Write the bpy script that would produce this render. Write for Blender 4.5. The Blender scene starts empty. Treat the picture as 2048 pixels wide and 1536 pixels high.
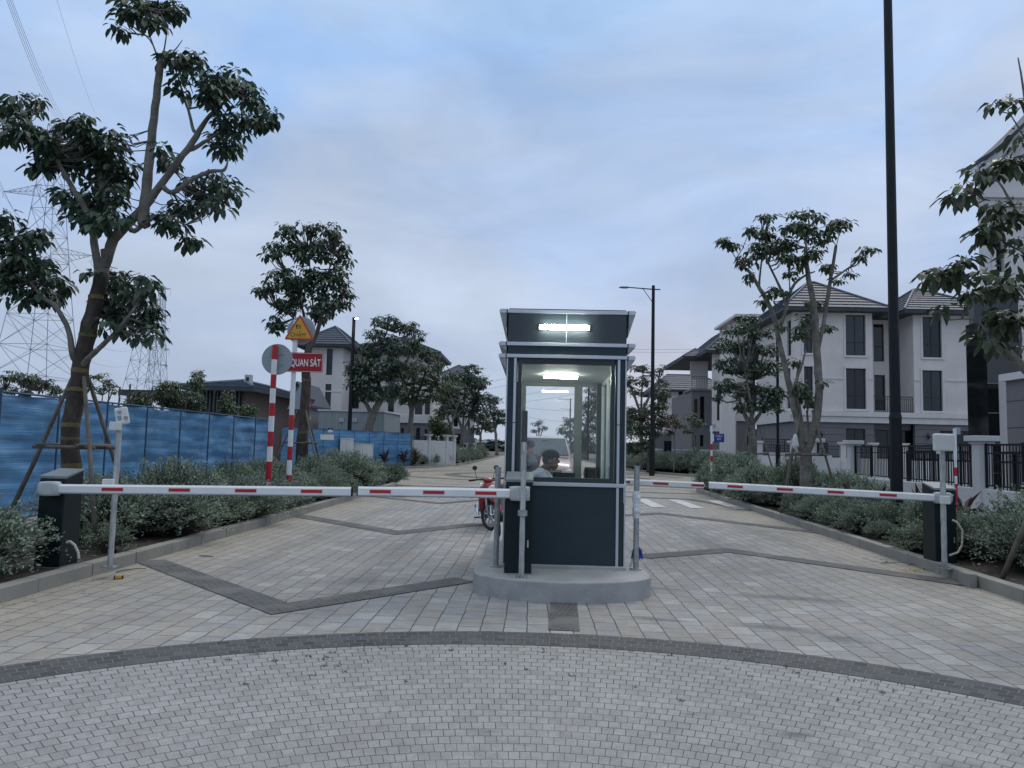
import bpy, bmesh, math, random
from mathutils import Vector, Matrix
PI = math.pi
RAD = math.radians
scene = bpy.context.scene
# ---------------------------------------------------------------- camera
F = 1539.0                     # focal length in photo pixels (2048 wide)
CAMH = 1.6
cam_d = bpy.data.cameras.new('camera')
cam = bpy.data.objects.new('camera', cam_d)
scene.collection.objects.link(cam)
CM = Matrix.Rotation(RAD(1.62), 3, 'Z') @ Matrix.Rotation(RAD(90 + 4.8), 3, 'X') @ Matrix.Rotation(RAD(1.35), 3, 'Z')
cam.matrix_world = Matrix.Translation((0, 0, CAMH)) @ CM.to_4x4()
cam_d.sensor_width = 36
cam_d.lens = F / 2048 * 36
cam_d.clip_end = 3000
scene.camera = cam
# ---------------------------------------------------------------- world: overcast dusk sky
SUN_EL, SUN_AZ = 48, 30
world = bpy.data.worlds.new('World')
scene.world = world
world.use_nodes = True
wn = world.node_tree
wn.nodes.clear()
def N(nt, t, **kw):
    n = nt.nodes.new(t)
    for k, v in kw.items():
        if k == 'inp':
            for i, val in v.items(): n.inputs[i].default_value = val
        else: setattr(n, k, v)
    return n
def build_world():
    L = wn.links.new
    out = N(wn, 'ShaderNodeOutputWorld')
    bg1 = N(wn, 'ShaderNodeBackground', inp={1: .05})
    bg2 = N(wn, 'ShaderNodeBackground', inp={1: 1.0})
    sky = N(wn, 'ShaderNodeTexSky', sky_type='NISHITA', sun_disc=False, sun_elevation=RAD(SUN_EL), sun_rotation=RAD(SUN_AZ), dust_density=3.0)
    L(sky.outputs[0], bg1.inputs[0])
    tc = N(wn, 'ShaderNodeTexCoord')
    sep = N(wn, 'ShaderNodeSeparateXYZ'); L(tc.outputs['Generated'], sep.inputs[0])
    ramp = N(wn, 'ShaderNodeValToRGB')
    el = ramp.color_ramp.elements
    el[0].position = 0.0; el[0].color = (.42, .485, .60, 1)
    el[1].position = 1.0; el[1].color = (1.02, 1.04, 1.02, 1)
    for p, c in ((.10, (.375, .46, .62, 1)), (.26, (.34, .46, .69, 1)), (.46, (.30, .47, .76, 1)), (.56, (.34, .52, .76, 1)), (.70, (.88, .92, .94, 1))):
        e = ramp.color_ramp.elements.new(p); e.color = c
    L(sep.outputs[2], ramp.inputs[0])
    mp = N(wn, 'ShaderNodeMapping', inp={3: (1.0, 1.0, 2.3)}); L(tc.outputs['Generated'], mp.inputs[0])
    nz = N(wn, 'ShaderNodeTexNoise', inp={2: 1.9, 3: 6.0, 4: .52, 8: .7}); L(mp.outputs[0], nz.inputs[0])
    cr = N(wn, 'ShaderNodeValToRGB')
    cr.color_ramp.elements[0].position = .42; cr.color_ramp.elements[0].color = (0, 0, 0, 1)
    cr.color_ramp.elements[1].position = .66; cr.color_ramp.elements[1].color = (1, 1, 1, 1)
    L(nz.outputs[0], cr.inputs[0])
    mx = N(wn, 'ShaderNodeMix', data_type='RGBA'); mx.inputs[7].default_value = (.50, .57, .69, 1)
    m5 = N(wn, 'ShaderNodeMath', operation='MULTIPLY', inp={1: .75}); L(cr.outputs[0], m5.inputs[0])
    L(m5.outputs[0], mx.inputs[0]); L(ramp.outputs[0], mx.inputs[6])
    # pink break in the clouds low over the road, and a darker blue streak noise
    nrm = N(wn, 'ShaderNodeVectorMath', operation='DOT_PRODUCT'); L(tc.outputs['Generated'], nrm.inputs[0])
    d = Vector((.14, 1, .065)).normalized(); nrm.inputs[1].default_value = d
    pr = N(wn, 'ShaderNodeMapRange', inp={1: .990, 2: .9998, 3: 0, 4: .38}); L(nrm.outputs['Value'], pr.inputs[0])
    mx2 = N(wn, 'ShaderNodeMix', data_type='RGBA'); mx2.inputs[7].default_value = (.58, .50, .54, 1)
    L(pr.outputs[0], mx2.inputs[0]); L(mx.outputs[2], mx2.inputs[6])
    nb = N(wn, 'ShaderNodeTexNoise', inp={2: 3.1, 3: 5.0, 4: .55, 8: .5}); mb_ = N(wn, 'ShaderNodeMapping', inp={1: (3, 1, 2), 3: (1.0, 1.0, 2.6)}); L(tc.outputs['Generated'], mb_.inputs[0]); L(mb_.outputs[0], nb.inputs[0])
    rb = N(wn, 'ShaderNodeMapRange', inp={1: .35, 2: .68, 3: .84, 4: 1.06}); L(nb.outputs[0], rb.inputs[0])
    vb = N(wn, 'ShaderNodeVectorMath', operation='SCALE'); L(mx2.outputs[2], vb.inputs[0]); L(rb.outputs[0], vb.inputs['Scale'])
    L(vb.outputs[0], bg2.inputs[0])
    ms = N(wn, 'ShaderNodeMixShader', inp={0: .9}); L(bg1.outputs[0], ms.inputs[1]); L(bg2.outputs[0], ms.inputs[2])
    L(ms.outputs[0], out.inputs[0])
build_world()
sun_d = bpy.data.lights.new('sun', 'SUN'); sun_d.energy = .7; sun_d.angle = RAD(25); sun_d.color = (1, .93, .86)
sun = bpy.data.objects.new('sun', sun_d); scene.collection.objects.link(sun)
sun.rotation_euler = (RAD(90 - SUN_EL), 0, RAD(180 - SUN_AZ))
scene.view_settings.view_transform = 'Standard'; scene.view_settings.look = 'None'
scene.view_settings.exposure = 0.36; scene.view_settings.gamma = 1
scene.render.resolution_x = 1024; scene.render.resolution_y = 768
scene.cycles.max_bounces = 8; scene.cycles.transparent_max_bounces = 16
# ---------------------------------------------------------------- pixel <-> world helpers
def ray(px, py): return CM @ Vector(((px - 1024) / F, -(py - 768) / F, -1))
def at(px, py, Y):
    d = ray(px, py); return Vector((0, 0, CAMH)) + d * (Y / d.y)
def atx(px, py, X):
    d = ray(px, py); return Vector((0, 0, CAMH)) + d * (X / d.x)
def gnd(px, py, z=0.0):
    d = ray(px, py); return Vector((0, 0, CAMH)) + d * ((z - CAMH) / d.z)
# ---------------------------------------------------------------- materials
MATS = {}
def mat(name, col, rough=.7, metal=0.0, var=.12, scale=6.0, bump=0.0, bscale=None, spec=.5, island=0.0, dirt=None, stretch=(1, 1, 1), coat=0, col2=None, trans=0):
    if name in MATS: return MATS[name]
    m = bpy.data.materials.new(name); m.use_nodes = True; nt = m.node_tree; L = nt.links.new
    b = nt.nodes['Principled BSDF']
    b.inputs['Roughness'].default_value = rough; b.inputs['Metallic'].default_value = metal
    b.inputs['Specular IOR Level'].default_value = spec; b.inputs['Coat Weight'].default_value = coat
    tc = N(nt, 'ShaderNodeTexCoord'); mp = N(nt, 'ShaderNodeMapping', inp={3: stretch}); L(tc.outputs['Object'], mp.inputs[0])
    nz = N(nt, 'ShaderNodeTexNoise', inp={2: scale, 3: 5.0, 4: .6}); L(mp.outputs[0], nz.inputs[0])
    mr = N(nt, 'ShaderNodeMapRange', inp={1: .3, 2: .7, 3: 1 - var, 4: 1 + var}); L(nz.outputs[0], mr.inputs[0])
    val = mr.outputs[0]
    if island:
        g = N(nt, 'ShaderNodeNewGeometry'); m2 = N(nt, 'ShaderNodeMapRange', inp={3: 1 - island, 4: 1 + island}); L(g.outputs['Random Per Island'], m2.inputs[0])
        m3 = N(nt, 'ShaderNodeMath', operation='MULTIPLY'); L(val, m3.inputs[0]); L(m2.outputs[0], m3.inputs[1]); val = m3.outputs[0]
    vm = N(nt, 'ShaderNodeVectorMath', operation='SCALE'); vm.inputs[0].default_value = col[:3]; L(val, vm.inputs['Scale'])
    src = vm.outputs[0]
    if col2:
        g2 = N(nt, 'ShaderNodeNewGeometry'); n9 = N(nt, 'ShaderNodeMath', operation='MULTIPLY', inp={1: 7.31}); L(g2.outputs['Random Per Island'], n9.inputs[0]); f9 = N(nt, 'ShaderNodeMath', operation='FRACT'); L(n9.outputs[0], f9.inputs[0])
        r9 = N(nt, 'ShaderNodeMapRange', inp={1: .35, 2: 1.0, 3: 0, 4: 1}); L(f9.outputs[0], r9.inputs[0])
        v2 = N(nt, 'ShaderNodeVectorMath', operation='SCALE'); v2.inputs[0].default_value = col2[:3]; L(val, v2.inputs['Scale'])
        m9 = N(nt, 'ShaderNodeMix', data_type='RGBA'); L(r9.outputs[0], m9.inputs[0]); L(src, m9.inputs[6]); L(v2.outputs[0], m9.inputs[7]); src = m9.outputs[2]
    if dirt:
        n2 = N(nt, 'ShaderNodeTexNoise', inp={2: dirt[1], 3: 6.0, 4: .65}); L(tc.outputs['Object'], n2.inputs[0])
        r2 = N(nt, 'ShaderNodeMapRange', inp={1: .48, 2: .68, 3: 0, 4: dirt[2]}); L(n2.outputs[0], r2.inputs[0])
        mm = N(nt, 'ShaderNodeMix', data_type='RGBA'); mm.inputs[7].default_value = (*dirt[0], 1); L(r2.outputs[0], mm.inputs[0]); L(src, mm.inputs[6]); src = mm.outputs[2]
    L(src, b.inputs['Base Color'])
    if bump:
        n3 = N(nt, 'ShaderNodeTexNoise', inp={2: bscale or scale * 4, 3: 6.0}); L(mp.outputs[0], n3.inputs[0])
        bp = N(nt, 'ShaderNodeBump', inp={0: bump, 1: .02}); L(n3.outputs[0], bp.inputs['Height']); L(bp.outputs[0], b.inputs['Normal'])
    if trans:
        tl = N(nt, 'ShaderNodeBsdfTranslucent'); L(src, tl.inputs[0]); ms = N(nt, 'ShaderNodeMixShader', inp={0: trans}); o = nt.nodes['Material Output']
        L(b.outputs[0], ms.inputs[1]); L(tl.outputs[0], ms.inputs[2]); L(ms.outputs[0], o.inputs[0])
    MATS[name] = m; return m
def emis(name, col, s):
    if name in MATS: return MATS[name]
    m = bpy.data.materials.new(name); m.use_nodes = True; b = m.node_tree.nodes['Principled BSDF']
    b.inputs['Base Color'].default_value = (.8, .8, .8, 1); b.inputs['Emission Color'].default_value = (*col, 1); b.inputs['Emission Strength'].default_value = s
    MATS[name] = m; return m
def glass(name, tint=(.975, .985, .98), refl=.12):
    if name in MATS: return MATS[name]
    m = bpy.data.materials.new(name); m.use_nodes = True; nt = m.node_tree; nt.nodes.clear(); L = nt.links.new
    o = N(nt, 'ShaderNodeOutputMaterial'); t = N(nt, 'ShaderNodeBsdfTransparent', inp={0: (*tint, 1)})
    g = N(nt, 'ShaderNodeBsdfGlossy', inp={0: (.9, .95, 1, 1), 1: .01}); lw = N(nt, 'ShaderNodeLayerWeight', inp={0: .25})
    mr = N(nt, 'ShaderNodeMapRange', inp={3: refl * .35, 4: .8}); L(lw.outputs['Fresnel'], mr.inputs[0])
    # faint wiping smears on the pane
    x = N(nt, 'ShaderNodeMixShader'); L(mr.outputs[0], x.inputs[0]); L(t.outputs[0], x.inputs[1]); L(g.outputs[0], x.inputs[2]); L(x.outputs[0], o.inputs[0])
    MATS[name] = m; return m
def brickmat(name, cols, bw, rh, mortar, mcol, rot=0.0, offset=.5, rough=.75, polar=None, dust=None, stain=None, bumpd=.3, msmooth=.1, big=.1, grime=None):
    if name in MATS: return MATS[name]
    m = bpy.data.materials.new(name); m.use_nodes = True; nt = m.node_tree; L = nt.links.new
    b = nt.nodes['Principled BSDF']; b.inputs['Roughness'].default_value = rough; b.inputs['Specular IOR Level'].default_value = .3
    tc = N(nt, 'ShaderNodeTexCoord'); vec = None
    if polar:
        cx, cy, rr = polar
        sp = N(nt, 'ShaderNodeSeparateXYZ'); L(tc.outputs['Object'], sp.inputs[0])
        ax = N(nt, 'ShaderNodeMath', operation='SUBTRACT', inp={1: cx}); L(sp.outputs[0], ax.inputs[0])
        ay = N(nt, 'ShaderNodeMath', operation='SUBTRACT', inp={1: cy}); L(sp.outputs[1], ay.inputs[0])
        an = N(nt, 'ShaderNodeMath', operation='ARCTAN2'); L(ax.outputs[0], an.inputs[0]); L(ay.outputs[0], an.inputs[1])
        au = N(nt, 'ShaderNodeMath', operation='MULTIPLY', inp={1: rr}); L(an.outputs[0], au.inputs[0])
        cb = N(nt, 'ShaderNodeCombineXYZ'); L(ax.outputs[0], cb.inputs[0]); L(ay.outputs[0], cb.inputs[1])
        ln = N(nt, 'ShaderNodeVectorMath', operation='LENGTH'); L(cb.outputs[0], ln.inputs[0])
        c2 = N(nt, 'ShaderNodeCombineXYZ'); L(au.outputs[0], c2.inputs[0]); L(ln.outputs['Value'], c2.inputs[1]); vec = c2.outputs[0]
    else:
        mp = N(nt, 'ShaderNodeMapping'); mp.inputs[2].default_value = (0, 0, rot); L(tc.outputs['Object'], mp.inputs[0]); vec = mp.outputs[0]
    # slightly irregular laying
    nd = N(nt, 'ShaderNodeTexNoise', inp={2: 4.0, 3: 2.0}); L(tc.outputs['Object'], nd.inputs[0])
    vs = N(nt, 'ShaderNodeVectorMath', operation='SCALE'); L(nd.outputs[1], vs.inputs[0]); vs.inputs['Scale'].default_value = min(bw, rh) * .14
    va = N(nt, 'ShaderNodeVectorMath', operation='ADD'); L(vec, va.inputs[0]); L(vs.outputs[0], va.inputs[1]); vec = va.outputs[0]
    br = N(nt, 'ShaderNodeTexBrick', inp={4: 1.0, 5: mortar, 6: msmooth, 8: bw, 9: rh}); br.offset = offset
    br.inputs[1].default_value = (0, 0, 0, 1); br.inputs[2].default_value = (1, 1, 1, 1); br.inputs[3].default_value = (.5, .5, .5, 1)
    L(vec, br.inputs[0])
    cr = N(nt, 'ShaderNodeValToRGB'); cr.color_ramp.interpolation = 'CONSTANT' if len(cols) > 3 else 'LINEAR'
    for i, c in enumerate(cols):
        p = i / len(cols) if len(cols) > 3 else i / max(1, len(cols) - 1)
        if i < 2: e = cr.color_ramp.elements[i]; e.position = p
        else: e = cr.color_ramp.elements.new(p)
        e.color = (*c, 1)
    L(br.outputs[0], cr.inputs[0])
    n1 = N(nt, 'ShaderNodeTexNoise', inp={2: 60.0, 3: 4.0}); L(tc.outputs['Object'], n1.inputs[0])
    n2 = N(nt, 'ShaderNodeTexNoise', inp={2: .55, 3: 5.0, 4: .6}); L(tc.outputs['Object'], n2.inputs[0])
    r1 = N(nt, 'ShaderNodeMapRange', inp={1: .3, 2: .7, 3: .88, 4: 1.12}); L(n1.outputs[0], r1.inputs[0])
    r2 = N(nt, 'ShaderNodeMapRange', inp={1: .3, 2: .7, 3: 1 - big, 4: 1 + big}); L(n2.outputs[0], r2.inputs[0])
    mu = N(nt, 'ShaderNodeMath', operation='MULTIPLY'); L(r1.outputs[0], mu.inputs[0]); L(r2.outputs[0], mu.inputs[1])
    n7 = N(nt, 'ShaderNodeTexNoise', inp={2: 7.0, 3: 8.0, 4: .7}); L(tc.outputs['Object'], n7.inputs[0])
    r7 = N(nt, 'ShaderNodeMapRange', inp={1: .32, 2: .62, 3: .80, 4: 1.06}); L(n7.outputs[0], r7.inputs[0])
    mu7 = N(nt, 'ShaderNodeMath', operation='MULTIPLY'); L(mu.outputs[0], mu7.inputs[0]); L(r7.outputs[0], mu7.inputs[1]); mu = mu7
    sc = N(nt, 'ShaderNodeVectorMath', operation='SCALE'); L(cr.outputs[0], sc.inputs[0]); L(mu.outputs[0], sc.inputs['Scale'])
    src = sc.outputs[0]
    for dd in (dust, grime):       # dust: (colour, |x-x0| start, full, amount, x0): washes in from the kerbs; grime: patches
        if not dd: continue
        if dd is dust:
            s2 = N(nt, 'ShaderNodeSeparateXYZ'); L(tc.outputs['Object'], s2.inputs[0])
            a = N(nt, 'ShaderNodeMath', operation='SUBTRACT', inp={1: dd[4]}); L(s2.outputs[0], a.inputs[0])
            ab = N(nt, 'ShaderNodeMath', operation='ABSOLUTE'); L(a.outputs[0], ab.inputs[0])
            nn = N(nt, 'ShaderNodeMath', operation='MULTIPLY_ADD', inp={1: 2.6, 2: -1.3}); L(n2.outputs[0], nn.inputs[0])
            a2 = N(nt, 'ShaderNodeMath', operation='ADD'); L(ab.outputs[0], a2.inputs[0]); L(nn.outputs[0], a2.inputs[1])
            r3 = N(nt, 'ShaderNodeMapRange', inp={1: dd[1], 2: dd[2], 3: 0, 4: dd[3]}); L(a2.outputs[0], r3.inputs[0]); fac = r3.outputs[0]
        else:
            n4 = N(nt, 'ShaderNodeTexNoise', inp={2: dd[1], 3: 4.0, 4: .5, 8: 1.0}); L(tc.outputs['Object'], n4.inputs[0])
            r3 = N(nt, 'ShaderNodeMapRange', inp={1: dd[2], 2: dd[2] + .12, 3: 0, 4: dd[3]}); L(n4.outputs[0], r3.inputs[0]); fac = r3.outputs[0]
        mm = N(nt, 'ShaderNodeMix', data_type='RGBA'); mm.inputs[7].default_value = (*dd[0], 1); L(fac, mm.inputs[0]); L(src, mm.inputs[6]); src = mm.outputs[2]
    if stain:      # scuffed tyre stains with shapes of their own
        for (sx, sy, rx, ry, ang, am) in stain:
            mp2 = N(nt, 'ShaderNodeMapping', vector_type='TEXTURE'); mp2.inputs[1].default_value = (sx, sy, 0); mp2.inputs[2].default_value = (0, 0, ang); mp2.inputs[3].default_value = (rx, ry, 1)
            L(tc.outputs['Object'], mp2.inputs[0])
            ln2 = N(nt, 'ShaderNodeVectorMath', operation='LENGTH'); L(mp2.outputs[0], ln2.inputs[0])
            n5 = N(nt, 'ShaderNodeTexNoise', inp={2: 6.0, 3: 8.0, 4: .7}); L(tc.outputs['Object'], n5.inputs[0])
            ad = N(nt, 'ShaderNodeMath', operation='ADD'); L(ln2.outputs['Value'], ad.inputs[0]); L(n5.outputs[0], ad.inputs[1])
            r5 = N(nt, 'ShaderNodeMapRange', inp={1: .75, 2: 1.5, 3: am, 4: 0}); L(ad.outputs[0], r5.inputs[0])
            mm = N(nt, 'ShaderNodeMix', data_type='RGBA'); mm.inputs[7].default_value = (.07, .072, .08, 1); L(r5.outputs[0], mm.inputs[0]); L(src, mm.inputs[6]); src = mm.outputs[2]
    mj = N(nt, 'ShaderNodeMix', data_type='RGBA')
    n8 = N(nt, 'ShaderNodeTexNoise', inp={2: 1.7, 3: 6.0, 4: .7}); L(tc.outputs['Object'], n8.inputs[0])
    r8 = N(nt, 'ShaderNodeMapRange', inp={1: .46, 2: .66, 3: 0, 4: .75}); L(n8.outputs[0], r8.inputs[0])
    m8 = N(nt, 'ShaderNodeMix', data_type='RGBA'); m8.inputs[6].default_value = (*mcol, 1); m8.inputs[7].default_value = (.19, .18, .155, 1); L(r8.outputs[0], m8.inputs[0]); L(m8.outputs[2], mj.inputs[7])
    L(br.outputs['Fac'], mj.inputs[0]); L(src, mj.inputs[6]); L(mj.outputs[2], b.inputs['Base Color'])
    hh = N(nt, 'ShaderNodeMath', operation='SUBTRACT', inp={0: 1.0}); L(br.outputs['Fac'], hh.inputs[1])
    h2 = N(nt, 'ShaderNodeMath', operation='MULTIPLY_ADD', inp={1: .15}); L(n1.outputs[0], h2.inputs[0]); L(hh.outputs[0], h2.inputs[2])
    bp = N(nt, 'ShaderNodeBump', inp={0: bumpd, 1: .01}); L(h2.outputs[0], bp.inputs['Height']); L(bp.outputs[0], b.inputs['Normal'])
    MATS[name] = m; return m
# ---------------------------------------------------------------- mesh builder
class MB:
    def __init__(s): s.v = []; s.f = []
    def add(s, vs, fs):
        o = len(s.v); s.v += [tuple(v) for v in vs]; s.f += [tuple(i + o for i in f) for f in fs]; return s
    def box(s, x0, y0, z0, x1, y1, z1):
        return s.add([(x0, y0, z0), (x1, y0, z0), (x1, y1, z0), (x0, y1, z0), (x0, y0, z1), (x1, y0, z1), (x1, y1, z1), (x0, y1, z1)],
                     [(3, 2, 1, 0), (4, 5, 6, 7), (0, 1, 5, 4), (1, 2, 6, 5), (2, 3, 7, 6), (3, 0, 4, 7)])
    def obox(s, c, sz, M=None):
        x, y, z = [k / 2 for k in sz]
        vs = [Vector(p) for p in ((-x, -y, -z), (x, -y, -z), (x, y, -z), (-x, y, -z), (-x, -y, z), (x, -y, z), (x, y, z), (-x, y, z))]
        if M is not None: vs = [M @ v for v in vs]
        return s.add([v + Vector(c) for v in vs], [(3, 2, 1, 0), (4, 5, 6, 7), (0, 1, 5, 4), (1, 2, 6, 5), (2, 3, 7, 6), (3, 0, 4, 7)])
    def bar(s, p0, p1, w, h):
        p0 = Vector(p0); p1 = Vector(p1); d = p1 - p0
        q = d.to_track_quat('X', 'Z').to_matrix()
        return s.obox((p0 + p1) / 2, (d.length, w, h), q)
    def tube(s, pts, rs, n=8, cap=True):
        pts = [Vector(p) for p in pts]
        if not hasattr(rs, '__len__'): rs = [rs] * len(pts)
        o = len(s.v); up = Vector((0, 0, 1)); last = None
        for i, p in enumerate(pts):
            d = (pts[min(i + 1, len(pts) - 1)] - pts[max(i - 1, 0)])
            if d.length < 1e-9: d = Vector((0, 0, 1))
            d.normalize()
            if last is None:
                a = d.cross(Vector((0, 0, 1)) if abs(d.z) < .9 else Vector((1, 0, 0))).normalized()
            else:
                a = last - d * last.dot(d)
                a = a.normalized() if a.length > 1e-6 else d.orthogonal().normalized()
            last = a; b = d.cross(a)
            for k in range(n):
                t = 2 * PI * k / n; s.v.append(tuple(p + (a * math.cos(t) + b * math.sin(t)) * rs[i]))
        for i in range(len(pts) - 1):
            for k in range(n):
                k2 = (k + 1) % n; s.f.append((o + i * n + k, o + i * n + k2, o + (i + 1) * n + k2, o + (i + 1) * n + k))
        if cap:
            s.f.append(tuple(o + k for k in range(n))[::-1]); s.f.append(tuple(o + (len(pts) - 1) * n + k for k in range(n)))
        return s
    def cyl(s, p0, p1, r, n=16, r1=None): return s.tube([p0, p1], [r, r if r1 is None else r1], n)
    def torus(s, c, ax, R_, r, n=28, m=8):
        c = Vector(c); ax = Vector(ax).normalized(); a = ax.orthogonal().normalized(); b = ax.cross(a); o = len(s.v)
        for i in range(n):
            t = 2 * PI * i / n; d = a * math.cos(t) + b * math.sin(t)
            for k in range(m):
                u = 2 * PI * k / m; s.v.append(tuple(c + d * (R_ + r * math.cos(u)) + ax * r * math.sin(u)))
        for i in range(n):
            for k in range(m):
                i2 = (i + 1) % n; k2 = (k + 1) % m; s.f.append((o + i * m + k, o + i2 * m + k, o + i2 * m + k2, o + i * m + k2))
        return s
    def ell(s, c, r, M=None, n=14, m=9, f=None):
        c = Vector(c); o = len(s.v)
        for i in range(m + 1):
            ph = PI * i / m
            for k in range(n):
                t = 2 * PI * k / n; v = Vector((r[0] * math.sin(ph) * math.cos(t), r[1] * math.sin(ph) * math.sin(t), r[2] * math.cos(ph)))
                if f: v = f(v)
                if M is not None: v = M @ v
                s.v.append(tuple(c + v))
        for i in range(m):
            for k in range(n):
                k2 = (k + 1) % n; s.f.append((o + i * n + k, o + (i + 1) * n + k, o + (i + 1) * n + k2, o + i * n + k2))
        return s
    def prism(s, poly, z0, z1):
        n = len(poly); z0s = z0 if hasattr(z0, '__len__') else [z0] * n; z1s = z1 if hasattr(z1, '__len__') else [z1] * n
        vs = [(p[0], p[1], z0s[i]) for i, p in enumerate(poly)] + [(p[0], p[1], z1s[i]) for i, p in enumerate(poly)]
        ar = sum(poly[i][0] * poly[(i + 1) % n][1] - poly[(i + 1) % n][0] * poly[i][1] for i in range(n))
        if ar < 0:
            fs = [tuple(range(n)), tuple(range(2 * n - 1, n - 1, -1))] + [((i + 1) % n, i, n + i, n + (i + 1) % n) for i in range(n)]
        else:
            fs = [tuple(range(n - 1, -1, -1)), tuple(range(n, 2 * n))] + [(i, (i + 1) % n, n + (i + 1) % n, n + i) for i in range(n)]
        return s.add(vs, fs)
    def extr(s, poly, axis, a, b):          # poly in the two other axes, extruded along axis
        def P(u, v, w): return {'x': (w, u, v), 'y': (u, w, v)}[axis]
        n = len(poly); return s.add([P(u, v, a) for u, v in poly] + [P(u, v, b) for u, v in poly],
            [tuple(range(n)), tuple(range(2 * n - 1, n - 1, -1))] + [((i + 1) % n, i, n + i, n + (i + 1) % n) for i in range(n)])
    def build(s, name, m, parent=None, world=False, smooth=False, bevel=0, fix=False, **tags):
        me = bpy.data.meshes.new(name)
        vs = s.v
        if world and parent is not None:
            r = parent
            while r.parent: r = r.parent
            inv = r.matrix_basis.inverted(); vs = [tuple(inv @ Vector(v)) for v in vs]
        me.from_pydata(vs, [], s.f)
        if fix:
            b = bmesh.new(); b.from_mesh(me); bmesh.ops.recalc_face_normals(b, faces=b.faces); b.to_mesh(me); b.free()
        if smooth:
            me.shade_smooth() if smooth is True else me.polygons.foreach_set('use_smooth', [True] * len(me.polygons))
        me.materials.append(m)
        o = bpy.data.objects.new(name, me); scene.collection.objects.link(o)
        if parent is not None: o.parent = parent
        if bevel:
            md = o.modifiers.new('bevel', 'BEVEL'); md.width = bevel; md.segments = 2; md.limit_method = 'ANGLE'; md.angle_limit = RAD(40)
        for k, v in tags.items(): o[k] = v
        return o
def thing(name, label, cat, loc=(0, 0, 0), rz=0, group=None):
    o = bpy.data.objects.new(name, None); scene.collection.objects.link(o)
    o.empty_display_size = .2; o.location = loc; o.rotation_euler = (0, 0, rz); o['label'] = label; o['category'] = cat
    if group: o['group'] = group
    o.matrix_basis = Matrix.Translation(Vector(loc)) @ Matrix.Rotation(rz, 4, 'Z')
    return o
def struct(name, mb, m, **k):
    o = mb.build(name, m, **k); o['kind'] = 'structure'; return o
def dup(root, loc, rz=0, label=None, group=None, scale=1):
    r = root.copy(); scene.collection.objects.link(r); r.location = loc; r.rotation_euler = (0, 0, rz); r.scale = (scale,) * 3 if not hasattr(scale, '__len__') else scale
    if label: r['label'] = label
    if group: r['group'] = group
    for ch in list(root.children):
        c = ch.copy(); scene.collection.objects.link(c); c.parent = r
        for g in list(ch.children):
            d = g.copy(); scene.collection.objects.link(d); d.parent = c
    return r
def textmesh(name, body, size, m, parent, M, ext=.002, sx=1.0, bold=0.0, align='CENTER'):
    cu = bpy.data.curves.new(name, 'FONT'); cu.body = body; cu.size = size; cu.extrude = ext; cu.align_x = align; cu.align_y = 'CENTER'; cu.offset = bold
    ob = bpy.data.objects.new(name, cu); scene.collection.objects.link(ob)
    bpy.context.view_layer.update()
    me = bpy.data.meshes.new_from_object(ob.evaluated_get(bpy.context.evaluated_depsgraph_get()))
    bpy.data.objects.remove(ob)
    me.transform(M @ Matrix.Diagonal((sx, 1, 1, 1)))
    me.materials.clear(); me.materials.append(m)
    o = bpy.data.objects.new(name, me); scene.collection.objects.link(o); o.parent = parent; return o
FRONT = Matrix.Rotation(RAD(90), 4, 'X')      # text facing -Y
# colours
m_alu = mat('brushed_aluminium', (.50, .53, .57), .38, .75, .06, 3)
m_galv = mat('galvanised_steel', (.34, .36, .37), .5, .7, .3, 18, .2)
m_navy = mat('dark_blue_panel', (.021, .038, .048), .45, .0, .12, 2.5, dirt=((.02, .026, .032), 1.6, .3), spec=.3)
m_navy2 = mat('cabinet_paint', (.004, .012, .014), .5, .0, .12, 3, dirt=((.018, .022, .024), 5, .4), spec=.28)
m_black = mat('black_paint', (.004, .006, .009), .5, .0, .1, 3, dirt=((.012, .014, .018), 3, .5), spec=.3)
m_rub = mat('black_rubber', (.012, .012, .013), .7, 0, .2, 20)
m_white = mat('white_paint', (.72, .74, .76), .4, 0, .05, 3, dirt=((.45, .44, .42), 8, .3))
m_red = mat('red_reflective', (.42, .012, .02), .4, 0, .15, 12)
m_plast = mat('grey_plastic', (.42, .44, .46), .45, 0, .05, 6)
m_wplast = mat('white_plastic', (.62, .64, .64), .45, 0, .05, 6, dirt=((.4, .4, .38), 9, .25))
m_kerb = mat('kerb_stone', (.26, .255, .235), .85, 0, .18, 3, .35, 60, dirt=((.13, .125, .11), 1.5, .55))
m_soil = mat('dark_soil', (.035, .028, .022), .95, 0, .5, 5, .9, 30)
m_conc = mat('concrete', (.33, .34, .34), .8, 0, .12, 3, .25, 40, dirt=((.18, .18, .17), 2.5, .5))
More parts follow.
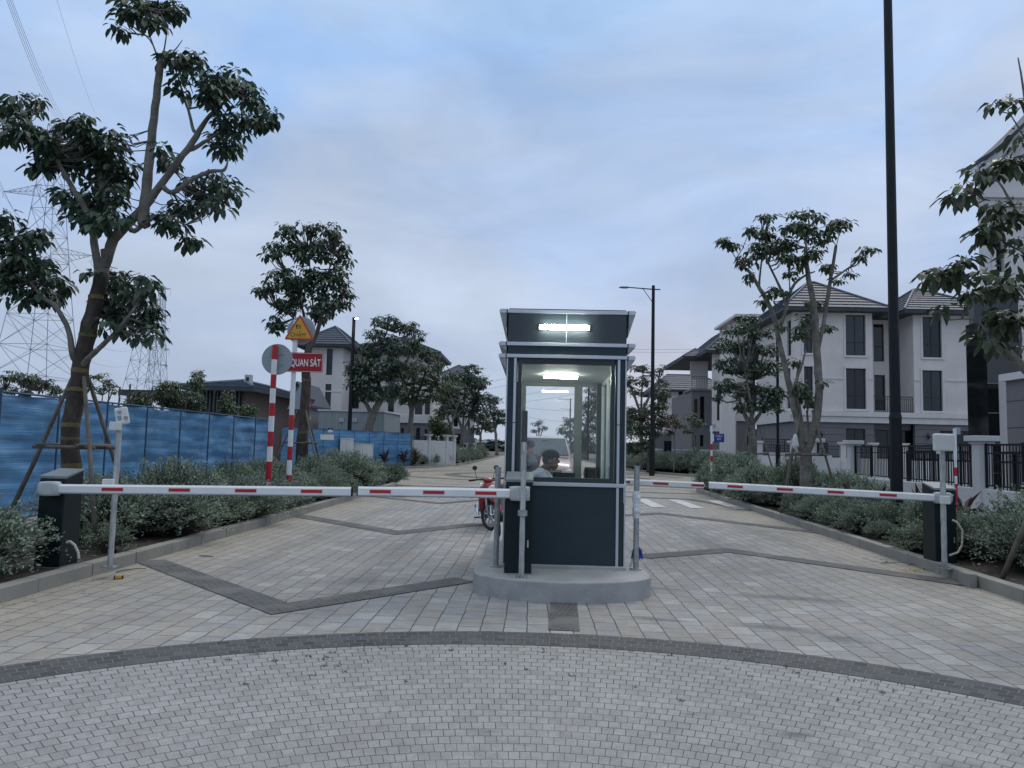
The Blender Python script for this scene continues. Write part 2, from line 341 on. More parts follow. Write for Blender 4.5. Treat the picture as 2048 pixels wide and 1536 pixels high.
# ================================================================ GROUND
struct('ground', MB().add([(-900, -60, -.02), (900, -60, -.02), (900, 1500, -.02), (-900, 1500, -.02)], [(0, 1, 2, 3)]),
       mat('distant_ground', (.09, .095, .075), .95, 0, .3, .15))
SLAB = [tuple(k * 1.2 for k in c) for c in [(.225, .225, .228), (.25, .25, .253), (.228, .221, .212), (.265, .265, .265), (.235, .236, .240), (.242, .232, .22), (.222, .224, .23), (.285, .285, .282), (.237, .228, .216)]]
TAN = [(.27, .245, .20), (.31, .28, .225), (.25, .235, .20), (.33, .30, .25)]
m_slab = brickmat('granite_slab_paving', SLAB, .32, .205, .006, (.055, .055, .055), rot=RAD(90), dust=((.33, .295, .23), 3.2, 5.8, .7, .4),
                  stain=[(2.35, 7.35, .55, .17, -.35, .6), (1.2, 7.6, .45, .10, -.25, .5), (2.9, 8.9, .85, .18, -.2, .55), (1.3, 9.3, .8, .12, -.15, .45), (2.75, 7.0, .22, .2, .6, .55), (-2.0, 13, .35, 9, 0, .3), (-3.7, 14, .3, 9, 0, .25), (3.2, 15, .35, 8, .02, .25), (4.7, 15, .3, 8, .02, .22), (-1.9, 9.2, .8, .3, .2, .3)], grime=((.15, .15, .15), .9, .6, .35), big=.16)
m_tan = brickmat('tan_slab_paving', TAN, .4, .2, .006, (.09, .085, .075), rot=0, dust=None, big=.14, grime=((.2, .2, .2), .3, .5, .6))
m_pav = brickmat('sett_paving', [(.25, .252, .256), (.305, .307, .311), (.275, .277, .281)], .108, .107, .0034, (.045, .045, .046), polar=(.03, 1.45, 5.0), msmooth=.05, big=.12,
                 stain=[(1.55, 4.6, .13, .07, 0, .6), (1.35, 3.95, .12, .06, .1, .7), (2.2, 4.2, .2, .12, .4, .4), (1.0, 4.9, .08, .05, 0, .5), (-.2, 4.5, .07, .04, 0, .4), (-1.1, 5.2, .1, .06, .3, .4)], grime=((.22, .20, .19), .9, .6, .5), bumpd=.5)
m_band = brickmat('dark_cobble_band', [(.055, .057, .062), (.105, .107, .112), (.075, .077, .082)], .10, .05, .006, (.15, .15, .145), rot=RAD(12), msmooth=.3, big=.2, bumpd=.6, grime=((.19, .185, .175), 1.6, .5, .6))
m_walk = brickmat('sidewalk_paving', [(.30, .295, .285), (.35, .345, .335)], .4, .4, .008, (.12, .12, .11), big=.15)
# carriageway around the island: light granite slabs laid along the lane
def xl(Y): return -5.06 - max(0, Y - 8) * .012
def xr(Y): return 5.52 + max(0, Y - 8) * .052
struct('road', MB().add([(xl(0) - .2, 0, 0), (xr(0) + .2, 0, 0), (xr(33) + .3, 33, 0), (xl(33) - .3, 33, 0)], [(0, 1, 2, 3)]), m_slab)
struct('side_street', MB().add([(-60, 33.0, -.004), (60, 33.0, -.004), (60, 75, -.004), (-60, 75, -.004)], [(0, 1, 2, 3)]), m_tan)
struct('far_road', MB().add([(-6.3, 75, -.003), (8.5, 75, -.003), (7, 260, -.003), (-6.5, 260, -.003)], [(0, 1, 2, 3)]), m_slab)
# foreground: fan of small setts bounded by a dark arc
CX, CY = .03, 1.45
def arc(r, a0, a1, n): return [(CX + r * math.sin(a0 + (a1 - a0) * i / n), CY + r * math.cos(a0 + (a1 - a0) * i / n)) for i in range(n + 1)]
pts = arc(5.0, -RAD(100), RAD(100), 60)
struct('pavement', MB().add([(x, y, .004) for x, y in pts] + [(5, -3, .004), (-5, -3, .004)], [tuple(range(len(pts) + 2))[::-1]]), m_pav)
def strip(inner, outer, z):
    n = len(inner); return MB().add([(x, y, z) for x, y in inner] + [(x, y, z) for x, y in outer], [(i, i + 1, n + i + 1, n + i) for i in range(n - 1)])
m_arc = brickmat('dark_cobble_arc', [(.045, .048, .055), (.09, .093, .10), (.065, .068, .075)], .105, .1, .006, (.12, .12, .118), polar=(.03, 1.45, 5.2), msmooth=.3, big=.2, bumpd=.6, grime=((.16, .155, .15), .7, .6, .5))
struct('cobble_band', strip(arc(4.985, -RAD(100), RAD(100), 80), arc(5.42, -RAD(100), RAD(100), 80), .008), m_arc, fix=True)
def band(pxs, w, z=.008, m=m_band, name='cobble_band'):
    P = [gnd(*p) for p in pxs]; a = []; b = []
    for i, p in enumerate(P):
        d0 = (P[i] - P[i - 1]).normalized() if i else (P[1] - P[0]).normalized()
        d1 = (P[i + 1] - P[i]).normalized() if i < len(P) - 1 else d0
        n0 = Vector((-d0.y, d0.x, 0)); n1 = Vector((-d1.y, d1.x, 0)); n = (n0 + n1).normalized(); k = w / 2 / max(.4, n.dot(n0))
        a.append((p.x + n.x * k, p.y + n.y * k)); b.append((p.x - n.x * k, p.y - n.y * k))
    mb = strip(a, b, z); o = struct(name, mb, m)
    me = o.data
    if me.polygons[0].normal.z < 0: me.flip_normals()
    return o
band([(300, 1122), (560, 1218), (930, 1160)], .37)
band([(575, 1028), (795, 1066), (960, 1048)], .42)
band([(735, 992), (880, 1007), (965, 1000)], .36)
band([(1280, 1114), (1455, 1101), (2030, 1182)], .42, .0082)
band([(1240, 1031), (1320, 1027), (1660, 1068)], .42, .0082)
band([(1240, 993), (1380, 999), (1515, 1022)], .42, .0082)
band([(1127, 1196), (1128, 1262)], .28, .0062)
band([(590, 962), (760, 970), (1000, 976), (1450, 990)], .45)
band([(785, 951), (900, 958), (1000, 962)], .45)
# swirl in the side street
def ring(cx, cy, r0, r1, z, a0=0, a1=2 * PI, n=48):
    i = [(cx + r0 * math.cos(a0 + (a1 - a0) * k / n), cy + r0 * math.sin(a0 + (a1 - a0) * k / n)) for k in range(n + 1)]
    o = [(cx + r1 * math.cos(a0 + (a1 - a0) * k / n), cy + r1 * math.sin(a0 + (a1 - a0) * k / n)) for k in range(n + 1)]
    ob = struct('cobble_band', strip(i, o, z), m_band)
    if ob.data.polygons[0].normal.z < 0: ob.data.flip_normals()
ring(.9, 46, 5.2, 6.1, .008)
ring(.9, 46, 8.9, 9.3, .008, RAD(20), RAD(160))
m_paint = mat('road_marking_paint', (.52, .53, .54), .7, 0, .2, 8, dirt=((.3, .3, .3), 3, .6))
for px, w in ((745, .42), (810, .42), (875, .42), (935, .42), (1298, .42), (1365, .42), (1440, .42), (1555, .42)):
    g = gnd(px, 990 if px < 1000 else 1006)
    y0, y1 = (24.2, 26.6) if px < 1000 else (22.6, 26.4)
    struct('crossing_stripe', MB().add([(g.x - w / 2, y0, .012), (g.x + w / 2, y0, .012), (g.x + w / 2, y1, .012), (g.x - w / 2, y1, .012)], [(0, 1, 2, 3)]), m_paint)
struct('crossing_stripe', MB().add([(-5.6, 67, .012), (-1, 68, .012), (-1, 69.2, .012), (-5.6, 68.2, .012)], [(0, 1, 2, 3)]), m_paint)
# kerbs: blocks about a metre long with open joints
rk = random.Random(4)
def kerb(path, w=.17, h=.15, name='kerb', step=1.0):
    mb = MB(); P = [Vector((p[0], p[1], 0)) for p in path]
    for a, b in zip(P, P[1:]):
        L_ = (b - a).length; n = max(1, round(L_ / step)); d = (b - a) / n; dn = d.normalized(); nn = Vector((-dn.y, dn.x, 0))
        for i in range(n):
            p0 = a + d * i + dn * .004; p1 = a + d * (i + 1) - dn * .004; hh = h + rk.uniform(-.004, .004); j = rk.uniform(-.004, .004)
            q = [p0 + nn * j, p1 + nn * j, p1 + nn * (w), p0 + nn * (w)]
            mb.prism([(v.x, v.y) for v in q], -.02, hh)
    return struct(name, mb, m_kerb, bevel=.012)
kerb([(xl(1), 1.0), (xl(12), 12), (xl(22), 22), (-5.35, 30.5), (-5.9, 32.3), (-7.2, 33.4), (-9.2, 33.9), (-40, 34.2)])
kerb([(30, 34.2), (9, 34.0), (7.4, 33.4), (6.75, 32.0), (xr(24) + .0, 24), (xr(16), 16), (xr(8), 8), (xr(1), 1.0)])
kerb([(-60, 51), (-13, 51.8), (-9.8, 53.2), (-7.3, 60), (-6.5, 70), (-6.3, 150)], step=1.5)
kerb([(7.6, 150), (7.9, 67), (9.3, 57), (11.4, 50), (14, 47.5), (60, 46)], step=1.5)
k = MB(); k.box(5.50, 9.95, -.02, 5.60, 10.2, .17); struct('kerb', k, m_kerb, bevel=.01)
# planting beds (soil) and the footways behind them
def sheet(poly, z, m, name): 
    o = struct(name, MB().add([(x, y, z) for x, y in poly], [tuple(range(len(poly)))]), m)
    if o.data.polygons[0].normal.z < 0: o.data.flip_normals()
    return o
sheet([(xl(1) - .15, 1), (xl(12) - .15, 12), (xl(22) - .15, 22), (-5.5, 30.5), (-6.05, 32.2), (-7.3, 33.25), (-9.2, 33.75), (-40, 34), (-40, 1)], .12, m_soil, 'planting_bed')
sheet([(xr(1) + .15, 1), (xr(8) + .15, 8), (xr(16) + .15, 16), (xr(24) + .15, 24), (6.9, 31.9), (7.5, 33.25), (9, 33.8), (40, 34), (40, 1)], .12, m_soil, 'planting_bed')
sheet([(-60, 51.2), (-13, 52), (-9.95, 53.4), (-7.45, 60), (-6.65, 70), (-6.45, 150), (-60, 150)], .12, m_soil, 'planting_bed')
sheet([(7.75, 150), (8.05, 67), (9.45, 57), (11.5, 50.2), (14, 47.7), (60, 46.2), (60, 150)], .12, m_soil, 'planting_bed')
sheet([(-6.9, 1), (-9.2, 1), (-9.2, 28), (-7.6, 31), (-6.9, 24)], .135, m_walk, 'footway')
sheet([(7.6, 1), (9.1, 1), (10.4, 31), (8.2, 31)], .135, m_walk, 'footway')
sheet([(10, 34), (60, 34), (60, 20), (10.4, 20)], .136, m_walk, 'footway')
# traffic island under the booth
isl = [(.36 + 1.0 * math.cos(a), 8.85 + .62 * math.sin(a)) for a in [PI + PI * i / 20 for i in range(21)]] + [(1.36, 14.4)] + [(.36 + 1.0 * math.cos(a), 14.4 + .6 * math.sin(a)) for a in [PI * i / 16 for i in range(1, 16)]] + [(-.64, 14.4)]
struct('traffic_island', MB().prism(isl, -.02, .215), m_conc, bevel=.015)
pl = MB(); pl.box(-.36, 9.12, .2, 1.12, 12.0, .255); struct('traffic_island_plinth', pl, m_conc, bevel=.006)
# ================================================================ BOOTH
BX0, BX1, BY0, BY1, BZ = -.325, 1.105, 9.19, 11.95, .255
def booth():
    t = thing('guard_booth', 'dark blue guard booth with silver trim and a lit tube on its fascia', 'booth', ((BX0 + BX1) / 2, BY0, BZ))
    def w(mb, n, m, p=t, **k): return mb.build(n, m, p, world=True, **k)
    W = BX1 - BX0
    sill, head, top = 1.185, 2.62, 2.69
    w(MB().box(BX0 + .02, BY0, BZ, BX1 - .02, BY0 + .05, sill - .015), 'front_panel', m_navy)
    w(MB().box(BX0 + .02, BY1 - .05, BZ, BX1 - .02, BY1, sill - .1), 'rear_panel', m_navy)
    for x in (BX0 + .006, BX1 - .046): w(MB().box(x, BY0 + .053, BZ, x + .04, BY1 - .053, sill - .2), 'side_panel', m_navy)
    w(MB().box(BX0 + .05, BY0 + .054, BZ, BX1 - .05, BY1 - .054, BZ + .03), 'floor', m_conc)
    # posts
    for x0, x1 in ((BX0, BX0 + .135), (BX1 - .135, BX1)):
        w(MB().box(x0 + .012, BY0 - .004, sill + .03, x1 - .012, BY0 + .09, top), 'corner_post', m_navy)
        w(MB().box(x0 + .012, BY1 - .09, sill - .1, x1 - .012, BY1 + .004, top), 'corner_post', m_navy)
    # silver vertical trims, with a joint half-way
    for x in (BX0 + .085, BX1 - .105):
        for z0, z1 in ((sill + .034, 1.905), (1.915, top - .002)): w(MB().box(x, BY0 - .018, z0, x + .03, BY0 - .005, z1), 'silver_trim', m_alu)
        if x > 0: w(MB().box(x, BY0 - .016, BZ, x + .03, BY0 - .002, sill - .017), 'silver_trim', m_alu)
    for x in (BX0 - .004, BX1 - .012):
        for z0, z1 in ((BZ, sill - .018), (sill + .034, 1.905), (1.915, top - .002)): w(MB().box(x, BY0 - .012, z0, x + .016, BY0 + .03, z1), 'silver_trim', m_alu)
    w(MB().box(BX0 - .012, BY0 - .03, sill - .014, BX1 + .012, BY0 + .04, sill + .03), 'sill_band', m_alu, bevel=.004)
    for x in (BX0 - .01, BX1 - .03): w(MB().box(x, BY0 + .043, sill - .014, x + .04, BY1, sill + .03), 'sill_band', m_alu)
    # front window frame and glass
    fx0, fx1 = BX0 + .135, BX1 - .135
    fm = mat('dark_window_frame', (.022, .03, .034), .4, 0, .1, 4)
    fr = MB(); y0, y1 = BY0 + .005, BY0 + .075
    fr.box(fx0 + .002, y0, sill + .032, fx0 + .045, y1, head); fr.box(fx1 - .045, y0, sill + .032, fx1 - .002, y1, head)
    fr.box(fx0 + .046, y0 + .002, sill + .032, fx1 - .046, y1, sill + .085); fr.box(fx0 + .002, y0 + .001, head + .001, fx1 - .002, y1, top)
    f = w(fr, 'window_frame', fm)
    w(MB().box(fx0 + .05, BY0 + .035, sill + .09, fx1 - .05, BY0 + .041, head - .002), 'pane', glass('clear_glass', refl=.04), f)
    # rear wall: window with mullion
    rm = mat('rear_window_frame', (.16, .19, .17), .5, 0, .1, 4)
    fr = MB(); y0, y1 = BY1 - .085, BY1 - .02
    rx = [BX0 + .13, BX0 + .21, BX0 + .96, BX0 + 1.08, BX0 + 1.31, BX1 - .126]
    fr.box(rx[0], y0, sill - .1, rx[1], y1, 2.575); fr.box(rx[2], y0, sill - .1, rx[3], y1, 2.575); fr.box(rx[4], y0, sill - .1, rx[5], y1, 2.575)
    fr.box(rx[0], y0 + .003, 2.5751, rx[5], y1, top); fr.box(rx[1] + .001, y0 + .003, sill - .1, rx[2] - .001, y1, sill - .03); fr.box(rx[3] + .001, y0 + .003, sill - .1, rx[4] - .001, y1, sill - .03)
    f = w(fr, 'window_frame', rm)
    w(MB().box(rx[1], BY1 - .05, sill - .03, rx[2], BY1 - .044, 2.575), 'pane', glass('clear_glass', refl=.04), f)
    w(MB().box(rx[3], BY1 - .05, sill - .03, rx[4], BY1 - .044, 2.575), 'pane', glass('clear_glass', refl=.04), f)
    # side walls: framed sliding windows
    for x, s in ((BX0 + .01, 1), (BX1 - .06, -1)):
        fr = MB(); ys = [BY0 + .10, BY0 + .2, BY0 + .95, BY0 + 1.03, BY0 + 1.75, BY0 + 1.83, BY1 - .2, BY1 - .1]
        for a, b in ((0, 1), (2, 3), (4, 5), (6, 7)): fr.box(x, ys[a], sill - .2, x + .05, ys[b], 2.575)
        fr.box(x + .002, ys[0], 2.5752, x + .048, ys[7], top); fr.box(x + .002, BY0 + .10, sill - .198, x + .048, BY1 - .1, sill - .12)
        f = w(fr, 'side_window_frame', mat('white_aluminium', (.76, .79, .74), .4, .1, .05, 5))
        for a, b in ((1, 2), (3, 4), (5, 6)): w(MB().box(x + .02, ys[a], sill - .12, x + .026, ys[b], 2.575), 'pane', glass('side_glass', (.85, .9, .88), .3), f)
    w(MB().box(BX0 + .03, BY0 + .09, top - .055, BX1 - .03, BY1 - .09, top - .02), 'ceiling', mat('ceiling_white', (.62, .64, .62), .6, 0, .05, 3))
    # cornice: fascia boards, silver edge bands and flared side panels
    tiers = [(2.69, 2.733, 'band'), (2.733, 2.835, 'fascia'), (2.835, 2.88, 'band'), (2.88, 3.23, 'fascia'), (3.23, 3.275, 'band')]
    fas = mat('fascia_slate', (.030, .042, .052), .45, 0, .08, 3)
    for z0, z1, kd in tiers:
        e = 0 if kd == 'fascia' else .012
        mb = MB().box(BX0 - e + .004, BY0 - .02 - e, z0 + .001, BX1 + e - .004, BY1 + .02 + e, z1 - .001)
        w(mb, 'fascia' if kd == 'fascia' else 'silver_band', (m_navy if z1 < 2.9 else fas) if kd == 'fascia' else m_alu, bevel=.003)
    flare = mat('flared_side_panel', (.26, .27, .275), .45, .4, .06, 4)
    for s, bx in ((-1, BX0 - .01), (1, BX1 + .01)):
        for zt, zb in ((2.733, 2.55), (2.88, 2.77), (3.275, 2.96)):
            ft = .085
            pf = [(bx, zb), (bx + s * ft, zt - .05), (bx + s * (ft + .008), zt - .012), (bx + s * (ft - .006), zt), (bx, zt)]
            w(MB().extr(pf, 'y', BY0 - .03, BY1 + .03), 'side_cornice', flare, fix=True)
            w(MB().extr([(bx, zt - .045), (bx + s * ft, zt - .045), (bx + s * (ft + .012), zt - .02), (bx + s * (ft - .004), zt + .002), (bx, zt + .002)], 'y', BY0 - .036, BY1 + .036), 'silver_band', m_alu, fix=True)
            w(MB().box(min(bx, bx + s * .008) - s * 0, BY0 - .042, zb + .1 if zt > 3 else zt - .05, max(bx, bx + s * .008), BY0 - .0365, zt), 'joint_strip', m_black)
    w(MB().box(.375, BY0 - .024, 2.885, .385, BY0 - .0205, 3.225), 'fascia_joint', m_alu)
    w(MB().box(BX0 + .01, BY0, 3.277, BX1 - .01, BY1, 3.29), 'roof', m_navy)
    # desk inside
    w(MB().box(.42, BY0 + .2, .98, BX1 - .08, BY0 + .85, 1.01), 'desk', mat('desk_laminate', (.28, .26, .22), .5, 0, .1, 4))
    return t
booth()
# fluorescent lights
def tube_light(lx, y, z, L_, label, ceil=False, s=18):
    t = thing('tube_light', label, 'light', (lx, y, z))
    b = MB()
    if ceil: b.box(-L_ / 2, -.025, -.001, L_ / 2, .025, .018)
    else: b.box(-L_ / 2 - .01, .0, -.03, L_ / 2 + .01, .026, .03)
    b.build('fitting', m_wplast, t)
    e = emis('lit_tube%d' % s, (.93, 1, .88), s)
    if ceil: MB().cyl((-L_ / 2 + .02, 0, -.02), (L_ / 2 - .02, 0, -.02), .016, 12).build('tube', e, t)
    else:
        for dz in (-.016, .016): MB().cyl((-L_ / 2 + .015, -.016, dz), (L_ / 2 - .015, -.016, dz), .013, 12).build('tube', e, t)
g = at(1129, 655, BY0 - .05)
tube_light(g.x, BY0 - .048, g.z, .585, 'lit twin fluorescent tube on the front fascia of the guard booth', s=60)
tube_light(.37, 10.6, 2.617, .5, 'lit short tube on the ceiling inside the guard booth', True, 75)
# ================================================================ BARRIERS
m_arm = mat('barrier_arm_white', (.74, .76, .78), .35, .1, .04, 4, dirt=((.5, .5, .48), 3, .25))
def cabinet(loc, rz, label, grp, h=1.12, arm_side=None, cap=True):
    t = thing('barrier_gate', label, 'barrier', loc, rz, grp)
    w, d = .30, .36
    body = MB().prism([(-w / 2, -d / 2), (w / 2, -d / 2), (w / 2, d / 2), (-w / 2, d / 2)], 0, [h - .09, h - .09, h, h]); body.build('housing', m_navy2, t, bevel=.012)
    MB().prism([(-w / 2 - .006, -d / 2 - .006), (w / 2 + .006, -d / 2 - .006), (w / 2 + .006, d / 2 + .006), (-w / 2 - .006, d / 2 + .006)], [h - .088, h - .088, h + .002, h + .002], [h - .055, h - .055, h + .022, h + .022]).build('lid', mat('cabinet_lid', (.16, .18, .20), .5, 0, .1, 5), t, bevel=.006)
    MB().box(-w * .38, -d / 2 - .004, h - .165, w * .38, -d / 2 - .001, h - .135).build('slot', m_plast, t)
    MB().box(-w / 2 + .02, -d / 2 - .005, .02, w / 2 - .02, -d / 2 - .002, .55).build('door', m_navy2, t)
    MB().box(w / 2 - .05, -d / 2 - .012, .30, w / 2 - .035, -d / 2 - .0055, .38).build('door_latch', m_alu, t)
    MB().box(-w / 2 - .015, -d / 2 - .015, 0, w / 2 + .015, d / 2 + .015, .015).build('base_plate', m_galv, t)
    return t
def arm(t, a, b, stripes, hub=True, t_=.1):
    # a is the hub end, b the free end (world), lies along x
    a = Vector(a); b = Vector(b); d = b - a; L_ = d.length; th = math.atan2(d.y, d.x)
    sl = d.z / L_; inv = t.matrix_basis.inverted()
    M = Matrix.Rotation(th, 3, 'Z') @ Matrix.Rotation(-math.asin(sl), 3, 'Y')
    def tr(mb): mb.v = [tuple(inv @ (a + M @ Vector(v))) for v in mb.v]; return mb
    pr = [(-.022, -t_ / 2), (.022, -t_ / 2), (.03, -t_ / 2 + .012), (.03, t_ / 2 - .02), (.014, t_ / 2), (-.014, t_ / 2), (-.03, t_ / 2 - .02), (-.03, -t_ / 2 + .012)]
    x0 = .1 if hub else 0
    top_ = t; t = tr(MB().extr(pr, 'x', x0, L_)).build('arm', m_arm, top_, fix=True)
    if hub:
        hb = MB(); hb.ell((.0, 0, 0), (.135, .085, .098), None, 18, 12, lambda v: Vector((max(-.11, min(.11, v.x * 1.15)), max(-.062, min(.062, v.y * 1.2)), max(-.08, min(.08, v.z * 1.1)))))
        tr(hb).build('arm_hub', m_plast, t, smooth=True)
    tr(MB().extr([(u * 1.03, v * 1.03) for u, v in pr], 'x', L_, L_ + .012)).build('end_cap', m_black, t, fix=True)
    tr(MB().box(x0, -.0305 if True else 0, -t_ / 2 - .006, L_, .0305, -t_ / 2 - .001)).build('rubber_edge', mat('grey_rubber', (.2, .21, .22), .6), t)
    for (s0, s1) in stripes:
        for yy in ((-.0335, -.0308), (.0308, .0335)):
            tr(MB().box(s0, yy[0], -.019, s1, yy[1], .017)).build('red_reflector', m_red, t)
            tr(MB().box(s0 - .008, yy[0] * .995 if yy[0] > 0 else -.0325, -.026, s1 + .008, .0325 if yy[0] > 0 else yy[1], .024)).build('reflector_backing', m_wplast, t)
    return t
YL = 8.72
def stripe_px(ps, a, Y, z0): return sorted([tuple(sorted((abs(at(p, z0, Y).x - a.x), abs(at(q, z0, Y).x - a.x)))) for p, q in ps])
t = cabinet((-5.50, 8.94, .12), 0, 'barrier on the left kerbside, dark cabinet with a long white arm reaching right', 'road barriers', 1.1)
a = at(100, 977, 8.68); arm(t, a, at(703, 983, 8.70), stripe_px([(208, 250), (341, 383), (473, 515), (604, 646)], a, 8.7, 980))
t = cabinet((-.135, 8.82, .215), 0, 'barrier in front of the booth with a short white arm reaching left', 'road barriers', 1.1)
a = at(1040, 987, 8.60); arm(t, a, at(717, 982, 8.62), stripe_px([(740, 782), (847, 889), (951, 993)], a, 8.6, 985))
t = cabinet((1.0, 12.55, .215), PI, 'barrier behind the booth, its short white arm sticking out to the right', 'road barriers', 1.1)
a = at(1196, 961, 12.79); arm(t, a, at(1407, 971, 12.7), stripe_px([(1253, 1260), (1306, 1336), (1382, 1407)], a, 12.75, 966))
t = cabinet((at(1880, 1110, 11.35).x, 11.35, .12), 0, 'barrier on the right kerbside, dark cabinet with a long white arm reaching left', 'road barriers', 1.12)
a = at(1885, 996, 11.10); arm(t, a, at(1417, 970, 11.5), stripe_px([(1457, 1487), (1554, 1585), (1652, 1683), (1751, 1783)], a, 11.3, 985))
# ================================================================ READER POLES AND BOLLARDS
m_wrap = mat('plastic_wrapped_pole', (.40, .42, .42), .3, .1, .35, 25, .5, 50, stretch=(1, 1, .25))
def rpole(px, pyb, pyt, Y, r, z0, label, name='reader_pole', m=m_wrap):
    A = at(px, pyb, Y); H = at(px, pyt, Y).z - z0
    t = thing(name, label, 'pole', (A.x, Y, z0))
    MB().tube([(0, 0, z) for z in [H * i / 14 for i in range(15)]], [r * (1 + .06 * math.sin(i * 2.3)) for i in range(15)], 14).build('post', m, t, smooth=True)
    MB().box(-.075, -.075, 0, .075, .075, .012).build('base_plate', m_galv, t)
    for sx in (-1, 1):
        for sy in (-1, 1): MB().cyl((sx * .055, sy * .055, .012), (sx * .055, sy * .055, .032), .009, 6).build('bolt', m_galv, t)
    return t, H
t, H = rpole(222, 1105, 815, 8.95, .032, .12, 'plastic wrapped grey pole with white reader panel at the left kerb')
q = lambda px, py, Y=8.95: at(px, py, Y) - Vector(t.location)
p = q(244, 832)
M = Matrix.Rotation(RAD(28), 3, 'Z') @ Matrix.Rotation(RAD(-12), 3, 'Y')
rd = MB(); rd.obox((0, 0, 0), (.145, .045, .205)); rd.v = [tuple(M @ Vector(v) + p) for v in rd.v]; rdo = rd.build('reader', m_wplast, t, bevel=.02)
rd = MB(); rd.obox((-.02, -.028, .05), (.04, .006, .03)); rd.obox((-.03, -.028, -.02), (.04, .006, .05)); rd.v = [tuple(M @ Vector(v) + p) for v in rd.v]; rd.build('keypad', mat('pale_blue_print', (.2, .28, .4), .5), rdo)
p = q(231, 852, 8.89); MB().obox(p, (.125, .06, .1)).build('junction_box', m_wplast, t, bevel=.008)
p = q(217, 966, 8.89); MB().obox(p, (.125, .07, .09)).build('junction_box', m_wplast, t, bevel=.008)
MB().box(-.05, -.01, H - .14, .09, .03, H - .1).build('bracket', m_galv, t)
t, H = rpole(1889, 1118, 890, 10.7, .036, .12, 'plastic wrapped grey pole carrying a large white reader box at the right kerb')
p = at(1887, 885, 10.62) - Vector(t.location); MB().obox(p, (.275, .07, .235)).build('reader', m_wplast, t, bevel=.022)
p = at(1890, 1000, 10.6) - Vector(t.location); MB().obox(p, (.12, .06, .11)).build('junction_box', m_wplast, t, bevel=.008)
p = at(1876, 904, 10.62) - Vector(t.location); MB().obox(p, (.03, .05, .05)).build('cable_gland', m_wplast, t, bevel=.006)
t, H = rpole(1043, 1128, 822, 8.45, .030, .2, 'tall plastic wrapped pole in front of the booth cabinet', m=m_wrap)
MB().cyl((0, 0, H - .34), (0, 0, H + .003), .033, 14).build('black_sleeve', mat('dark_wrap', (.05, .055, .06), .4, 0, .2, 8), t)
p = at(1043, 1026, 8.42) - Vector(t.location); MB().obox((0, -.035, p.z), (.1, .03, .06)).build('bracket', m_galv, t)
MB().obox((-.0, -.03, at(1040, 893, 8.42).z - .2), (.012, .02, .1)).build('reader', m_wplast, t)
for px, py, Y, lb in ((992, 936, 9.15, 'steel pipe bollard at the left edge of the island beside the red motorbike'), (1272, 934, 9.25, 'steel pipe bollard at the right edge of the island, partly wrapped in clear plastic')):
    z0 = .215; A = at(px, 1120, Y); H = at(px, py, Y).z - z0
    t = thing('pipe_bollard', lb, 'bollard', (A.x, Y, z0), 0, 'pipe bollards on the island')
    MB().cyl((0, 0, 0), (0, 0, H), .033, 16).build('pipe', m_galv, t, smooth=False)
    MB().cyl((0, 0, H), (0, 0, H + .012), .037, 16).build('cap', m_galv, t)
    MB().cyl((0, 0, 0), (0, 0, .015), .07, 16).build('flange', m_galv, t)
    if px > 1100:
        MB().tube([(0, 0, z) for z in (.6, .68, .76, .84, .92)], [.036, .05, .04, .052, .036], 9).build('plastic_wrap', mat('clear_plastic', (.6, .63, .65), .2, 0, .3, 20, .8, 40), t)
# cleaning mop leaning beside the right bollard, blue rag by the left one
A = gnd(1252, 1128, .215)
t = thing('mop', 'white handled mop with blue head leaning against the right side of the booth', 'mop', (A.x, 9.3, .215))
MB().cyl((.0, .0, .02), (.09, .02, .27), .012, 8).build('handle', m_wplast, t)
hd = MB(); r = random.Random(3)
for i in range(14):
    a = r.uniform(-.05, .05); hd.tube([(.09, .02, .27), (.09 + a, .0 + r.uniform(-.03, .03), .22), (.09 + a * 1.6, r.uniform(-.04, .04), .12)], [.008, .01, .006], 5)
hd.build('mop_head', mat('blue_yarn', (.05, .10, .28), .9, 0, .3, 20), t)
t = thing('rag', 'small blue and white cloth hanging beside the left bollard', 'cloth', (at(996, 1050, 9.35).x, 9.33, .215 + .3))
rg = MB(); rg.tube([(0, 0, 0), (.008, 0, .07), (0, 0, .16), (.01, 0, .22)], [.016, .03, .034, .012], 8); rg.build('cloth', mat('blue_cloth', (.03, .09, .30), .9, 0, .3, 30), t)
# corrugated conduits by the cabinets
for pts_, Y, lb in (([(133, 1085), (140, 1083), (149, 1090), (156, 1104), (158, 1120)], 8.75, 'cream conduit curling out beside the left kerbside cabinet'),
                    ([(1905, 1040), (1915, 1045), (1925, 1062), (1924, 1090), (1916, 1105), (1896, 1112)], 10.95, 'pale conduit looping beside the right kerbside cabinet')):
    P = [at(x, y, Y) for x, y in pts_]; o = thing('conduit', lb, 'conduit', P[-1]); mb = MB(); 
    S = []
    for i in range(len(P) - 1):
        for k in range(6): S.append(P[i].lerp(P[i + 1], k / 6))
    mb.tube(S, [.017 if i % 2 else .013 for i in range(len(S))], 8); mb.build('hose', mat('cream_hose', (.45, .43, .36), .5, 0, .1, 5), o, world=True)
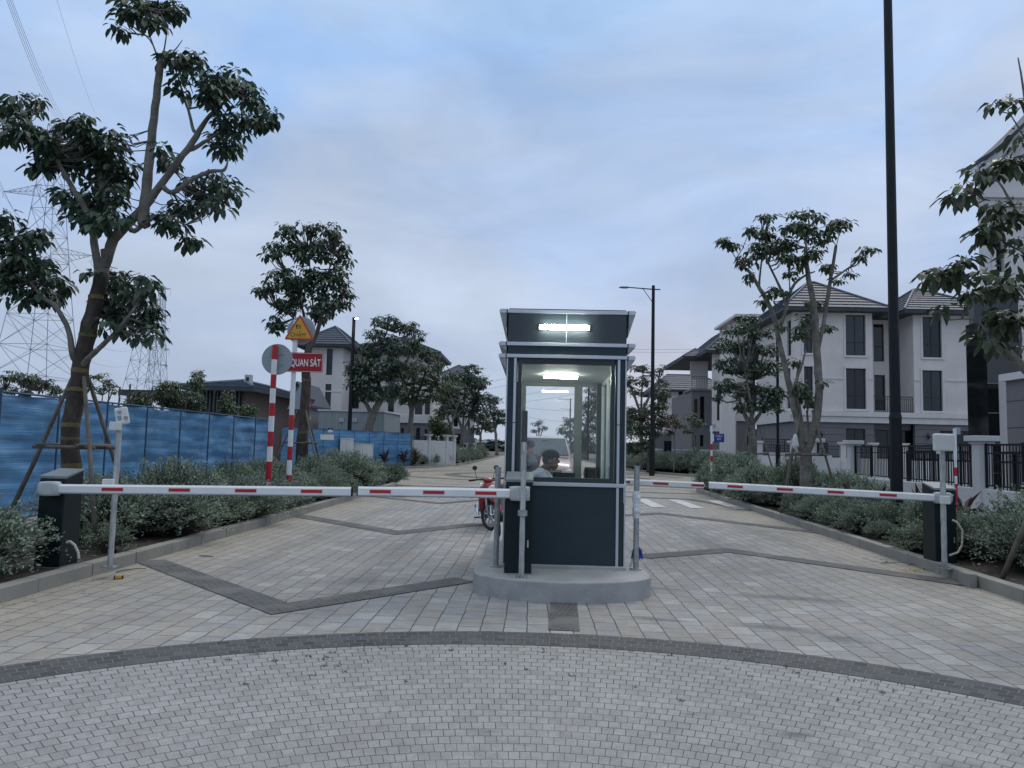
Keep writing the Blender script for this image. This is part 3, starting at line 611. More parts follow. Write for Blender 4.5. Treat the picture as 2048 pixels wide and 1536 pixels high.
# ================================================================ TREES
m_leaf = mat('dark_leaf', (.030, .066, .043), .45, 0, .25, 1.2, island=.45, trans=.22, col2=(.075, .125, .075), spec=.6)
m_leaf2 = mat('mid_green_leaf', (.05, .088, .048), .5, 0, .25, .8, island=.45, trans=.22, col2=(.10, .14, .075))
m_leaf3 = mat('fresh_leaf', (.055, .095, .045), .5, 0, .25, .8, island=.4, trans=.22, col2=(.12, .155, .075))
m_bark = mat('pale_bark', (.17, .16, .14), .9, 0, .35, 5, .8, 30, dirt=((.05, .055, .04), 3, .7))
m_bark2 = mat('brown_bark', (.10, .085, .075), .9, 0, .3, 4, .8, 20, dirt=((.04, .035, .03), 2.5, .7), stretch=(1, 1, .3))
m_barkd = mat('dark_bark', (.055, .05, .043), .9, 0, .3, 4, .8, 20)
m_burlap = mat('burlap_wrap', (.062, .050, .042), .95, 0, .5, 9, 1.0, 22, dirt=((.022, .018, .015), 2.2, .85), stretch=(1, 1, .4))
m_strap = mat('yellow_strap', (.13, .10, .04), .7, 0, .25, 8)
m_bamboo = mat('support_pole_wood', (.13, .115, .095), .85, 0, .35, 6, .6, 30, stretch=(1, 1, .3), dirt=((.05, .045, .04), 4, .6))
def leaf(mb, p, d, L_, W, rng, hi):
    d = d.normalized(); s = d.cross(Vector((0, 0, 1)))
    if s.length < .05: s = Vector((1, 0, 0))
    s.normalize(); s = (s + Vector((rng.uniform(-.35, .35), rng.uniform(-.35, .35), rng.uniform(-.35, .35)))).normalized()
    n = s.cross(d).normalized()
    if hi:
        d2 = (d + Vector((0, 0, -.55))).normalized(); a = p + d * L_ * .12
        c1 = a + d * L_ * .3; c2 = c1 + d2 * L_ * .32; e = c2 + d2 * L_ * .27; up = n * W * .16
        mb.add([a, c1 + s * W * .46 + up, c1 - s * W * .46 + up, c1, c2 + s * W * .42 + up, c2 - s * W * .42 + up, c2, e],
               [(0, 3, 1), (0, 2, 3), (3, 6, 4, 1), (2, 5, 6, 3), (6, 7, 4), (5, 7, 6)])
    else:
        c = p + d * L_ * .55; e = p + d * L_ + Vector((0, 0, -.14 * L_))
        mb.add([p, c + s * W * .5, e, c - s * W * .5], [(0, 1, 2, 3)])
def whorl(mb, p, L_, rng, hi, ax=None):
    k = rng.randint(6, 9); a0 = rng.uniform(0, 6.28)
    for i in range(k):
        a = a0 + i * 2 * PI / k + rng.uniform(-.3, .3); e = rng.choice((rng.uniform(-1.15, -.2), rng.uniform(-.8, .15)))
        d = Vector((math.cos(a) * math.cos(e), math.sin(a) * math.cos(e), math.sin(e)))
        l = L_ * rng.uniform(.55, 1.2); pet = rng.uniform(.1, .4) * L_
        leaf(mb, p + d * pet, d, l, l * rng.uniform(.36, .47), rng, hi)
def tree(name, label, Y, trunk, branches, blobs, leafpx, seed, dens=1.0, hi=True, rk=.8, leafm=None, barkm=None, group=None, z0=.12, twigs=True, cat='tree', wrap=None, depth=1.0, sides=10):
    rng = random.Random(seed); S = Y / F; dens *= 1.55 if hi else 1.9
    if not hi: leafpx *= 1.12
    bx = at(trunk[0][0], trunk[0][1], Y); base = Vector((bx.x, Y, z0))
    t = thing(name, label, cat, base, 0, group)
    mb = MB(); skel = []; sk2 = []
    def br(pl, first=False, wob=1.0):
        P = []; R_ = []; yo = rng.uniform(-.5, .5) * (0 if first else .9) * depth; y0_ = 0
        if sk2:
            nr = min(sk2, key=lambda k: (k[0] - pl[0][0]) ** 2 + (k[1] - pl[0][1]) ** 2)
            if (nr[0] - pl[0][0]) ** 2 + (nr[1] - pl[0][1]) ** 2 > 9: pl = [(nr[0], nr[1], pl[0][2])] + list(pl)
        if sk2: y0_ = min(sk2, key=lambda k: (k[0] - pl[0][0]) ** 2 + (k[1] - pl[0][1]) ** 2)[2]
        for i, q in enumerate(pl):
            dy = y0_ + yo * (i / max(1, len(pl) - 1))
            p = at(q[0], q[1], Y + dy); P.append(p); R_.append(q[2] * S * rk)
        if first: P[0] = base.copy() + Vector((0, 0, -.03))
        # smooth + wobble
        Q = []; RR = []
        for i in range(len(P) - 1):
            p0 = P[max(0, i - 1)]; p1 = P[i]; p2 = P[i + 1]; p3 = P[min(len(P) - 1, i + 2)]
            for k in range(4):
                u = k / 4; v = .5 * ((2 * p1) + (p2 - p0) * u + (2 * p0 - 5 * p1 + 4 * p2 - p3) * u * u + (3 * p1 - p0 - 3 * p2 + p3) * u ** 3)
                rr = R_[i] + (R_[i + 1] - R_[i]) * u
                Q.append(v + Vector((rng.uniform(-1, 1), rng.uniform(-1, 1), 0)) * rr * .12); RR.append(rr * rng.uniform(.94, 1.07))
        Q.append(P[-1]); RR.append(R_[-1])
        for q in Q: pp = proj(q); sk2.append((pp[0], pp[1], q.y - Y))
        if not first: skel.extend(Q[2:])
        else: skel.extend(Q[len(Q) // 2:])
        return Q, RR
    Qt, Rt = br(trunk, True); Rt[0] *= 1.25; mb.tube(Qt, Rt, sides + 2)
    for b in branches: Q, R_ = br(b); mb.tube(Q, R_, sides)
    if wrap:
        n = int(len(Qt) * wrap[0]); W = MB(); W.tube(Qt[:n], [r * (1.06 + .06 * rng.random()) for r in Rt[:n]], 14)
        wo = W.build('burlap_wrap', m_burlap, t, world=True, smooth=True)
        for py in wrap[1]:
            best = min(range(n), key=lambda i: abs(proj_y(Qt[i]) - py)); c = Qt[best]; r = Rt[best] * 1.14
            h = .022 + .012 * rng.random(); tilt = Vector((rng.uniform(-.12, .12), rng.uniform(-.12, .12), 1)).normalized()
            MB().tube([c - tilt * h, c + tilt * h], [r, r], 16).build('strap', m_strap, t, world=True)
    cr = MB(); tw = mb
    for bl in blobs:
        x, y, rx, ry = bl[:4]; dz = bl[4] if len(bl) > 4 else rng.uniform(-.6, .6) * depth
        n = max(2, int(dens * 4.2 * rx * ry / leafpx ** 2 + .5))
        for i in range(n):
            while True:
                u = rng.uniform(-1, 1); v = rng.uniform(-1, 1); w_ = rng.uniform(-1, 1)
                q = u * u + v * v + w_ * w_
                if .12 < q < 1: break
            if rng.random() < .12: u *= 1.22; v *= 1.18
            p = at(x + u * rx * .92, y + v * ry * .85 - leafpx * .2, Y + dz + w_ * (rx + ry) * .5 * S)
            whorl(cr, p, leafpx * S * rng.uniform(.8, 1.1), rng, hi)
            if twigs and skel:
                s = min(skel, key=lambda k: (k - p).length + max(0, (k.z - p.z)) * .8)
                if (s - p).length < (.85 if hi and Y < 15 else 1.7) and (hi or rng.random() < .35):
                    m = s.lerp(p, .55) + Vector((0, 0, -.12 * (s - p).length)); r = .0045 * max(1, Y / 11)
                    tw.tube([s, m, p], [r * 2.2, r * 1.6, r], 4, cap=False)
    cr.build('crown', leafm or m_leaf, t, world=True)
    mb.build('trunk', barkm or m_bark, t, world=True, smooth=True)
    return t
def proj_y(p):
    q = CM.transposed() @ (Vector(p) - Vector((0, 0, CAMH))); return 768 - F * q.y / -q.z
def proj(p):
    q = CM.transposed() @ (Vector(p) - Vector((0, 0, CAMH))); return 1024 + F * q.x / -q.z, 768 - F * q.y / -q.z
def supports(label, base, r, feet, hz, lean_h, ring=None, group='tree support frames'):
    # poles leaning on the trunk from feet (dx, dy), tied by a square of rails
    t = thing('tree_support', label, 'tree support', base, 0, group)
    for dx, dy in feet:
        f = Vector((dx, dy, 0)); top = Vector((dx, dy, 0)).normalized() * (r + .03); top.z = lean_h
        MB().tube([f, f.lerp(top, .5) + Vector((.01, .01, 0)), f.lerp(top, 1.06)], [.036, .032, .027], 8).build('pole', m_bamboo, t, smooth=True)
    for z in hz:
        k = 1 - z / lean_h; s = r + .06 + .12 * k
        for ax, sg in ((0, 1), (0, -1), (1, 1), (1, -1)):
            a = [0, 0, z]; b = [0, 0, z]; a[ax] = -s - .16; b[ax] = s + .16; a[1 - ax] = b[1 - ax] = sg * s; b[2] = a[2] = z + .03 * ax
            MB().cyl(a, b, .026, 8).build('rail', m_bamboo, t, smooth=True)
    return t
# --- the big wrapped tree at the left
T1 = 11.2
tree('tree', 'large tree with burlap wrapped trunk and yellow straps beside the left barrier cabinet', T1,
     [(138, 1078, 27), (140, 960, 26), (143, 850, 24), (158, 760, 23), (170, 690, 22), (190, 610, 21), (202, 560, 20), (208, 515, 18)],
     [[(210, 530, 17), (228, 478, 16), (265, 438, 15), (300, 400, 13), (345, 338, 11), (385, 285, 10), (412, 240, 7), (440, 212, 5), (478, 180, 2.5)],
      [(196, 540, 12), (186, 470, 11), (172, 420, 10), (150, 385, 9), (125, 340, 7), (100, 300, 5), (60, 245, 3)],
      [(209, 545, 12), (208, 500, 11)],
      [(214, 520, 5), (218, 470, 4.5), (221, 440, 4), (212, 415, 2.5), (200, 380, 2)],
      [(148, 715, 11), (138, 665, 8.5), (128, 640, 8), (108, 610, 7), (80, 590, 5), (45, 540, 3)],
      [(158, 740, 10), (176, 718, 9), (205, 690, 7.5), (236, 660, 6.5), (270, 615, 3)],
      [(268, 462, 8), (300, 440, 6), (330, 430, 4), (370, 450, 2.5)],
      [(345, 385, 8), (380, 362, 7), (420, 343, 6), (448, 340, 5), (456, 320, 2)],
      [(386, 298, 6.5), (415, 280, 5.5), (440, 265, 4), (480, 250, 2.5)],
      [(388, 262, 5.5), (378, 225, 4.5), (368, 195, 3.5), (355, 150, 2)],
      [(402, 210, 3), (402, 180, 2.5), (412, 150, 1.5)],
      [(285, 440, 16), (295, 360, 14.5), (303, 280, 13), (313, 195, 12), (321, 122, 10.5)],
      [(318, 125, 2.5), (300, 80, 2), (262, 50, 1.5)], [(320, 125, 2.5), (296, 60, 2), (292, 20, 1.5)], [(324, 120, 2.5), (333, 60, 2), (318, 20, 1.5)], [(326, 125, 2), (350, 100, 2), (365, 80, 1)]],
     [(255, 20, 38, 28), (320, 15, 55, 26), (300, 45, 30, 18), (345, 22, 26, 18), (240, 62, 16, 15), (375, 125, 36, 26), (345, 118, 22, 18), (415, 165, 45, 34), (475, 165, 42, 34), (505, 195, 30, 26), (425, 195, 30, 18),
      (480, 245, 55, 34), (455, 285, 42, 30), (530, 235, 22, 28), (355, 165, 18, 18), (370, 188, 16, 14), (338, 320, 22, 22), (330, 300, 18, 12), (425, 375, 55, 36), (390, 400, 38, 32), (450, 395, 30, 26), (340, 440, 34, 26), (385, 478, 22, 20), (360, 420, 24, 20),
      (40, 215, 48, 38), (30, 260, 42, 32), (75, 275, 38, 30), (165, 255, 50, 28), (215, 290, 55, 42), (150, 305, 52, 38), (95, 320, 42, 30), (190, 350, 62, 34), (245, 340, 26, 38), (130, 400, 26, 28), (185, 410, 50, 34), (220, 400, 40, 30), (190, 445, 26, 24), (150, 430, 18, 18), (230, 430, 22, 18),
      (12, 440, 22, 24), (35, 490, 45, 36), (75, 480, 34, 26), (25, 540, 45, 40), (75, 545, 45, 38), (115, 575, 34, 28), (60, 590, 55, 22), (100, 605, 26, 14),
      (235, 565, 42, 28), (275, 580, 44, 34), (260, 620, 52, 36), (300, 640, 28, 34), (220, 620, 24, 40), (250, 665, 28, 18), (180, 545, 18, 10), (205, 650, 14, 16), (300, 668, 20, 14)],
     30, 11, dens=1.75, rk=.66, wrap=(.93, [925, 868, 846, 775, 733, 672, 1010, 590]), depth=.8)
b = at(138, 1078, T1)
supports('grey timber poles propping the large wrapped tree at the left kerb', (b.x, T1, .12), .18, [(-1.25, .3), (.82, -.75), (.35, 1.2)], [1.35], 2.25)
# --- tree behind the warning signs
tree('tree', 'round crowned tree with wrapped trunk directly behind the warning signs', 24,
     [(598, 985, 21), (603, 900, 20), (608, 830, 18), (612, 760, 17), (614, 720, 15), (620, 690, 12)],
     [[(618, 700, 11), (632, 670, 9), (640, 640, 8), (642, 600, 6), (655, 550, 4), (668, 510, 2)], [(622, 695, 8), (612, 650, 6), (600, 600, 4), (580, 550, 3)], [(640, 640, 5), (670, 620, 3), (690, 590, 2)], [(612, 660, 4), (580, 630, 3), (560, 620, 2)], [(630, 640, 4), (622, 570, 3), (618, 500, 2)]],
     [(572, 462, 26, 18), (620, 458, 28, 18), (665, 462, 26, 17), (550, 500, 26, 22), (600, 500, 40, 26), (655, 500, 42, 30), (690, 515, 14, 26), (550, 560, 34, 24), (600, 555, 44, 30), (660, 560, 44, 36), (530, 580, 18, 16), (590, 600, 42, 24), (650, 605, 42, 26), (692, 590, 16, 26), (555, 645, 22, 16), (575, 620, 20, 18), (640, 630, 34, 14), (552, 655, 12, 12)],
     17, 22, dens=1.35, rk=.52, barkm=m_bark2, wrap=(.95, [860, 760, 930]), depth=.9)
b = at(598, 985, 24); supports('timber poles propping the wrapped tree behind the warning signs', (b.x, 24, .12), .18, [(-1.0, -.5), (.9, -.7), (.6, .9)], [1.5], 2.4)
# --- left row down the street
L45 = 45
tree('tree', 'bushy tree with curved grey trunk right of the left street lamp', 56,
     [(733, 925, 11), (737, 870, 10.5), (744, 835, 10), (762, 800, 8), (785, 765, 6), (798, 730, 4)],
     [[(744, 835, 6), (735, 812, 5), (722, 795, 4), (710, 770, 2)], [(764, 800, 5), (755, 750, 4), (760, 700, 3), (775, 660, 2)], [(785, 765, 4), (815, 720, 3), (830, 680, 2)]],
     [(775, 642, 34, 14), (815, 655, 26, 18), (750, 668, 24, 14), (800, 690, 45, 26), (745, 700, 34, 22), (715, 730, 22, 20), (760, 735, 50, 28), (725, 765, 34, 22), (800, 745, 38, 28), (755, 785, 50, 20), (845, 672, 10, 10), (700, 742, 12, 10), (790, 780, 26, 16)],
     9.5, 33, dens=1.3, hi=False, leafm=m_leaf, depth=1.6, twigs=True)
b = at(733, 925, 56); supports('timber poles propping the tree right of the left street lamp', (b.x, 56, .12), .3, [(-1.1, -.4), (.9, -.6), (.4, 1)], [1.7], 2.6)
tree('tree', 'slim tree with forked crown in front of the pale house on the left', 60,
     [(818, 925, 7), (820, 870, 6.5), (823, 820, 6)], [[(823, 825, 5), (815, 790, 4), (805, 750, 3), (800, 720, 1.5)], [(823, 825, 5), (835, 790, 4), (850, 750, 3), (860, 720, 1.5)], [(822, 822, 4), (828, 760, 3), (835, 710, 1.5)]],
     [(835, 700, 26, 16), (860, 715, 24, 16), (812, 735, 30, 20), (850, 750, 36, 26), (815, 775, 26, 18), (870, 775, 22, 18), (840, 795, 32, 14), (880, 735, 12, 12), (800, 800, 12, 10)],
     8, 34, dens=1.25, hi=False, leafm=m_leaf2, depth=1.6)
tree('tree', 'broad dark tree with low fork left of the booth', 82,
     [(922, 915, 5.5), (924, 880, 5), (926, 860, 4.5)], [[(926, 862, 4), (915, 835, 3), (905, 800, 2)], [(926, 862, 4), (940, 835, 3), (950, 795, 2)], [(926, 860, 3), (928, 810, 2.5), (930, 770, 1.5)]],
     [(945, 738, 24, 12), (915, 755, 34, 18), (955, 765, 30, 18), (890, 785, 22, 18), (925, 795, 46, 24), (965, 800, 28, 20), (905, 820, 32, 16), (950, 825, 32, 16)],
     7, 35, dens=1.3, hi=False, leafm=m_leaf, depth=2)
tree('tree', 'thin trunked tree standing by the white boundary wall on the left', 72,
     [(905, 918, 6), (907, 885, 5), (902, 850, 4)], [[(902, 852, 3), (890, 820, 2.5), (880, 790, 1.5)], [(903, 850, 3), (912, 820, 2), (920, 800, 1.5)]],
     [(885, 800, 22, 16), (905, 770, 26, 18), (880, 825, 18, 12)], 7.5, 36, dens=1.1, hi=False, leafm=m_leaf2, depth=1.6)
tree('tree', 'small far tree at the left edge of the booth', 165,
     [(994, 905, 4), (992, 875, 3.5), (990, 855, 3)], [[(990, 858, 2.5), (985, 830, 1.5)], [(991, 858, 2.5), (1000, 825, 1.5)]],
     [(990, 800, 16, 10), (985, 825, 18, 16), (1002, 835, 14, 22), (980, 850, 14, 12)], 5.5, 37, dens=1.4, hi=False, leafm=m_leaf, depth=2)
tree('tree', 'pair of slender far trees closing the left side of the road', 116,
     [(962, 905, 3.5), (961, 870, 3)], [[(961, 872, 2), (968, 840, 1.5)], [(961, 872, 2), (954, 845, 1.5)]],
     [(962, 840, 18, 14), (975, 855, 12, 10), (950, 858, 12, 10)], 5, 38, dens=1.3, hi=False, leafm=m_leaf2, depth=2)
tree('tree', 'dense rounded evergreen between the two pale houses on the left', 72,
     [(875, 900, 5), (875, 880, 5)], [], [(872, 845, 18, 18), (888, 858, 18, 18), (868, 868, 14, 16), (892, 872, 14, 10)], 5, 39, dens=1.7, hi=False, leafm=m_leaf3, twigs=False, depth=1.5)
tree('tree', 'spindly crowned tree seen through the booth glass above the parked car', 264,
     [(1077, 905, 3), (1078, 880, 2.5)], [[(1078, 882, 2), (1070, 860, 1)], [(1078, 882, 2), (1086, 858, 1)], [(1078, 880, 2), (1078, 850, 1)]],
     [(1070, 848, 7, 6), (1080, 844, 7, 6), (1088, 856, 6, 6), (1066, 862, 6, 5), (1078, 858, 9, 6)], 5, 40, dens=.9, hi=False, depth=1)
tree('tree', 'dark tree seen through the right pane of the booth', 126,
     [(1168, 920, 6), (1170, 880, 5), (1172, 850, 4)], [[(1172, 852, 3), (1185, 820, 2)], [(1172, 852, 3), (1150, 835, 2)]],
     [(1188, 785, 16, 18), (1180, 815, 26, 20), (1190, 845, 26, 24), (1145, 845, 20, 14), (1130, 860, 16, 14), (1165, 870, 34, 16), (1150, 890, 40, 12), (1200, 800, 14, 20)], 7, 41, dens=1.3, hi=False, leafm=m_leaf2, depth=1.8)
tree('tree', 'open crowned tree just right of the booth, against the pink sky', 62,
     [(1284, 935, 6), (1283, 880, 5), (1282, 825, 5)], [[(1282, 828, 4), (1268, 790, 3), (1258, 768, 2)], [(1282, 828, 4), (1300, 790, 3), (1315, 765, 2)], [(1282, 825, 3), (1284, 780, 2), (1286, 745, 1.5)]],
     [(1280, 735, 24, 8), (1262, 762, 16, 14), (1288, 762, 16, 14), (1312, 745, 14, 8), (1325, 735, 10, 6), (1322, 768, 14, 10), (1270, 785, 18, 10)],
     8, 42, dens=1.0, hi=False, leafm=m_leaf2, depth=1.5)
tree('tree', 'thick leafy tree with brown trunk behind the right street lamp', 58,
     [(1300, 935, 9), (1303, 880, 8), (1306, 840, 6)], [[(1306, 842, 4), (1320, 815, 3)], [(1306, 842, 4), (1285, 830, 3), (1265, 815, 2)]],
     [(1325, 790, 20, 16), (1310, 815, 28, 18), (1275, 830, 30, 20), (1330, 840, 20, 18), (1265, 860, 18, 22), (1295, 860, 30, 22), (1270, 895, 22, 16), (1258, 840, 12, 30), (1290, 890, 20, 14)],
     8, 43, dens=1.25, hi=False, leafm=m_leaf2, barkm=m_bark2, depth=1.8)
for px, py, lb, s in ((1348, 845, 'reddish leaved sapling before the far garage', 44), (1388, 840, 'green sapling beside the grey fronted house', 45)):
    tree('sapling', lb, 56, [(px, 930, 2), (px + 1, 890, 1.8), (px, 865, 1.5)], [[(px, 867, 1.2), (px - 12, 845, .8)], [(px, 867, 1.2), (px + 10, 842, .8)]],
         [(px - 8, py, 14, 9), (px + 10, py + 5, 14, 10), (px - 14, py + 18, 10, 8), (px, py - 12, 8, 6)], 7, s, dens=.9, hi=False, leafm=m_leaf3 if s == 45 else mat('reddish_leaf', (.075, .06, .045), .55, 0, .3, 2, island=.4), depth=1, cat='tree')
# --- right: the tall sparse tree with two stems
tree('tree', 'tall sparse tree with several pale stems in the right bed', 20,
     [(1612, 965, 20), (1612, 930, 18), (1611, 890, 17)],
     [[(1618, 895, 13), (1632, 840, 13), (1638, 780, 12.5), (1634, 710, 11.5), (1630, 640, 10.5), (1624, 590, 9), (1615, 545, 7.5), (1611, 495, 5)],
      [(1603, 900, 11), (1596, 850, 10), (1584, 800, 9.5), (1572, 740, 8.5), (1558, 680, 8), (1552, 648, 7.5), (1540, 615, 7), (1520, 578, 6), (1500, 545, 5), (1478, 528, 3.5)],
      [(1556, 665, 6), (1572, 618, 5), (1580, 585, 5), (1592, 565, 4), (1612, 550, 3), (1630, 543, 2)],
      [(1574, 615, 4.5), (1562, 580, 4), (1548, 550, 3.5), (1532, 515, 3), (1522, 480, 1.5)], [(1518, 575, 4), (1521, 540, 3), (1526, 500, 2)],
      [(1636, 700, 6), (1648, 640, 6), (1656, 590, 6), (1664, 540, 5.5), (1672, 492, 4.5)], [(1660, 562, 4), (1680, 548, 3.5), (1700, 534, 3)],
      [(1608, 890, 8), (1600, 830, 7), (1592, 780, 5), (1600, 720, 3)], [(1580, 790, 4), (1600, 740, 4), (1612, 700, 2)],
      [(1479, 530, 2), (1465, 505, 1.2)], [(1701, 534, 2), (1704, 515, 1)], [(1672, 492, 1.5), (1660, 470, 1)], [(1673, 492, 1.5), (1680, 460, 1)], [(1612, 495, 2), (1603, 440, 1.2), (1606, 415, .8)], [(1612, 495, 2), (1617, 450, 1.5), (1619, 415, .8)], [(1580, 585, 2), (1578, 545, 1.5)]],
     [(1455, 482, 22, 9), (1470, 495, 12, 10), (1535, 435, 20, 10), (1500, 462, 20, 10), (1530, 465, 18, 20), (1515, 500, 22, 24), (1548, 500, 22, 20), (1490, 520, 12, 16), (1600, 428, 22, 10), (1585, 455, 22, 14), (1570, 485, 22, 16), (1610, 460, 26, 20), (1640, 435, 14, 10), (1680, 450, 26, 14), (1665, 462, 14, 12),
      (1640, 480, 24, 16), (1625, 510, 20, 18), (1655, 535, 14, 14), (1575, 515, 28, 12), (1598, 530, 12, 14), (1580, 550, 16, 10), (1548, 585, 24, 12), (1535, 600, 14, 10), (1495, 550, 8, 14), (1735, 498, 16, 8), (1722, 520, 14, 8), (1698, 550, 14, 6), (1678, 560, 10, 8),
      (1625, 612, 20, 12), (1600, 665, 14, 18), (1652, 655, 14, 10), (1590, 722, 14, 8), (1612, 640, 14, 10), (1604, 775, 22, 16), (1610, 800, 16, 12), (1648, 765, 5, 8), (1560, 650, 10, 8)],
     16, 55, dens=1.7, rk=.64, barkm=m_bark, leafm=m_leaf2, depth=.8)
b = at(1612, 965, 20); st = supports('timber poles around the tall sparse tree in the right bed', (b.x, 20, .12), .17, [(-.75, -.35), (.75, -.4), (.45, .7), (-.45, .65)], [1.5, .42], 2.5)
bg = thing('bag', 'white plastic bag tied to the tree support in the right bed', 'bag', at(1590, 885, 19.7)); MB().tube([(0, 0, .22), (.01, 0, .16), (0, 0, .06), (.015, 0, -.08), (0, 0, -.16)], [.015, .05, .07, .085, .04], 9).build('bag_body', mat('white_bag', (.55, .56, .57), .6, 0, .2, 12, .6, 20), bg)
tree('tree', 'dense dark tree between the right street lamp and the pale houses', 32.3,
     [(1507, 940, 11), (1505, 890, 10.5), (1502, 850, 10)], [[(1502, 852, 6), (1488, 825, 5), (1478, 795, 3)], [(1502, 852, 6), (1505, 810, 5), (1508, 760, 3)], [(1503, 850, 6), (1525, 820, 4), (1540, 790, 3)], [(1504, 850, 4), (1500, 800, 3), (1490, 740, 2)]],
     [(1500, 640, 22, 12), (1472, 658, 34, 14), (1515, 665, 34, 16), (1450, 690, 24, 18), (1490, 695, 40, 22), (1535, 700, 26, 16), (1455, 730, 28, 20), (1500, 735, 44, 22), (1545, 735, 22, 18), (1450, 770, 24, 18), (1495, 780, 44, 24), (1545, 790, 28, 26), (1440, 795, 12, 10), (1500, 812, 40, 16), (1550, 815, 16, 14)],
     10, 56, dens=1.3, hi=False, depth=1.3)
b = at(1507, 940, 32.3); supports('timber poles propping the dense dark tree right of the blue street sign', (b.x, 32.3, .12), .26, [(-.95, -.4), (.9, -.5), (.3, 1)], [1.5], 2.5)
# --- right edge tree, trunk outside the frame
tree('tree', 'large leaved tree reaching in from the right edge above the gate', 9.3,
     [(2185, 1185, 26), (2165, 1000, 24), (2140, 880, 22), (2118, 820, 20)],
     [[(2120, 825, 15), (2075, 765, 13), (2040, 728, 11), (2018, 705, 9), (2000, 692, 7), (1985, 690, 4)], [(2118, 825, 14), (2100, 700, 12), (2085, 560, 9), (2070, 400, 7), (2058, 260, 4.5), (2044, 160, 2.5), (2036, 115, 1.5)],
      [(2080, 500, 4), (2050, 450, 3.5), (2020, 400, 3), (1990, 360, 2), (1950, 385, 1.5)], [(2088, 620, 4), (2050, 600, 3.5), (2010, 590, 3), (1975, 560, 2.5), (1920, 550, 1.5)], [(2035, 720, 4), (2042, 680, 3), (2036, 640, 2)], [(2010, 700, 3), (1980, 670, 2.5), (1950, 640, 2), (1900, 640, 1.5)], [(2078, 480, 4), (2040, 500, 3), (1990, 470, 2)], [(2062, 300, 2.5), (2040, 260, 2), (2015, 220, 1.5)]],
     [(2012, 205, 28, 14), (2040, 215, 14, 16), (2038, 275, 12, 18), (2005, 330, 42, 18), (1960, 345, 28, 14), (1920, 380, 26, 18), (1905, 400, 14, 14), (2035, 330, 16, 16), (1995, 420, 38, 22), (2035, 430, 16, 34), (1985, 460, 26, 20), (1960, 480, 12, 16), (2030, 500, 20, 30),
      (1930, 530, 34, 18), (1875, 545, 26, 16), (1900, 560, 34, 20), (1965, 560, 26, 24), (2015, 575, 34, 30), (1935, 590, 26, 16), (2000, 640, 40, 30), (1880, 620, 14, 16), (2040, 640, 14, 40), (1960, 670, 14, 14), (1990, 690, 12, 16), (2030, 690, 16, 20)],
     38, 66, dens=1.95, barkm=m_bark, depth=.45, leafm=mat('olive_leaf', (.045, .066, .036), .42, 0, .25, 1.2, island=.4, trans=.22, col2=(.09, .125, .065), spec=.6))
b = at(2185, 1185, 9.3)
s_ = thing('tree_support', 'single slanting timber prop at the far right edge of the bed', 'tree support', gnd(2003, 1160, .12), 0, 'tree support frames')
P0 = gnd(2003, 1160, .12); P1 = at(2075, 990, 9.3); MB().tube([P0, P0.lerp(P1, .5), P1], [.032, .03, .027], 8).build('pole', m_bamboo, s_, world=True, smooth=True)
# --- beyond the blue fence on the left
tree('tree', 'low spreading tree behind the blue fence at the far left', 24,
     [(60, 900, 4), (62, 830, 3.5)], [[(62, 832, 3), (30, 800, 2.5), (10, 780, 2)], [(62, 832, 3), (95, 800, 2.5), (110, 775, 2)], [(62, 832, 3), (60, 780, 2)]],
     [(20, 752, 24, 12), (60, 760, 30, 14), (100, 770, 22, 14), (10, 780, 18, 14), (45, 785, 26, 12), (115, 785, 14, 12)], 13, 70, dens=1.2, hi=True, leafm=m_leaf2, depth=1)
tree('tree', 'thin open tree behind the blue fence right of the wrapped trunk', 26,
     [(200, 900, 3), (202, 830, 2.5)], [[(202, 835, 2), (185, 795, 1.5), (178, 765, 1)], [(202, 832, 2), (220, 795, 1.5), (228, 770, 1)], [(202, 835, 2), (205, 790, 1.2)]],
     [(195, 750, 22, 9), (222, 768, 18, 10), (180, 772, 12, 9), (205, 778, 16, 8), (230, 785, 8, 8)], 11, 71, dens=1.0, hi=False, leafm=m_leaf3, depth=1)
for i, (x, y, rx, ry, lb) in enumerate(((280, 800, 30, 22, 'leftmost leafy bush showing over the blue fence'), (340, 780, 32, 24, 'leafy bush over the blue fence below the distant pylons'), (385, 800, 30, 22, 'wide bush over the blue fence before the low house'), (455, 800, 16, 26, 'creeper covered post in front of the slatted house wall'), (395, 755, 15, 20, 'creeper topped post sticking up beside the low house roof'), (495, 820, 20, 18, 'small bush before the brown wall of the low house'))):
    tree('bush', lb, 32 + i * .4, [(x, 880, 3), (x, y, 2)], [[(x, y + 20, 1.5), (x - rx * .5, y - 5, 1)], [(x, y + 20, 1.5), (x + rx * .5, y - 5, 1)]],
         [(x, y, rx, ry), (x - rx * .4, y + 14, rx * .8, ry * .8), (x + rx * .3, y + 22, rx * .8, ry * .8)], 7, 80 + i, dens=1.3, hi=False, leafm=m_leaf3 if i % 2 else m_leaf2, cat='bush', depth=.8)
ORD0 = 'first second third fourth fifth sixth seventh eighth ninth tenth eleventh twelfth thirteenth fourteenth'.split()
st0 = thing('stake', 'thin stake behind the blue fence, first from the left', 'stake', at(212, 860, 28), 0, 'thin stakes behind the blue fence')
MB().cyl((0, 0, -.2), (.02, 0, 3.2), .022, 6).build('rod', m_barkd, st0); rs = random.Random(8)
st0.location.z = .6
for si, x in enumerate((218, 224, 229, 236, 246, 254, 275, 300, 322, 366, 372, 425, 431)):
    p = at(x + rs.uniform(-2, 2), 860, 30 + rs.uniform(-1, 3)); dup(st0, (p.x, p.y, rs.uniform(-.1, .9)), rs.uniform(0, 6), 'thin stake behind the blue fence, ' + ORD0[si + 1] + ' from the left', scale=(1.5, 1.5, rs.uniform(.85, 1.1)))
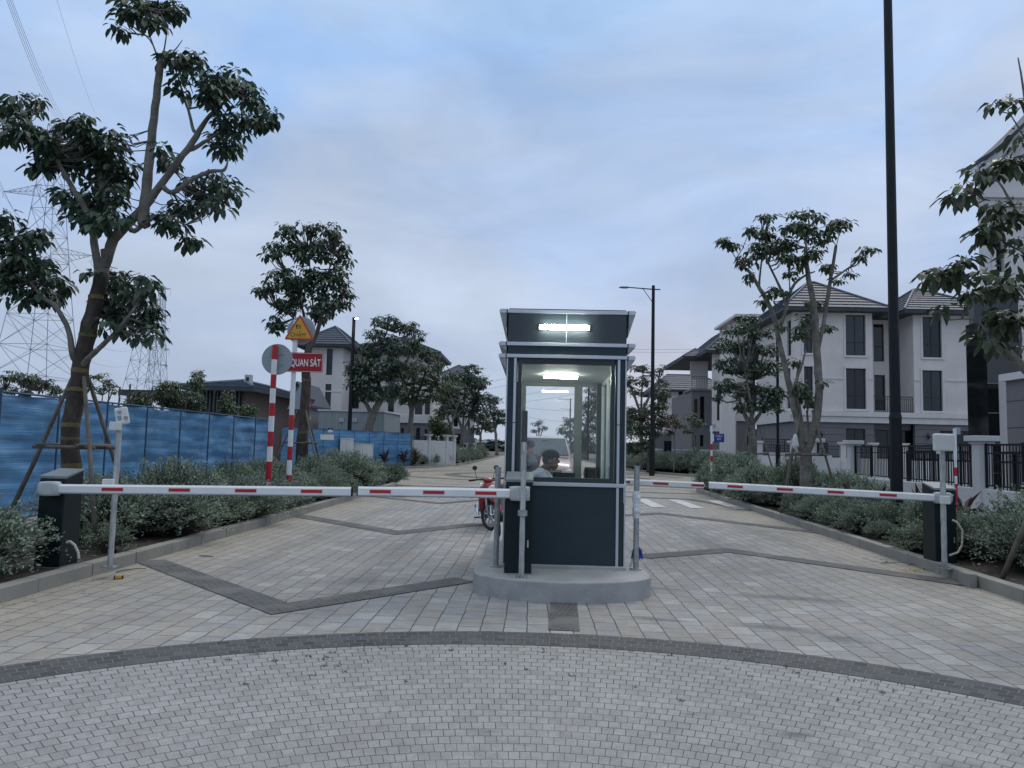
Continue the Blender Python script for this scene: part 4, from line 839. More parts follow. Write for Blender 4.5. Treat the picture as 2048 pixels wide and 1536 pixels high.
# ================================================================ SHRUBS
m_silver = mat('silvery_leaf', (.23, .29, .22), .6, 0, .3, 3, island=.45, trans=.2, col2=(.27, .33, .26), spec=.3)
m_silver2 = mat('grey_green_leaf', (.17, .22, .155), .6, 0, .3, 3, island=.45, trans=.2, col2=(.21, .27, .20), spec=.3)
m_twig = mat('shrub_twig', (.055, .045, .038), .9, 0, .3, 10)
def shrub_proto(seed, R_, H, nt, m, lf=.026, dead=.12, loc=(0, 0, 0)):
    rng = random.Random(seed); t = thing('shrub', 'x', 'shrub', loc)
    lm = MB(); tm = MB()
    for i in range(nt):
        a = rng.uniform(0, 2 * PI); q = rng.random() ** .6; lob = 1 + .18 * math.sin(a * 3 + seed) + .1 * math.sin(a * 5 + seed * 2)
        tip = Vector((math.cos(a) * R_ * q * lob, math.sin(a) * R_ * q * lob, H * (1 - .55 * q ** 2.2) * rng.uniform(.78, 1.08)))
        if rng.random() < .3: tip.z *= rng.uniform(.25, .8)
        base = Vector((tip.x * .15, tip.y * .15, 0)); mid = base.lerp(tip, .55) + Vector((0, 0, H * .12))
        tm.tube([base, mid, tip], [.006, .004, .002], 3, cap=False)
        n = rng.randint(15, 24)
        if rng.random() < dead: n = 4
        d = (tip - mid).normalized()
        for k in range(n):
            u = rng.uniform(0, 1.12); p = mid.lerp(tip, u) + Vector((rng.gauss(0, .012), rng.gauss(0, .012), rng.gauss(0, .012)))
            e = (d * .8 + Vector((rng.uniform(-1, 1), rng.uniform(-1, 1), rng.uniform(-.5, 1)))).normalized(); s = e.cross(Vector((rng.uniform(-1, 1), rng.uniform(-1, 1), rng.uniform(-1, 1)))).normalized()
            l = lf * rng.uniform(.8, 1.5); w = l * .5
            lm.add([p, p + e * l * .5 + s * w * .5, p + e * l, p + e * l * .5 - s * w * .5], [(0, 1, 2, 3)])
    lm.build('foliage', m, t); tm.build('stems', m_twig, t)
    return t
protos = [shrub_proto(1, .55, .62, 560, m_silver), shrub_proto(2, .48, .70, 520, m_silver2), shrub_proto(3, .62, .58, 600, m_silver), shrub_proto(4, .5, .5, 360, m_silver2, dead=.4), shrub_proto(5, .7, .85, 620, m_silver, .034), shrub_proto(6, .34, .42, 120, m_silver2, dead=.5)]
used = set(); rsh = random.Random(77)
def shrub(i, x, y, lb, grp, sc=1.0, z=.11):
    rz = rsh.uniform(0, 6.28); s = sc * rsh.uniform(.85, 1.15); sv = (s * rsh.uniform(.92, 1.1), s * rsh.uniform(.92, 1.1), s * rsh.uniform(.88, 1.12))
    if i not in used:
        used.add(i); o = protos[i]; o.location = (x, y, z); o.rotation_euler = (0, 0, rz); o.scale = sv; o['label'] = lb
        if grp: o['group'] = grp
        return o
    o = dup(protos[i], (x, y, z), rz, lb, grp, sv)
    if not grp and 'group' in o: del o['group']
    return o
shrub(0, -5.95, 8.05, 'silvery shrub at the lower left corner in front of the barrier cabinet', None, 1.55)
shrub(1, -6.35, 7.2, 'silvery shrub cut by the left edge of the picture', None, 1.6)
shrub(0, -6.5, 8.7, 'silvery shrub half hidden behind the left barrier cabinet', None, 1.1)
shrub(5, -5.5, 10.1, 'small scrawny shrub at the foot of the left reader pole', None, 1.0)
shrub(5, -5.9, 10.5, 'twiggy low shrub beside the wrapped tree foot', None, .9)
ORD = 'first second third fourth fifth sixth seventh eighth ninth tenth eleventh twelfth thirteenth fourteenth fifteenth sixteenth seventeenth eighteenth nineteenth twentieth'.split()
ORD += ['twenty-' + o for o in ORD[:9]] + ['thirtieth']
cnt = {}
def onum(k): cnt[k] = cnt.get(k, 0) + 1; return ORD[cnt[k] - 1]
G1 = 'silvery green shrub in the long kerbed bed between the left barrier and the warning signs'
y = 11.2
while y < 22:
    for x in (-5.62, -6.25, -6.75):
        if rsh.random() < .17: continue
        shrub(rsh.choice((0, 1, 2, 3, 0, 2)), x + rsh.uniform(-.12, .12) - (y - 8) * .012, y + rsh.uniform(-.2, .2), 'silvery shrub in the left bed before the signs, ' + {-5.62: 'kerb', -6.25: 'middle', -6.75: 'back'}[x] + ' row, ' + onum(('G1', x)) + ' from the barrier', 'shrubs in the left bed', rsh.uniform(.85, 1.55) * (.8 if x > -5.7 else 1.1))
    y += .72
G2 = 'greyish shrub in the left bed beyond the warning signs'
y = 22.3
while y < 32.5:
    for x in (-5.8, -6.7, -7.6):
        if rsh.random() < .72: shrub(rsh.choice((2, 3, 4, 3)), x + rsh.uniform(-.2, .2), y + rsh.uniform(-.3, .3), 'greyish shrub beyond the warning signs, ' + {-5.8: 'kerb', -6.7: 'middle', -7.6: 'back'}[x] + ' row, ' + onum(('G2', x)) + ' from the signs', 'shrubs beyond the signs', rsh.uniform(1.15, 1.5))
    y += 1.05
shrub(4, -6.6, 31.6, 'rounded silvery shrub at the rounded end of the left bed', None, 1.35)
shrub(4, -7.7, 31.0, 'broad silvery shrub second from the rounded end of the left bed', None, 1.2)
G3 = 'silvery green shrub in the right kerbed bed between the right barrier and the side street'
y = 12.0
while y < 32.5:
    for k, x in enumerate((.55, 1.15, 1.8)):
        if rsh.random() < .8: shrub(rsh.choice((0, 1, 2, 2, 4 if y > 18 else 0)), xr(y) + x + rsh.uniform(-.12, .12), y + rsh.uniform(-.2, .2), 'silvery shrub in the right bed, ' + ('kerb', 'middle', 'back')[k] + ' row, ' + onum(('G3', k)) + ' behind the right barrier', 'shrubs in the right bed', rsh.uniform(.72, 1.2) * (1 if y < 19 else 1.5) * (.88 if k == 0 else 1.05))
    y += .8 if y < 22 else 1.0
for x, y, sc, i, lb in ((6.62, 11.9, 1.0, 1, 'silvery shrub right behind the right barrier cabinet'), (6.75, 10.6, 1.1, 0, 'tall silvery shrub right of the right barrier cabinet'), (7.3, 11.3, 1.2, 4, 'broad silvery shrub below the metal gate'), (6.95, 9.7, 1.05, 2, 'silvery shrub in front of the slanting prop'), (7.6, 10.2, 1.15, 4, 'silvery shrub at the far right edge of the bed'), (6.15, 12.6, .9, 3, 'silvery shrub at the kerb left of the right barrier cabinet'), (6.6, 9.0, .9, 3, 'dark low shrub at the lower right corner of the bed'), (7.3, 8.6, 1.1, 0, 'silvery shrub at the right picture edge nearest the kerb')):
    shrub(i, x, y, lb, None, sc)
G4 = 'silvery shrub in the far left bed across the side street'; G5 = 'silvery shrub in the far right bed below the right street lamp'
for i in range(15):
    u = i / 14; x = -14.5 + 7.8 * u; y = 52.4 + 14 * u ** 2.2
    if .52 < u < .68: continue
    shrub(rsh.choice((4, 2)), x - .6, y + 1.4, 'silvery shrub across the side street, ' + onum('G4') + ' from the left in the far left bed', 'shrubs in the far left bed', 1.45)
for i in range(16): shrub(4, -7.3 - (i % 2) * .9, 68 + i * 3.0, 'silvery shrub along the far left roadside, ' + onum('G4b') + ' counted from the side street', 'shrubs in the far left bed', 1.75)
for i in range(17):
    u = i / 16; x = 8.5 + 4.8 * u; y = 64 - 15 * u ** .8
    shrub(4, x + .45, y + 1.4, 'silvery shrub at the far right kerb, ' + onum('G5') + ' from the booth side', 'shrubs in the far right bed', 1.65); 
    if i % 2: shrub(2, x + 1.6, y + 2.5, 'silvery shrub in the second row of the far right bed, ' + onum('G5b') + ' from the booth side', 'shrubs in the far right bed', 1.6)
for i in range(8): shrub(4, 8.9 + (i % 2) * .8, 67 + i * 2.6, 'silvery shrub along the far right roadside, ' + onum('G5c') + ' beyond the street lamp', 'shrubs in the far right bed', 1.6)
# red leaved cordylines
def cordy(loc, seed):
    r = random.Random(seed); t = thing('cordyline', 'x', 'plant', loc); mb = MB()
    for i in range(22):
        a = r.uniform(0, 6.28); e = r.uniform(.35, 1.35); d = Vector((math.cos(a) * math.cos(e), math.sin(a) * math.cos(e), math.sin(e))); p = Vector((0, 0, r.uniform(.12, .4)))
        s = d.cross(Vector((0, 0, 1))).normalized(); L_ = r.uniform(.32, .5); w = .045; q = p + d * L_ * .5; e2 = q + (d + Vector((0, 0, -.5))).normalized() * L_ * .5
        mb.add([p, q + s * w, q - s * w, e2], [(0, 1, 3, 2)])
    mb.build('leaves', mat('red_brown_leaf', (.07, .032, .032), .5, 0, .3, 5, island=.6), t); MB().cyl((0, 0, 0), (0, 0, .4), .015, 6).build('stem', m_twig, t); return t
c0 = cordy((0, 0, .11), 5); first = True
cg = {'L': 'dark red spiky plant beyond the warning signs', 'R': 'dark red spiky plant near the foot of the tall lamp post', 'F': 'dark red spiky plant by the white cabinets'}
for x, y, k in ((-8.6, 24.5, 'L'), (-7.9, 27.0, 'L'), (-8.4, 29, 'L'), (-7.5, 30.2, 'L'), (-9.2, 26, 'L'), (-8.0, 22.5, 'L'), (-8.9, 30.6, 'L'), (7.75, 15.1, 'R'), (8.2, 14.9, 'R'), (7.35, 16.6, 'R'), (8.1, 16.4, 'R'), (6.9, 17, 'R'), (-10.5, 55, 'F'), (-9.4, 56.5, 'F'), (-12.5, 54, 'F'), (-8.6, 57, 'F')):
    sc = 1.3 if k != 'F' else 1.9
    gname = {'L': 'red plants beyond the signs', 'R': 'red plants by the tall lamp post', 'F': 'red plants in the far left bed'}[k]
    if first: c0.location = (x, y, .11); c0.scale = (sc,) * 3; c0['label'] = cg[k]; c0['group'] = gname; first = False
    else: dup(c0, (x, y, .11), rsh.uniform(0, 6), cg[k] + ', ' + onum('c' + k) + ' in its cluster', gname, sc)
# litter of leaves and stones on the beds; weeds in the joints of the setts
lt = MB(); r = random.Random(12)
for i in range(1400):
    s = r.choice((-1, 1)); y = r.uniform(5, 24); x = (xl(y) - r.uniform(.2, 1.6)) if s < 0 else (xr(y) + r.uniform(.2, 1.9)); l = r.uniform(.015, .05); a = r.uniform(0, 6.28); z = .122 + r.uniform(0, .012)
    c, sn = math.cos(a) * l, math.sin(a) * l; lt.add([(x - c, y - sn, z), (x + sn * .4, y - c * .4, z + .008), (x + c, y + sn, z + .004), (x - sn * .4, y + c * .4, z)], [(0, 1, 2, 3)])
o = lt.build('leaf_litter', mat('dry_leaf', (.10, .085, .065), .8, 0, .3, 20, island=.6)); o['kind'] = 'stuff'; o['label'] = 'dry leaves scattered on the soil of the planting beds'; o['category'] = 'leaf litter'
wd = MB(); r = random.Random(21)
for i in range(46):
    a = r.uniform(-.55, .6); rr = 5.0 - abs(r.gauss(0, .45)); x0 = CX + rr * math.sin(a); y0 = CY + rr * math.cos(a)
    for k in range(r.randint(4, 12)):
        t_ = r.uniform(0, 6.28); l = r.uniform(.008, .03); p = Vector((x0 + r.gauss(0, .015), y0 + r.gauss(0, .008), .005)); e = p + Vector((math.cos(t_) * l, math.sin(t_) * l, l * .7)); w = .0035
        wd.add([p - Vector((w, 0, 0)), p + Vector((w, 0, 0)), e], [(0, 1, 2)])
o = wd.build('weeds', mat('weed_green', (.06, .075, .04), .8, 0, .3, 20, island=.4)); o['kind'] = 'stuff'; o['label'] = 'tiny weeds growing in the joints of the small paving setts'; o['category'] = 'weeds'
# ================================================================ SIGNS
m_signback = mat('sign_back_grey', (.30, .36, .40), .5, .2, .06, 2)
m_signred = mat('sign_red', (.30, .008, .018), .45, 0, .06, 3)
m_signyel = mat('sign_yellow', (.62, .33, .03), .45, 0, .06, 3)
m_letter = mat('letter_white', (.75, .76, .76), .5)
m_letterk = mat('letter_dark', (.02, .02, .022), .5)
def striped_pole(t, H, r, z0, stripes, first_red=True):
    zs = stripes
    for i in range(len(zs) - 1):
        red = (i % 2 == 0) == first_red
        MB().cyl((0, 0, zs[i]), (0, 0, zs[i + 1]), r, 16).build('red_stripe' if red else 'white_stripe', m_red if red else m_white, t)
def signpole(px, pyb, Y, pys, label, cat='sign'):
    A = at(px, pyb, Y); t = thing('road_sign', label, cat, (A.x, Y, .12))
    zs = [at(px, y, Y).z - .12 for y in pys]; zs[0] = 0
    return t, A, zs
t, A, zs = signpole(535, 1000, 16.8, [1030, 997, 965, 923, 893, 863, 832, 806, 777, 749, 719, 690], 'round traffic sign seen from behind on the left red and white pole')
striped_pole(t, 0, .062, 0, zs, True)
c = at(552, 718, 16.8) - Vector(t.location); MB().cyl((c.x, .075, c.z), (c.x, .082, c.z), .34, 48).build('disc', m_signback, t)
MB().torus((c.x, .078, c.z), (0, 1, 0), .34, .008, 48, 6).build('rim', m_galv, t)
MB().obox((c.x, .068, c.z + .12), (.3, .012, .03)).obox((c.x, .068, c.z - .12), (.3, .012, .03)).build('bracket', m_galv, t)
t, A, zs = signpole(576, 985, 18.6, [1010, 975, 950, 920, 893, 860, 830, 800, 757, 690, 640], 'yellow triangular slow down sign over a red plate on the right red and white pole')
striped_pole(t, 0, .06, 0, zs[:8], False); MB().cyl((0, 0, zs[7]), (0, 0, zs[10]), .06, 16).build('white_stripe', m_white, t)
L0 = Vector(t.location)
c = at(601, 661, 18.6) - L0
def tri(r, y0, y1, name, m, rr=.0):
    P = [(c.x + r * math.sin(a), c.z - .03 + r * math.cos(a)) for a in (0, 2 * PI / 3, 4 * PI / 3)]
    Q = []
    for i in range(3):
        p = Vector(P[i]); a = Vector(P[i - 1]); b = Vector(P[(i + 1) % 3])
        for k in range(5):
            u = k / 4; q0 = p + (a - p).normalized() * rr; q1 = p + (b - p).normalized() * rr; Q.append(tuple(q0 * (1 - u) ** 2 + p * 2 * u * (1 - u) + q1 * u * u))
    MB().extr(Q, 'y', y0, y1).build(name, m, t, fix=True)
tri(.43, -.085, -.078, 'triangle_plate', mat('sign_orange_red', (.50, .06, .015), .45), .07); tri(.345, -.0875, -.0852, 'yellow_field', m_signyel, .03)
cb = at(604, 662, 18.75) - L0
MB().cyl((cb.x, .09, cb.z), (cb.x, .097, cb.z), .35, 48).build('disc', m_signback, t)
for txt, px, py, sz in (('ĐI', 599, 655, .15), ('CHẬM', 598, 671, .145)):
    p = at(px, py, 18.6) - L0; textmesh('lettering', txt, sz, m_letterk, t, Matrix.Translation((p.x, -.089, p.z)) @ Matrix.Rotation(RAD(1), 4, 'Y') @ FRONT, .001, .92, 0)
x0 = at(574, 725, 18.6).x - L0.x; x1 = at(648, 725, 18.6).x - L0.x; z0 = at(611, 745, 18.6).z - L0.z; z1 = at(611, 706, 18.6).z - L0.z
MB().box(x0, -.085, z0, x1, -.078, z1).build('plate', m_signred, t)
bm_ = MB()
for a, b in (((x0 + .01, z0 + .012), (x1 - .012, z0 + .02)), ((x0 + .01, z1 - .02), (x1 - .012, z1 - .012)), ((x1 - .02, z0 + .021), (x1 - .012, z1 - .021)), ((x0 + .01, z0 + .021), (x0 + .018, z1 - .021))): bm_.box(a[0], -.0868, a[1], b[0], -.0852, b[1])
bm_.build('plate_border', m_letter, t)
p = at(613, 727, 18.6) - L0; textmesh('lettering', 'QUAN SÁT', .25, m_letter, t, Matrix.Translation((p.x, -.087, p.z)) @ FRONT, .001, .60, .003)
# farther sign behind the wrapped tree: red and white post, ringed sign and grey back
t = thing('road_sign', 'distant red ringed sign half hidden by the wrapped tree behind the warning signs', 'sign', (at(612, 900, 27).x, 27, .12)); L0 = Vector(t.location)
zs = [0] + [at(612, y, 27).z - .12 for y in (930, 905, 880, 865, 848, 835, 815, 790)]
striped_pole(t, 0, .045, 0, zs, True); c = at(614, 811, 27) - L0
MB().torus((c.x, -.06, c.z), (.35, 1, 0), .19, .03, 32, 6).build('red_ring', m_signred, t); MB().cyl((c.x, -.055, c.z), (c.x, -.05, c.z), .17, 32).build('disc', m_letter, t)
c = at(598, 798, 27) - L0; MB().extr([(c.x - .42, c.z - .36), (c.x + .42, c.z - .36), (c.x, c.z + .5)], 'y', .05, .057).build('triangle_back', m_signback, t, fix=True)
# blue street name sign at the right
t = thing('street_sign', 'small blue street name sign on a white and red post', 'sign', (at(1423, 920, 31).x, 31, .12)); L0 = Vector(t.location)
zs = [at(1423, y, 31).z - .12 for y in (960, 924, 912, 900, 888, 852)]; zs[0] = 0
for i in range(5):
    red = i in (1, 3); MB().cyl((0, 0, zs[i]), (0, 0, zs[i + 1]), .05 if red else .04, 12).build('red_stripe' if red else 'white_stripe', m_red if red else m_white, t)
m_sblue = mat('street_sign_blue', (.008, .035, .24), .4)
w_ = at(1448, 876, 31).x - at(1427, 876, 31).x; c = at(1438, 876, 31) - L0
MB().obox((c.x, 0, c.z), (w_, .03, .34)).build('plate', m_sblue, t, bevel=.008); MB().obox((.06, 0, c.z), (.06, .05, .30)).build('bracket', m_white, t)
textmesh('lettering', 'ĐƯỜNG', .075, m_letter, t, Matrix.Translation((c.x, -.017, c.z + .07)) @ FRONT, .001, 1); textmesh('lettering', 'D7', .12, m_letter, t, Matrix.Translation((c.x, -.017, c.z - .045)) @ FRONT, .001, 1)
c = at(1428, 852, 31) - L0; MB().obox((c.x, .03, c.z), (.16, .02, .16)).build('top_plate', m_signback, t)
# small post behind the right reader box
t = thing('marker_post', 'white and red marker post with grey cap behind the right reader box', 'post', (at(1912, 965, 13.6).x, 13.6, .12)); L0 = Vector(t.location)
zs = [at(1912, y, 13.6).z - .12 for y in (1010, 968, 952, 935, 920, 857)]; zs[0] = 0
for i in range(5):
    red = i in (0, 2); MB().cyl((0, 0, zs[i]), (0, 0, zs[i + 1]), .022 if i < 4 else .028, 12).build('red_stripe' if red else 'white_stripe', m_red if red else m_white, t)
MB().obox((.06, .02, zs[5] - .04), (.09, .012, .12)).build('plate', m_signback, t)
# ================================================================ STREET LAMPS
def lamp(px, Y, H, armL, label, lit=False, rb=.13, rt=.075, seg=2.3, az=PI, stub=.45, group='tall black street lamps', armz=None):
    x = at(px, 905, Y).x; t = thing('street_lamp', label, 'street lamp', (x, Y, .12), 0, group)
    MB().cyl((0, 0, 0), (0, 0, seg), rb, 20, rb * .96).build('base_section', m_black, t, smooth=False)
    MB().tube([(0, 0, seg), (0, 0, seg + .12), (0, 0, seg + .13), (0, 0, H)], [rb * 1.06, rb * .85, rt * 1.15, rt * .9], 20, cap=True).build('pole', m_black, t)
    d = Vector((math.cos(az), math.sin(az), 0))
    za = H - .25
    MB().tube([-d * stub + Vector((0, 0, za)), Vector((0, 0, za)), d * armL + Vector((0, 0, za + .1))], [.035, .04, .035], 8).build('arm', m_black, t)
    MB().tube([Vector((0, 0, za - .9)), d * armL * .42 + Vector((0, 0, za + .02))], [.022, .022], 6).build('brace', m_black, t)
    hd = MB(); hd.ell((0, 0, 0), (.38, .15, .05), None, 14, 8); M = Matrix.Rotation(az, 3, 'Z'); hd.v = [tuple(M @ Vector(v) + d * (armL + .28) + Vector((0, 0, za + .1))) for v in hd.v]
    hd.build('lamp_head', m_black, t, smooth=True)
    lens = MB(); lens.ell((0, 0, 0), (.27, .11, .035), None, 12, 6); lens.v = [tuple(M @ Vector(v) + d * (armL + .3) + Vector((0, 0, za + .055))) for v in lens.v]
    lens.build('lens', emis('lamp_glow', (1, .97, .88), 60) if lit else m_plast, t, smooth=True)
    return t
g0 = lamp(1792, 15.4, 12.2, 1.9, 'nearest tall black street lamp, its top beyond the picture, in the right planting bed', rb=.118, rt=.088, seg=2.25)
h1 = at(1308, 571, 48.5).z - .12; lamp(1304, 48.5, h1, 1.55, 'unlit black street lamp with a single arm pointing left, right of the booth', rb=.17, rt=.11)
h2 = at(706, 635, 55).z - .12; lamp(697, 55, h2, .5, 'lit black street lamp in front of the left pale house', True, rb=.19, rt=.13, az=RAD(-62), stub=.1)
for px, py, Y, lb in ((1179, 765, 118, 'nearer of the far street lamps seen through the booth glass'), (1142, 797, 160, 'second of the far street lamps seen through the booth glass'), (1141, 817, 205, 'farthest street lamp seen through the booth glass')):
    x = at(px, py, Y); lamp(1065.5 + (x.x) * F / Y * .995 - 1, Y, x.z - .12, 1.9, lb, rb=.17, rt=.12)
t = thing('lamp_post', 'slim black post rising between the dark tree and the tall sparse tree', 'post', (at(1556, 905, 40).x, 32.8 + 8, .12)); t.location = (at(1556, 920, 33.4).x, 33.4, .12)
MB().cyl((0, 0, 0), (0, 0, 1.9), .10, 14).build('base_section', m_black, t); MB().cyl((0, 0, 1.9), (0, 0, at(1552, 665, 33.4).z - .12), .06, 14).build('pole', m_black, t)
# ================================================================ BLUE FENCES
from mathutils import noise
def tarp_mat():
    m = mat('blue_tarpaulin', (.10, .26, .46), .45, 0, .32, 1.3, .5, 9, dirt=((.055, .135, .23), 1.4, .6), stretch=(.12, .12, 4.5))
    nt = m.node_tree; b = nt.nodes['Principled BSDF']; b.inputs['Subsurface Weight'].default_value = 0
    return m
def tarp(label, a, b, za, zb, z0, n, posts, seed):
    A = Vector(a); B = Vector(b); t = thing('blue_fence', label, 'fence', (A.x, A.y, z0)); d = (B - A); L_ = d.length; dn = d.normalized(); nn = Vector((-dn.y, dn.x, 0))
    mb = MB(); nz = 22; o = Vector((A.x, A.y, 0))
    for i in range(n + 1):
        u = i / n; zt = za + (zb - za) * u
        sag = .035 * abs(math.sin(u * posts * PI))
        for k in range(nz + 1):
            v = k / nz; z = z0 + (zt - sag - z0) * v; p = A.lerp(B, u)
            w = noise.noise(Vector((u * L_ * 1.1 + seed, z * 2.6, seed))) * .07 + noise.noise(Vector((u * L_ * 4 + seed, z * 7, seed * 2))) * .022 + abs(math.sin(u * posts * PI)) * .05 + .03 * math.sin(z * 24 + 4 * noise.noise(Vector((u * L_, z, 0))))
            q = Vector((p.x, p.y, z)) + nn * w; mb.v.append(tuple(q))
    for i in range(n):
        for k in range(nz): a_ = i * (nz + 1) + k; mb.f.append((a_, a_ + nz + 1, a_ + nz + 2, a_ + 1))
    mb.build('sheet', tarp_mat(), t, world=True, smooth=True)
    pm = mat('dark_blue_post', (.02, .07, .14), .6)
    for i in range(posts + 1):
        u = i / posts; p = A.lerp(B, u); zt = za + (zb - za) * u
        p = p - nn * .13
        MB().box(p.x - .014, p.y - .014, z0, p.x + .014, p.y + .014, zt + .05).build('post', pm, t, world=True)
    MB().cyl((A.x, A.y, za + .01), (B.x, B.y, zb + .01), .022, 6).build('top_rail', pm, t, world=True)
    return t
zt0 = at(0, 794, 14.5).z; zt1 = at(540, 840, 25.6).z
tarp('long blue tarpaulin fence running along the left footway', (-9.65, 8.5, 0), (-8.78, 25.6, 0), zt0 + (zt0 - zt1) * .54 + .04, zt1, .13, 260, 11, 3.0)
pA = at(545, 853, 50); pB = at(822, 867, 57.5)
t = tarp('lighter blue fence across the far side of the side street', (pA.x, 50, 0), (pB.x, 57.5, 0), pA.z, pB.z, .1, 160, 9, 9.0)
MB().box(pA.x + 2.9, 51.0, 1.9, pA.x + 3.8, 51.03, 2.25).build('notice_lower', m_letter, t, world=True)
x = at(661, 860, 52.5)
nb = thing('notice_board', 'small dark and white notice fixed on the far blue fence', 'notice', (x.x, 52.55, x.z))
MB().box(-.17, -.09, -.16, .17, -.07, .0).build('white_part', m_letter, nb); MB().box(-.17, -.09, .002, .17, -.07, .14).build('dark_part', mat('navy_print', (.01, .01, .06), .5), nb)
MB().extr([(-.05, .02), (.06, .02), (.005, .1)], 'y', -.095, -.0905).build('white_mark', m_letter, nb, fix=True)
# ================================================================ HOUSES
m_plaster = mat('lilac_plaster', (.62, .585, .575), .85, 0, .06, .8, .15, 30, dirt=((.50, .48, .475), .5, .4))
m_trim = mat('white_trim', (.60, .59, .59), .8, 0, .05, 1.5)
m_grey = mat('grey_render', (.165, .16, .168), .85, 0, .08, .9, .15, 30)
m_slate = mat('slate_tiles', (.022, .034, .055), .6, 0, .2, 3, island=.12)
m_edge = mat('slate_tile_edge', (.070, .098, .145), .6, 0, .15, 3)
m_soffit = mat('dark_gutter', (.03, .04, .052), .6, 0, .1, 2)
m_dglass = mat('dark_glass', (.007, .011, .015), .06, 0, .5, .7, spec=.5, stretch=(3, 3, .3))
m_dglass2 = mat('curtained_glass', (.010, .016, .022), .07, 0, .5, 1.2, spec=.6, stretch=(1.5, 1.5, .4))
m_frame = mat('black_window_frame', (.018, .02, .024), .5)
def rectpx(Y, x0, y0, x1, y1, ax='y'):
    f = (lambda a, b: at(a, b, Y)) if ax == 'y' else (lambda a, b: atx(a, b, Y))
    ym = (y0 + y1) / 2; xm = (x0 + x1) / 2
    u0 = f(x0, ym); u1 = f(x1, ym); u = sorted((u0.x, u1.x) if ax == 'y' else (u0.y, u1.y))
    return [u[0], u[1], f(xm, y1).z, f(xm, y0).z]
def gbox(mb, ax, u0, u1, z0, z1, d0, d1):
    if ax == 'y': mb.box(u0, min(d0, d1), z0, u1, max(d0, d1), z1)
    else: mb.box(min(d0, d1), u0, z0, max(d0, d1), u1, z1)
def wall(t, ax, d, s, U, Z, rects, m, th=.3, name='wall'):
    # d = outer face, s = inward sign
    us = sorted({U[0], U[1]} | {k for r in rects for k in r[:2] if U[0] < k < U[1]}); zs = sorted({Z[0], Z[1]} | {k for r in rects for k in r[2:4] if Z[0] < k < Z[1]})
    mb = MB()
    for a, b in zip(us, us[1:]):
        run = None
        for c, e in zip(zs, zs[1:]):
            cu, cz = (a + b) / 2, (c + e) / 2
            hole = any(r[0] < cu < r[1] and r[2] < cz < r[3] for r in rects)
            if hole:
                if run: gbox(mb, ax, a, b, run[0], run[1], d, d + s * th)
                run = None
            else: run = (run[0], e) if run else (c, e)
        if run: gbox(mb, ax, a, b, run[0], run[1], d, d + s * th)
    return mb.build(name, m, t, world=True)
def window(t, ax, d, s, r, surround=True, split=.33, cols=2, curtain=False):
    u0, u1, z0, z1 = r; fr = MB(); q = d + s * .12; w = .07
    gbox(fr, ax, u0 + .002, u0 + w, z0 + .002, z1 - .002, q, q + s * .07); gbox(fr, ax, u1 - w, u1 - .002, z0 + .002, z1 - .002, q, q + s * .07)
    gbox(fr, ax, u0 + w, u1 - w, z0 + .002, z0 + w, q + s * .002, q + s * .07); gbox(fr, ax, u0 + w, u1 - w, z1 - w, z1 - .002, q + s * .002, q + s * .07)
    zs = z0 + (z1 - z0) * split
    if split: gbox(fr, ax, u0 + w, u1 - w, zs - .03, zs + .03, q + s * .004, q + s * .07)
    for i in range(1, cols): uc = u0 + (u1 - u0) * i / cols; gbox(fr, ax, uc - .03, uc + .03, z0 + w, z1 - w, q + s * .006, q + s * .068)
    f = fr.build('window', m_frame, t, world=True)
    pn = MB(); gbox(pn, ax, u0 + .03, u1 - .03, z0 + .03, z1 - .03, q + s * .035, q + s * .05); pn.build('pane', m_dglass2 if curtain else m_dglass, f, world=True)
    if surround:
        sr = MB(); e = .13; a = d - s * .05
        gbox(sr, ax, u0 - e, u0 - .001, z0 - .001, z1 + .0, a, d - s * .001); gbox(sr, ax, u1 + .001, u1 + e, z0 - .001, z1 + .0, a, d - s * .001)
        gbox(sr, ax, u0 - e, u1 + e, z1 + .001, z1 + .17, a - s * .02, d - s * .001); gbox(sr, ax, u0 - e, u1 + e, z0 - .14, z0 - .002, a - s * .03, d - s * .001)
        sr.build('surround', m_trim, f, world=True)
def course_face(mb, eb, A, B, C, D, n, lift=.05):
    A, B, C, D = map(Vector, (A, B, C, D)); nr = (B - A).cross((C + D) / 2 - A).normalized()
    if nr.z < 0: nr = -nr
    for i in range(n):
        t0, t1 = i / n, (i + 1) / n; a, b, c, d = A.lerp(C, t0), B.lerp(D, t0), A.lerp(C, t1), B.lerp(D, t1)
        mb.add([a + nr * lift, b + nr * lift, d, c], [(0, 1, 2, 3)])
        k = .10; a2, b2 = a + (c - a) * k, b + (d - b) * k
        eb.add([a - nr * .01, b - nr * .01, b + nr * (lift + .012), a + nr * (lift + .012), a2 + nr * (lift * (1 - k) + .012), b2 + nr * (lift * (1 - k) + .012)], [(0, 1, 2, 3), (3, 2, 5, 4)])
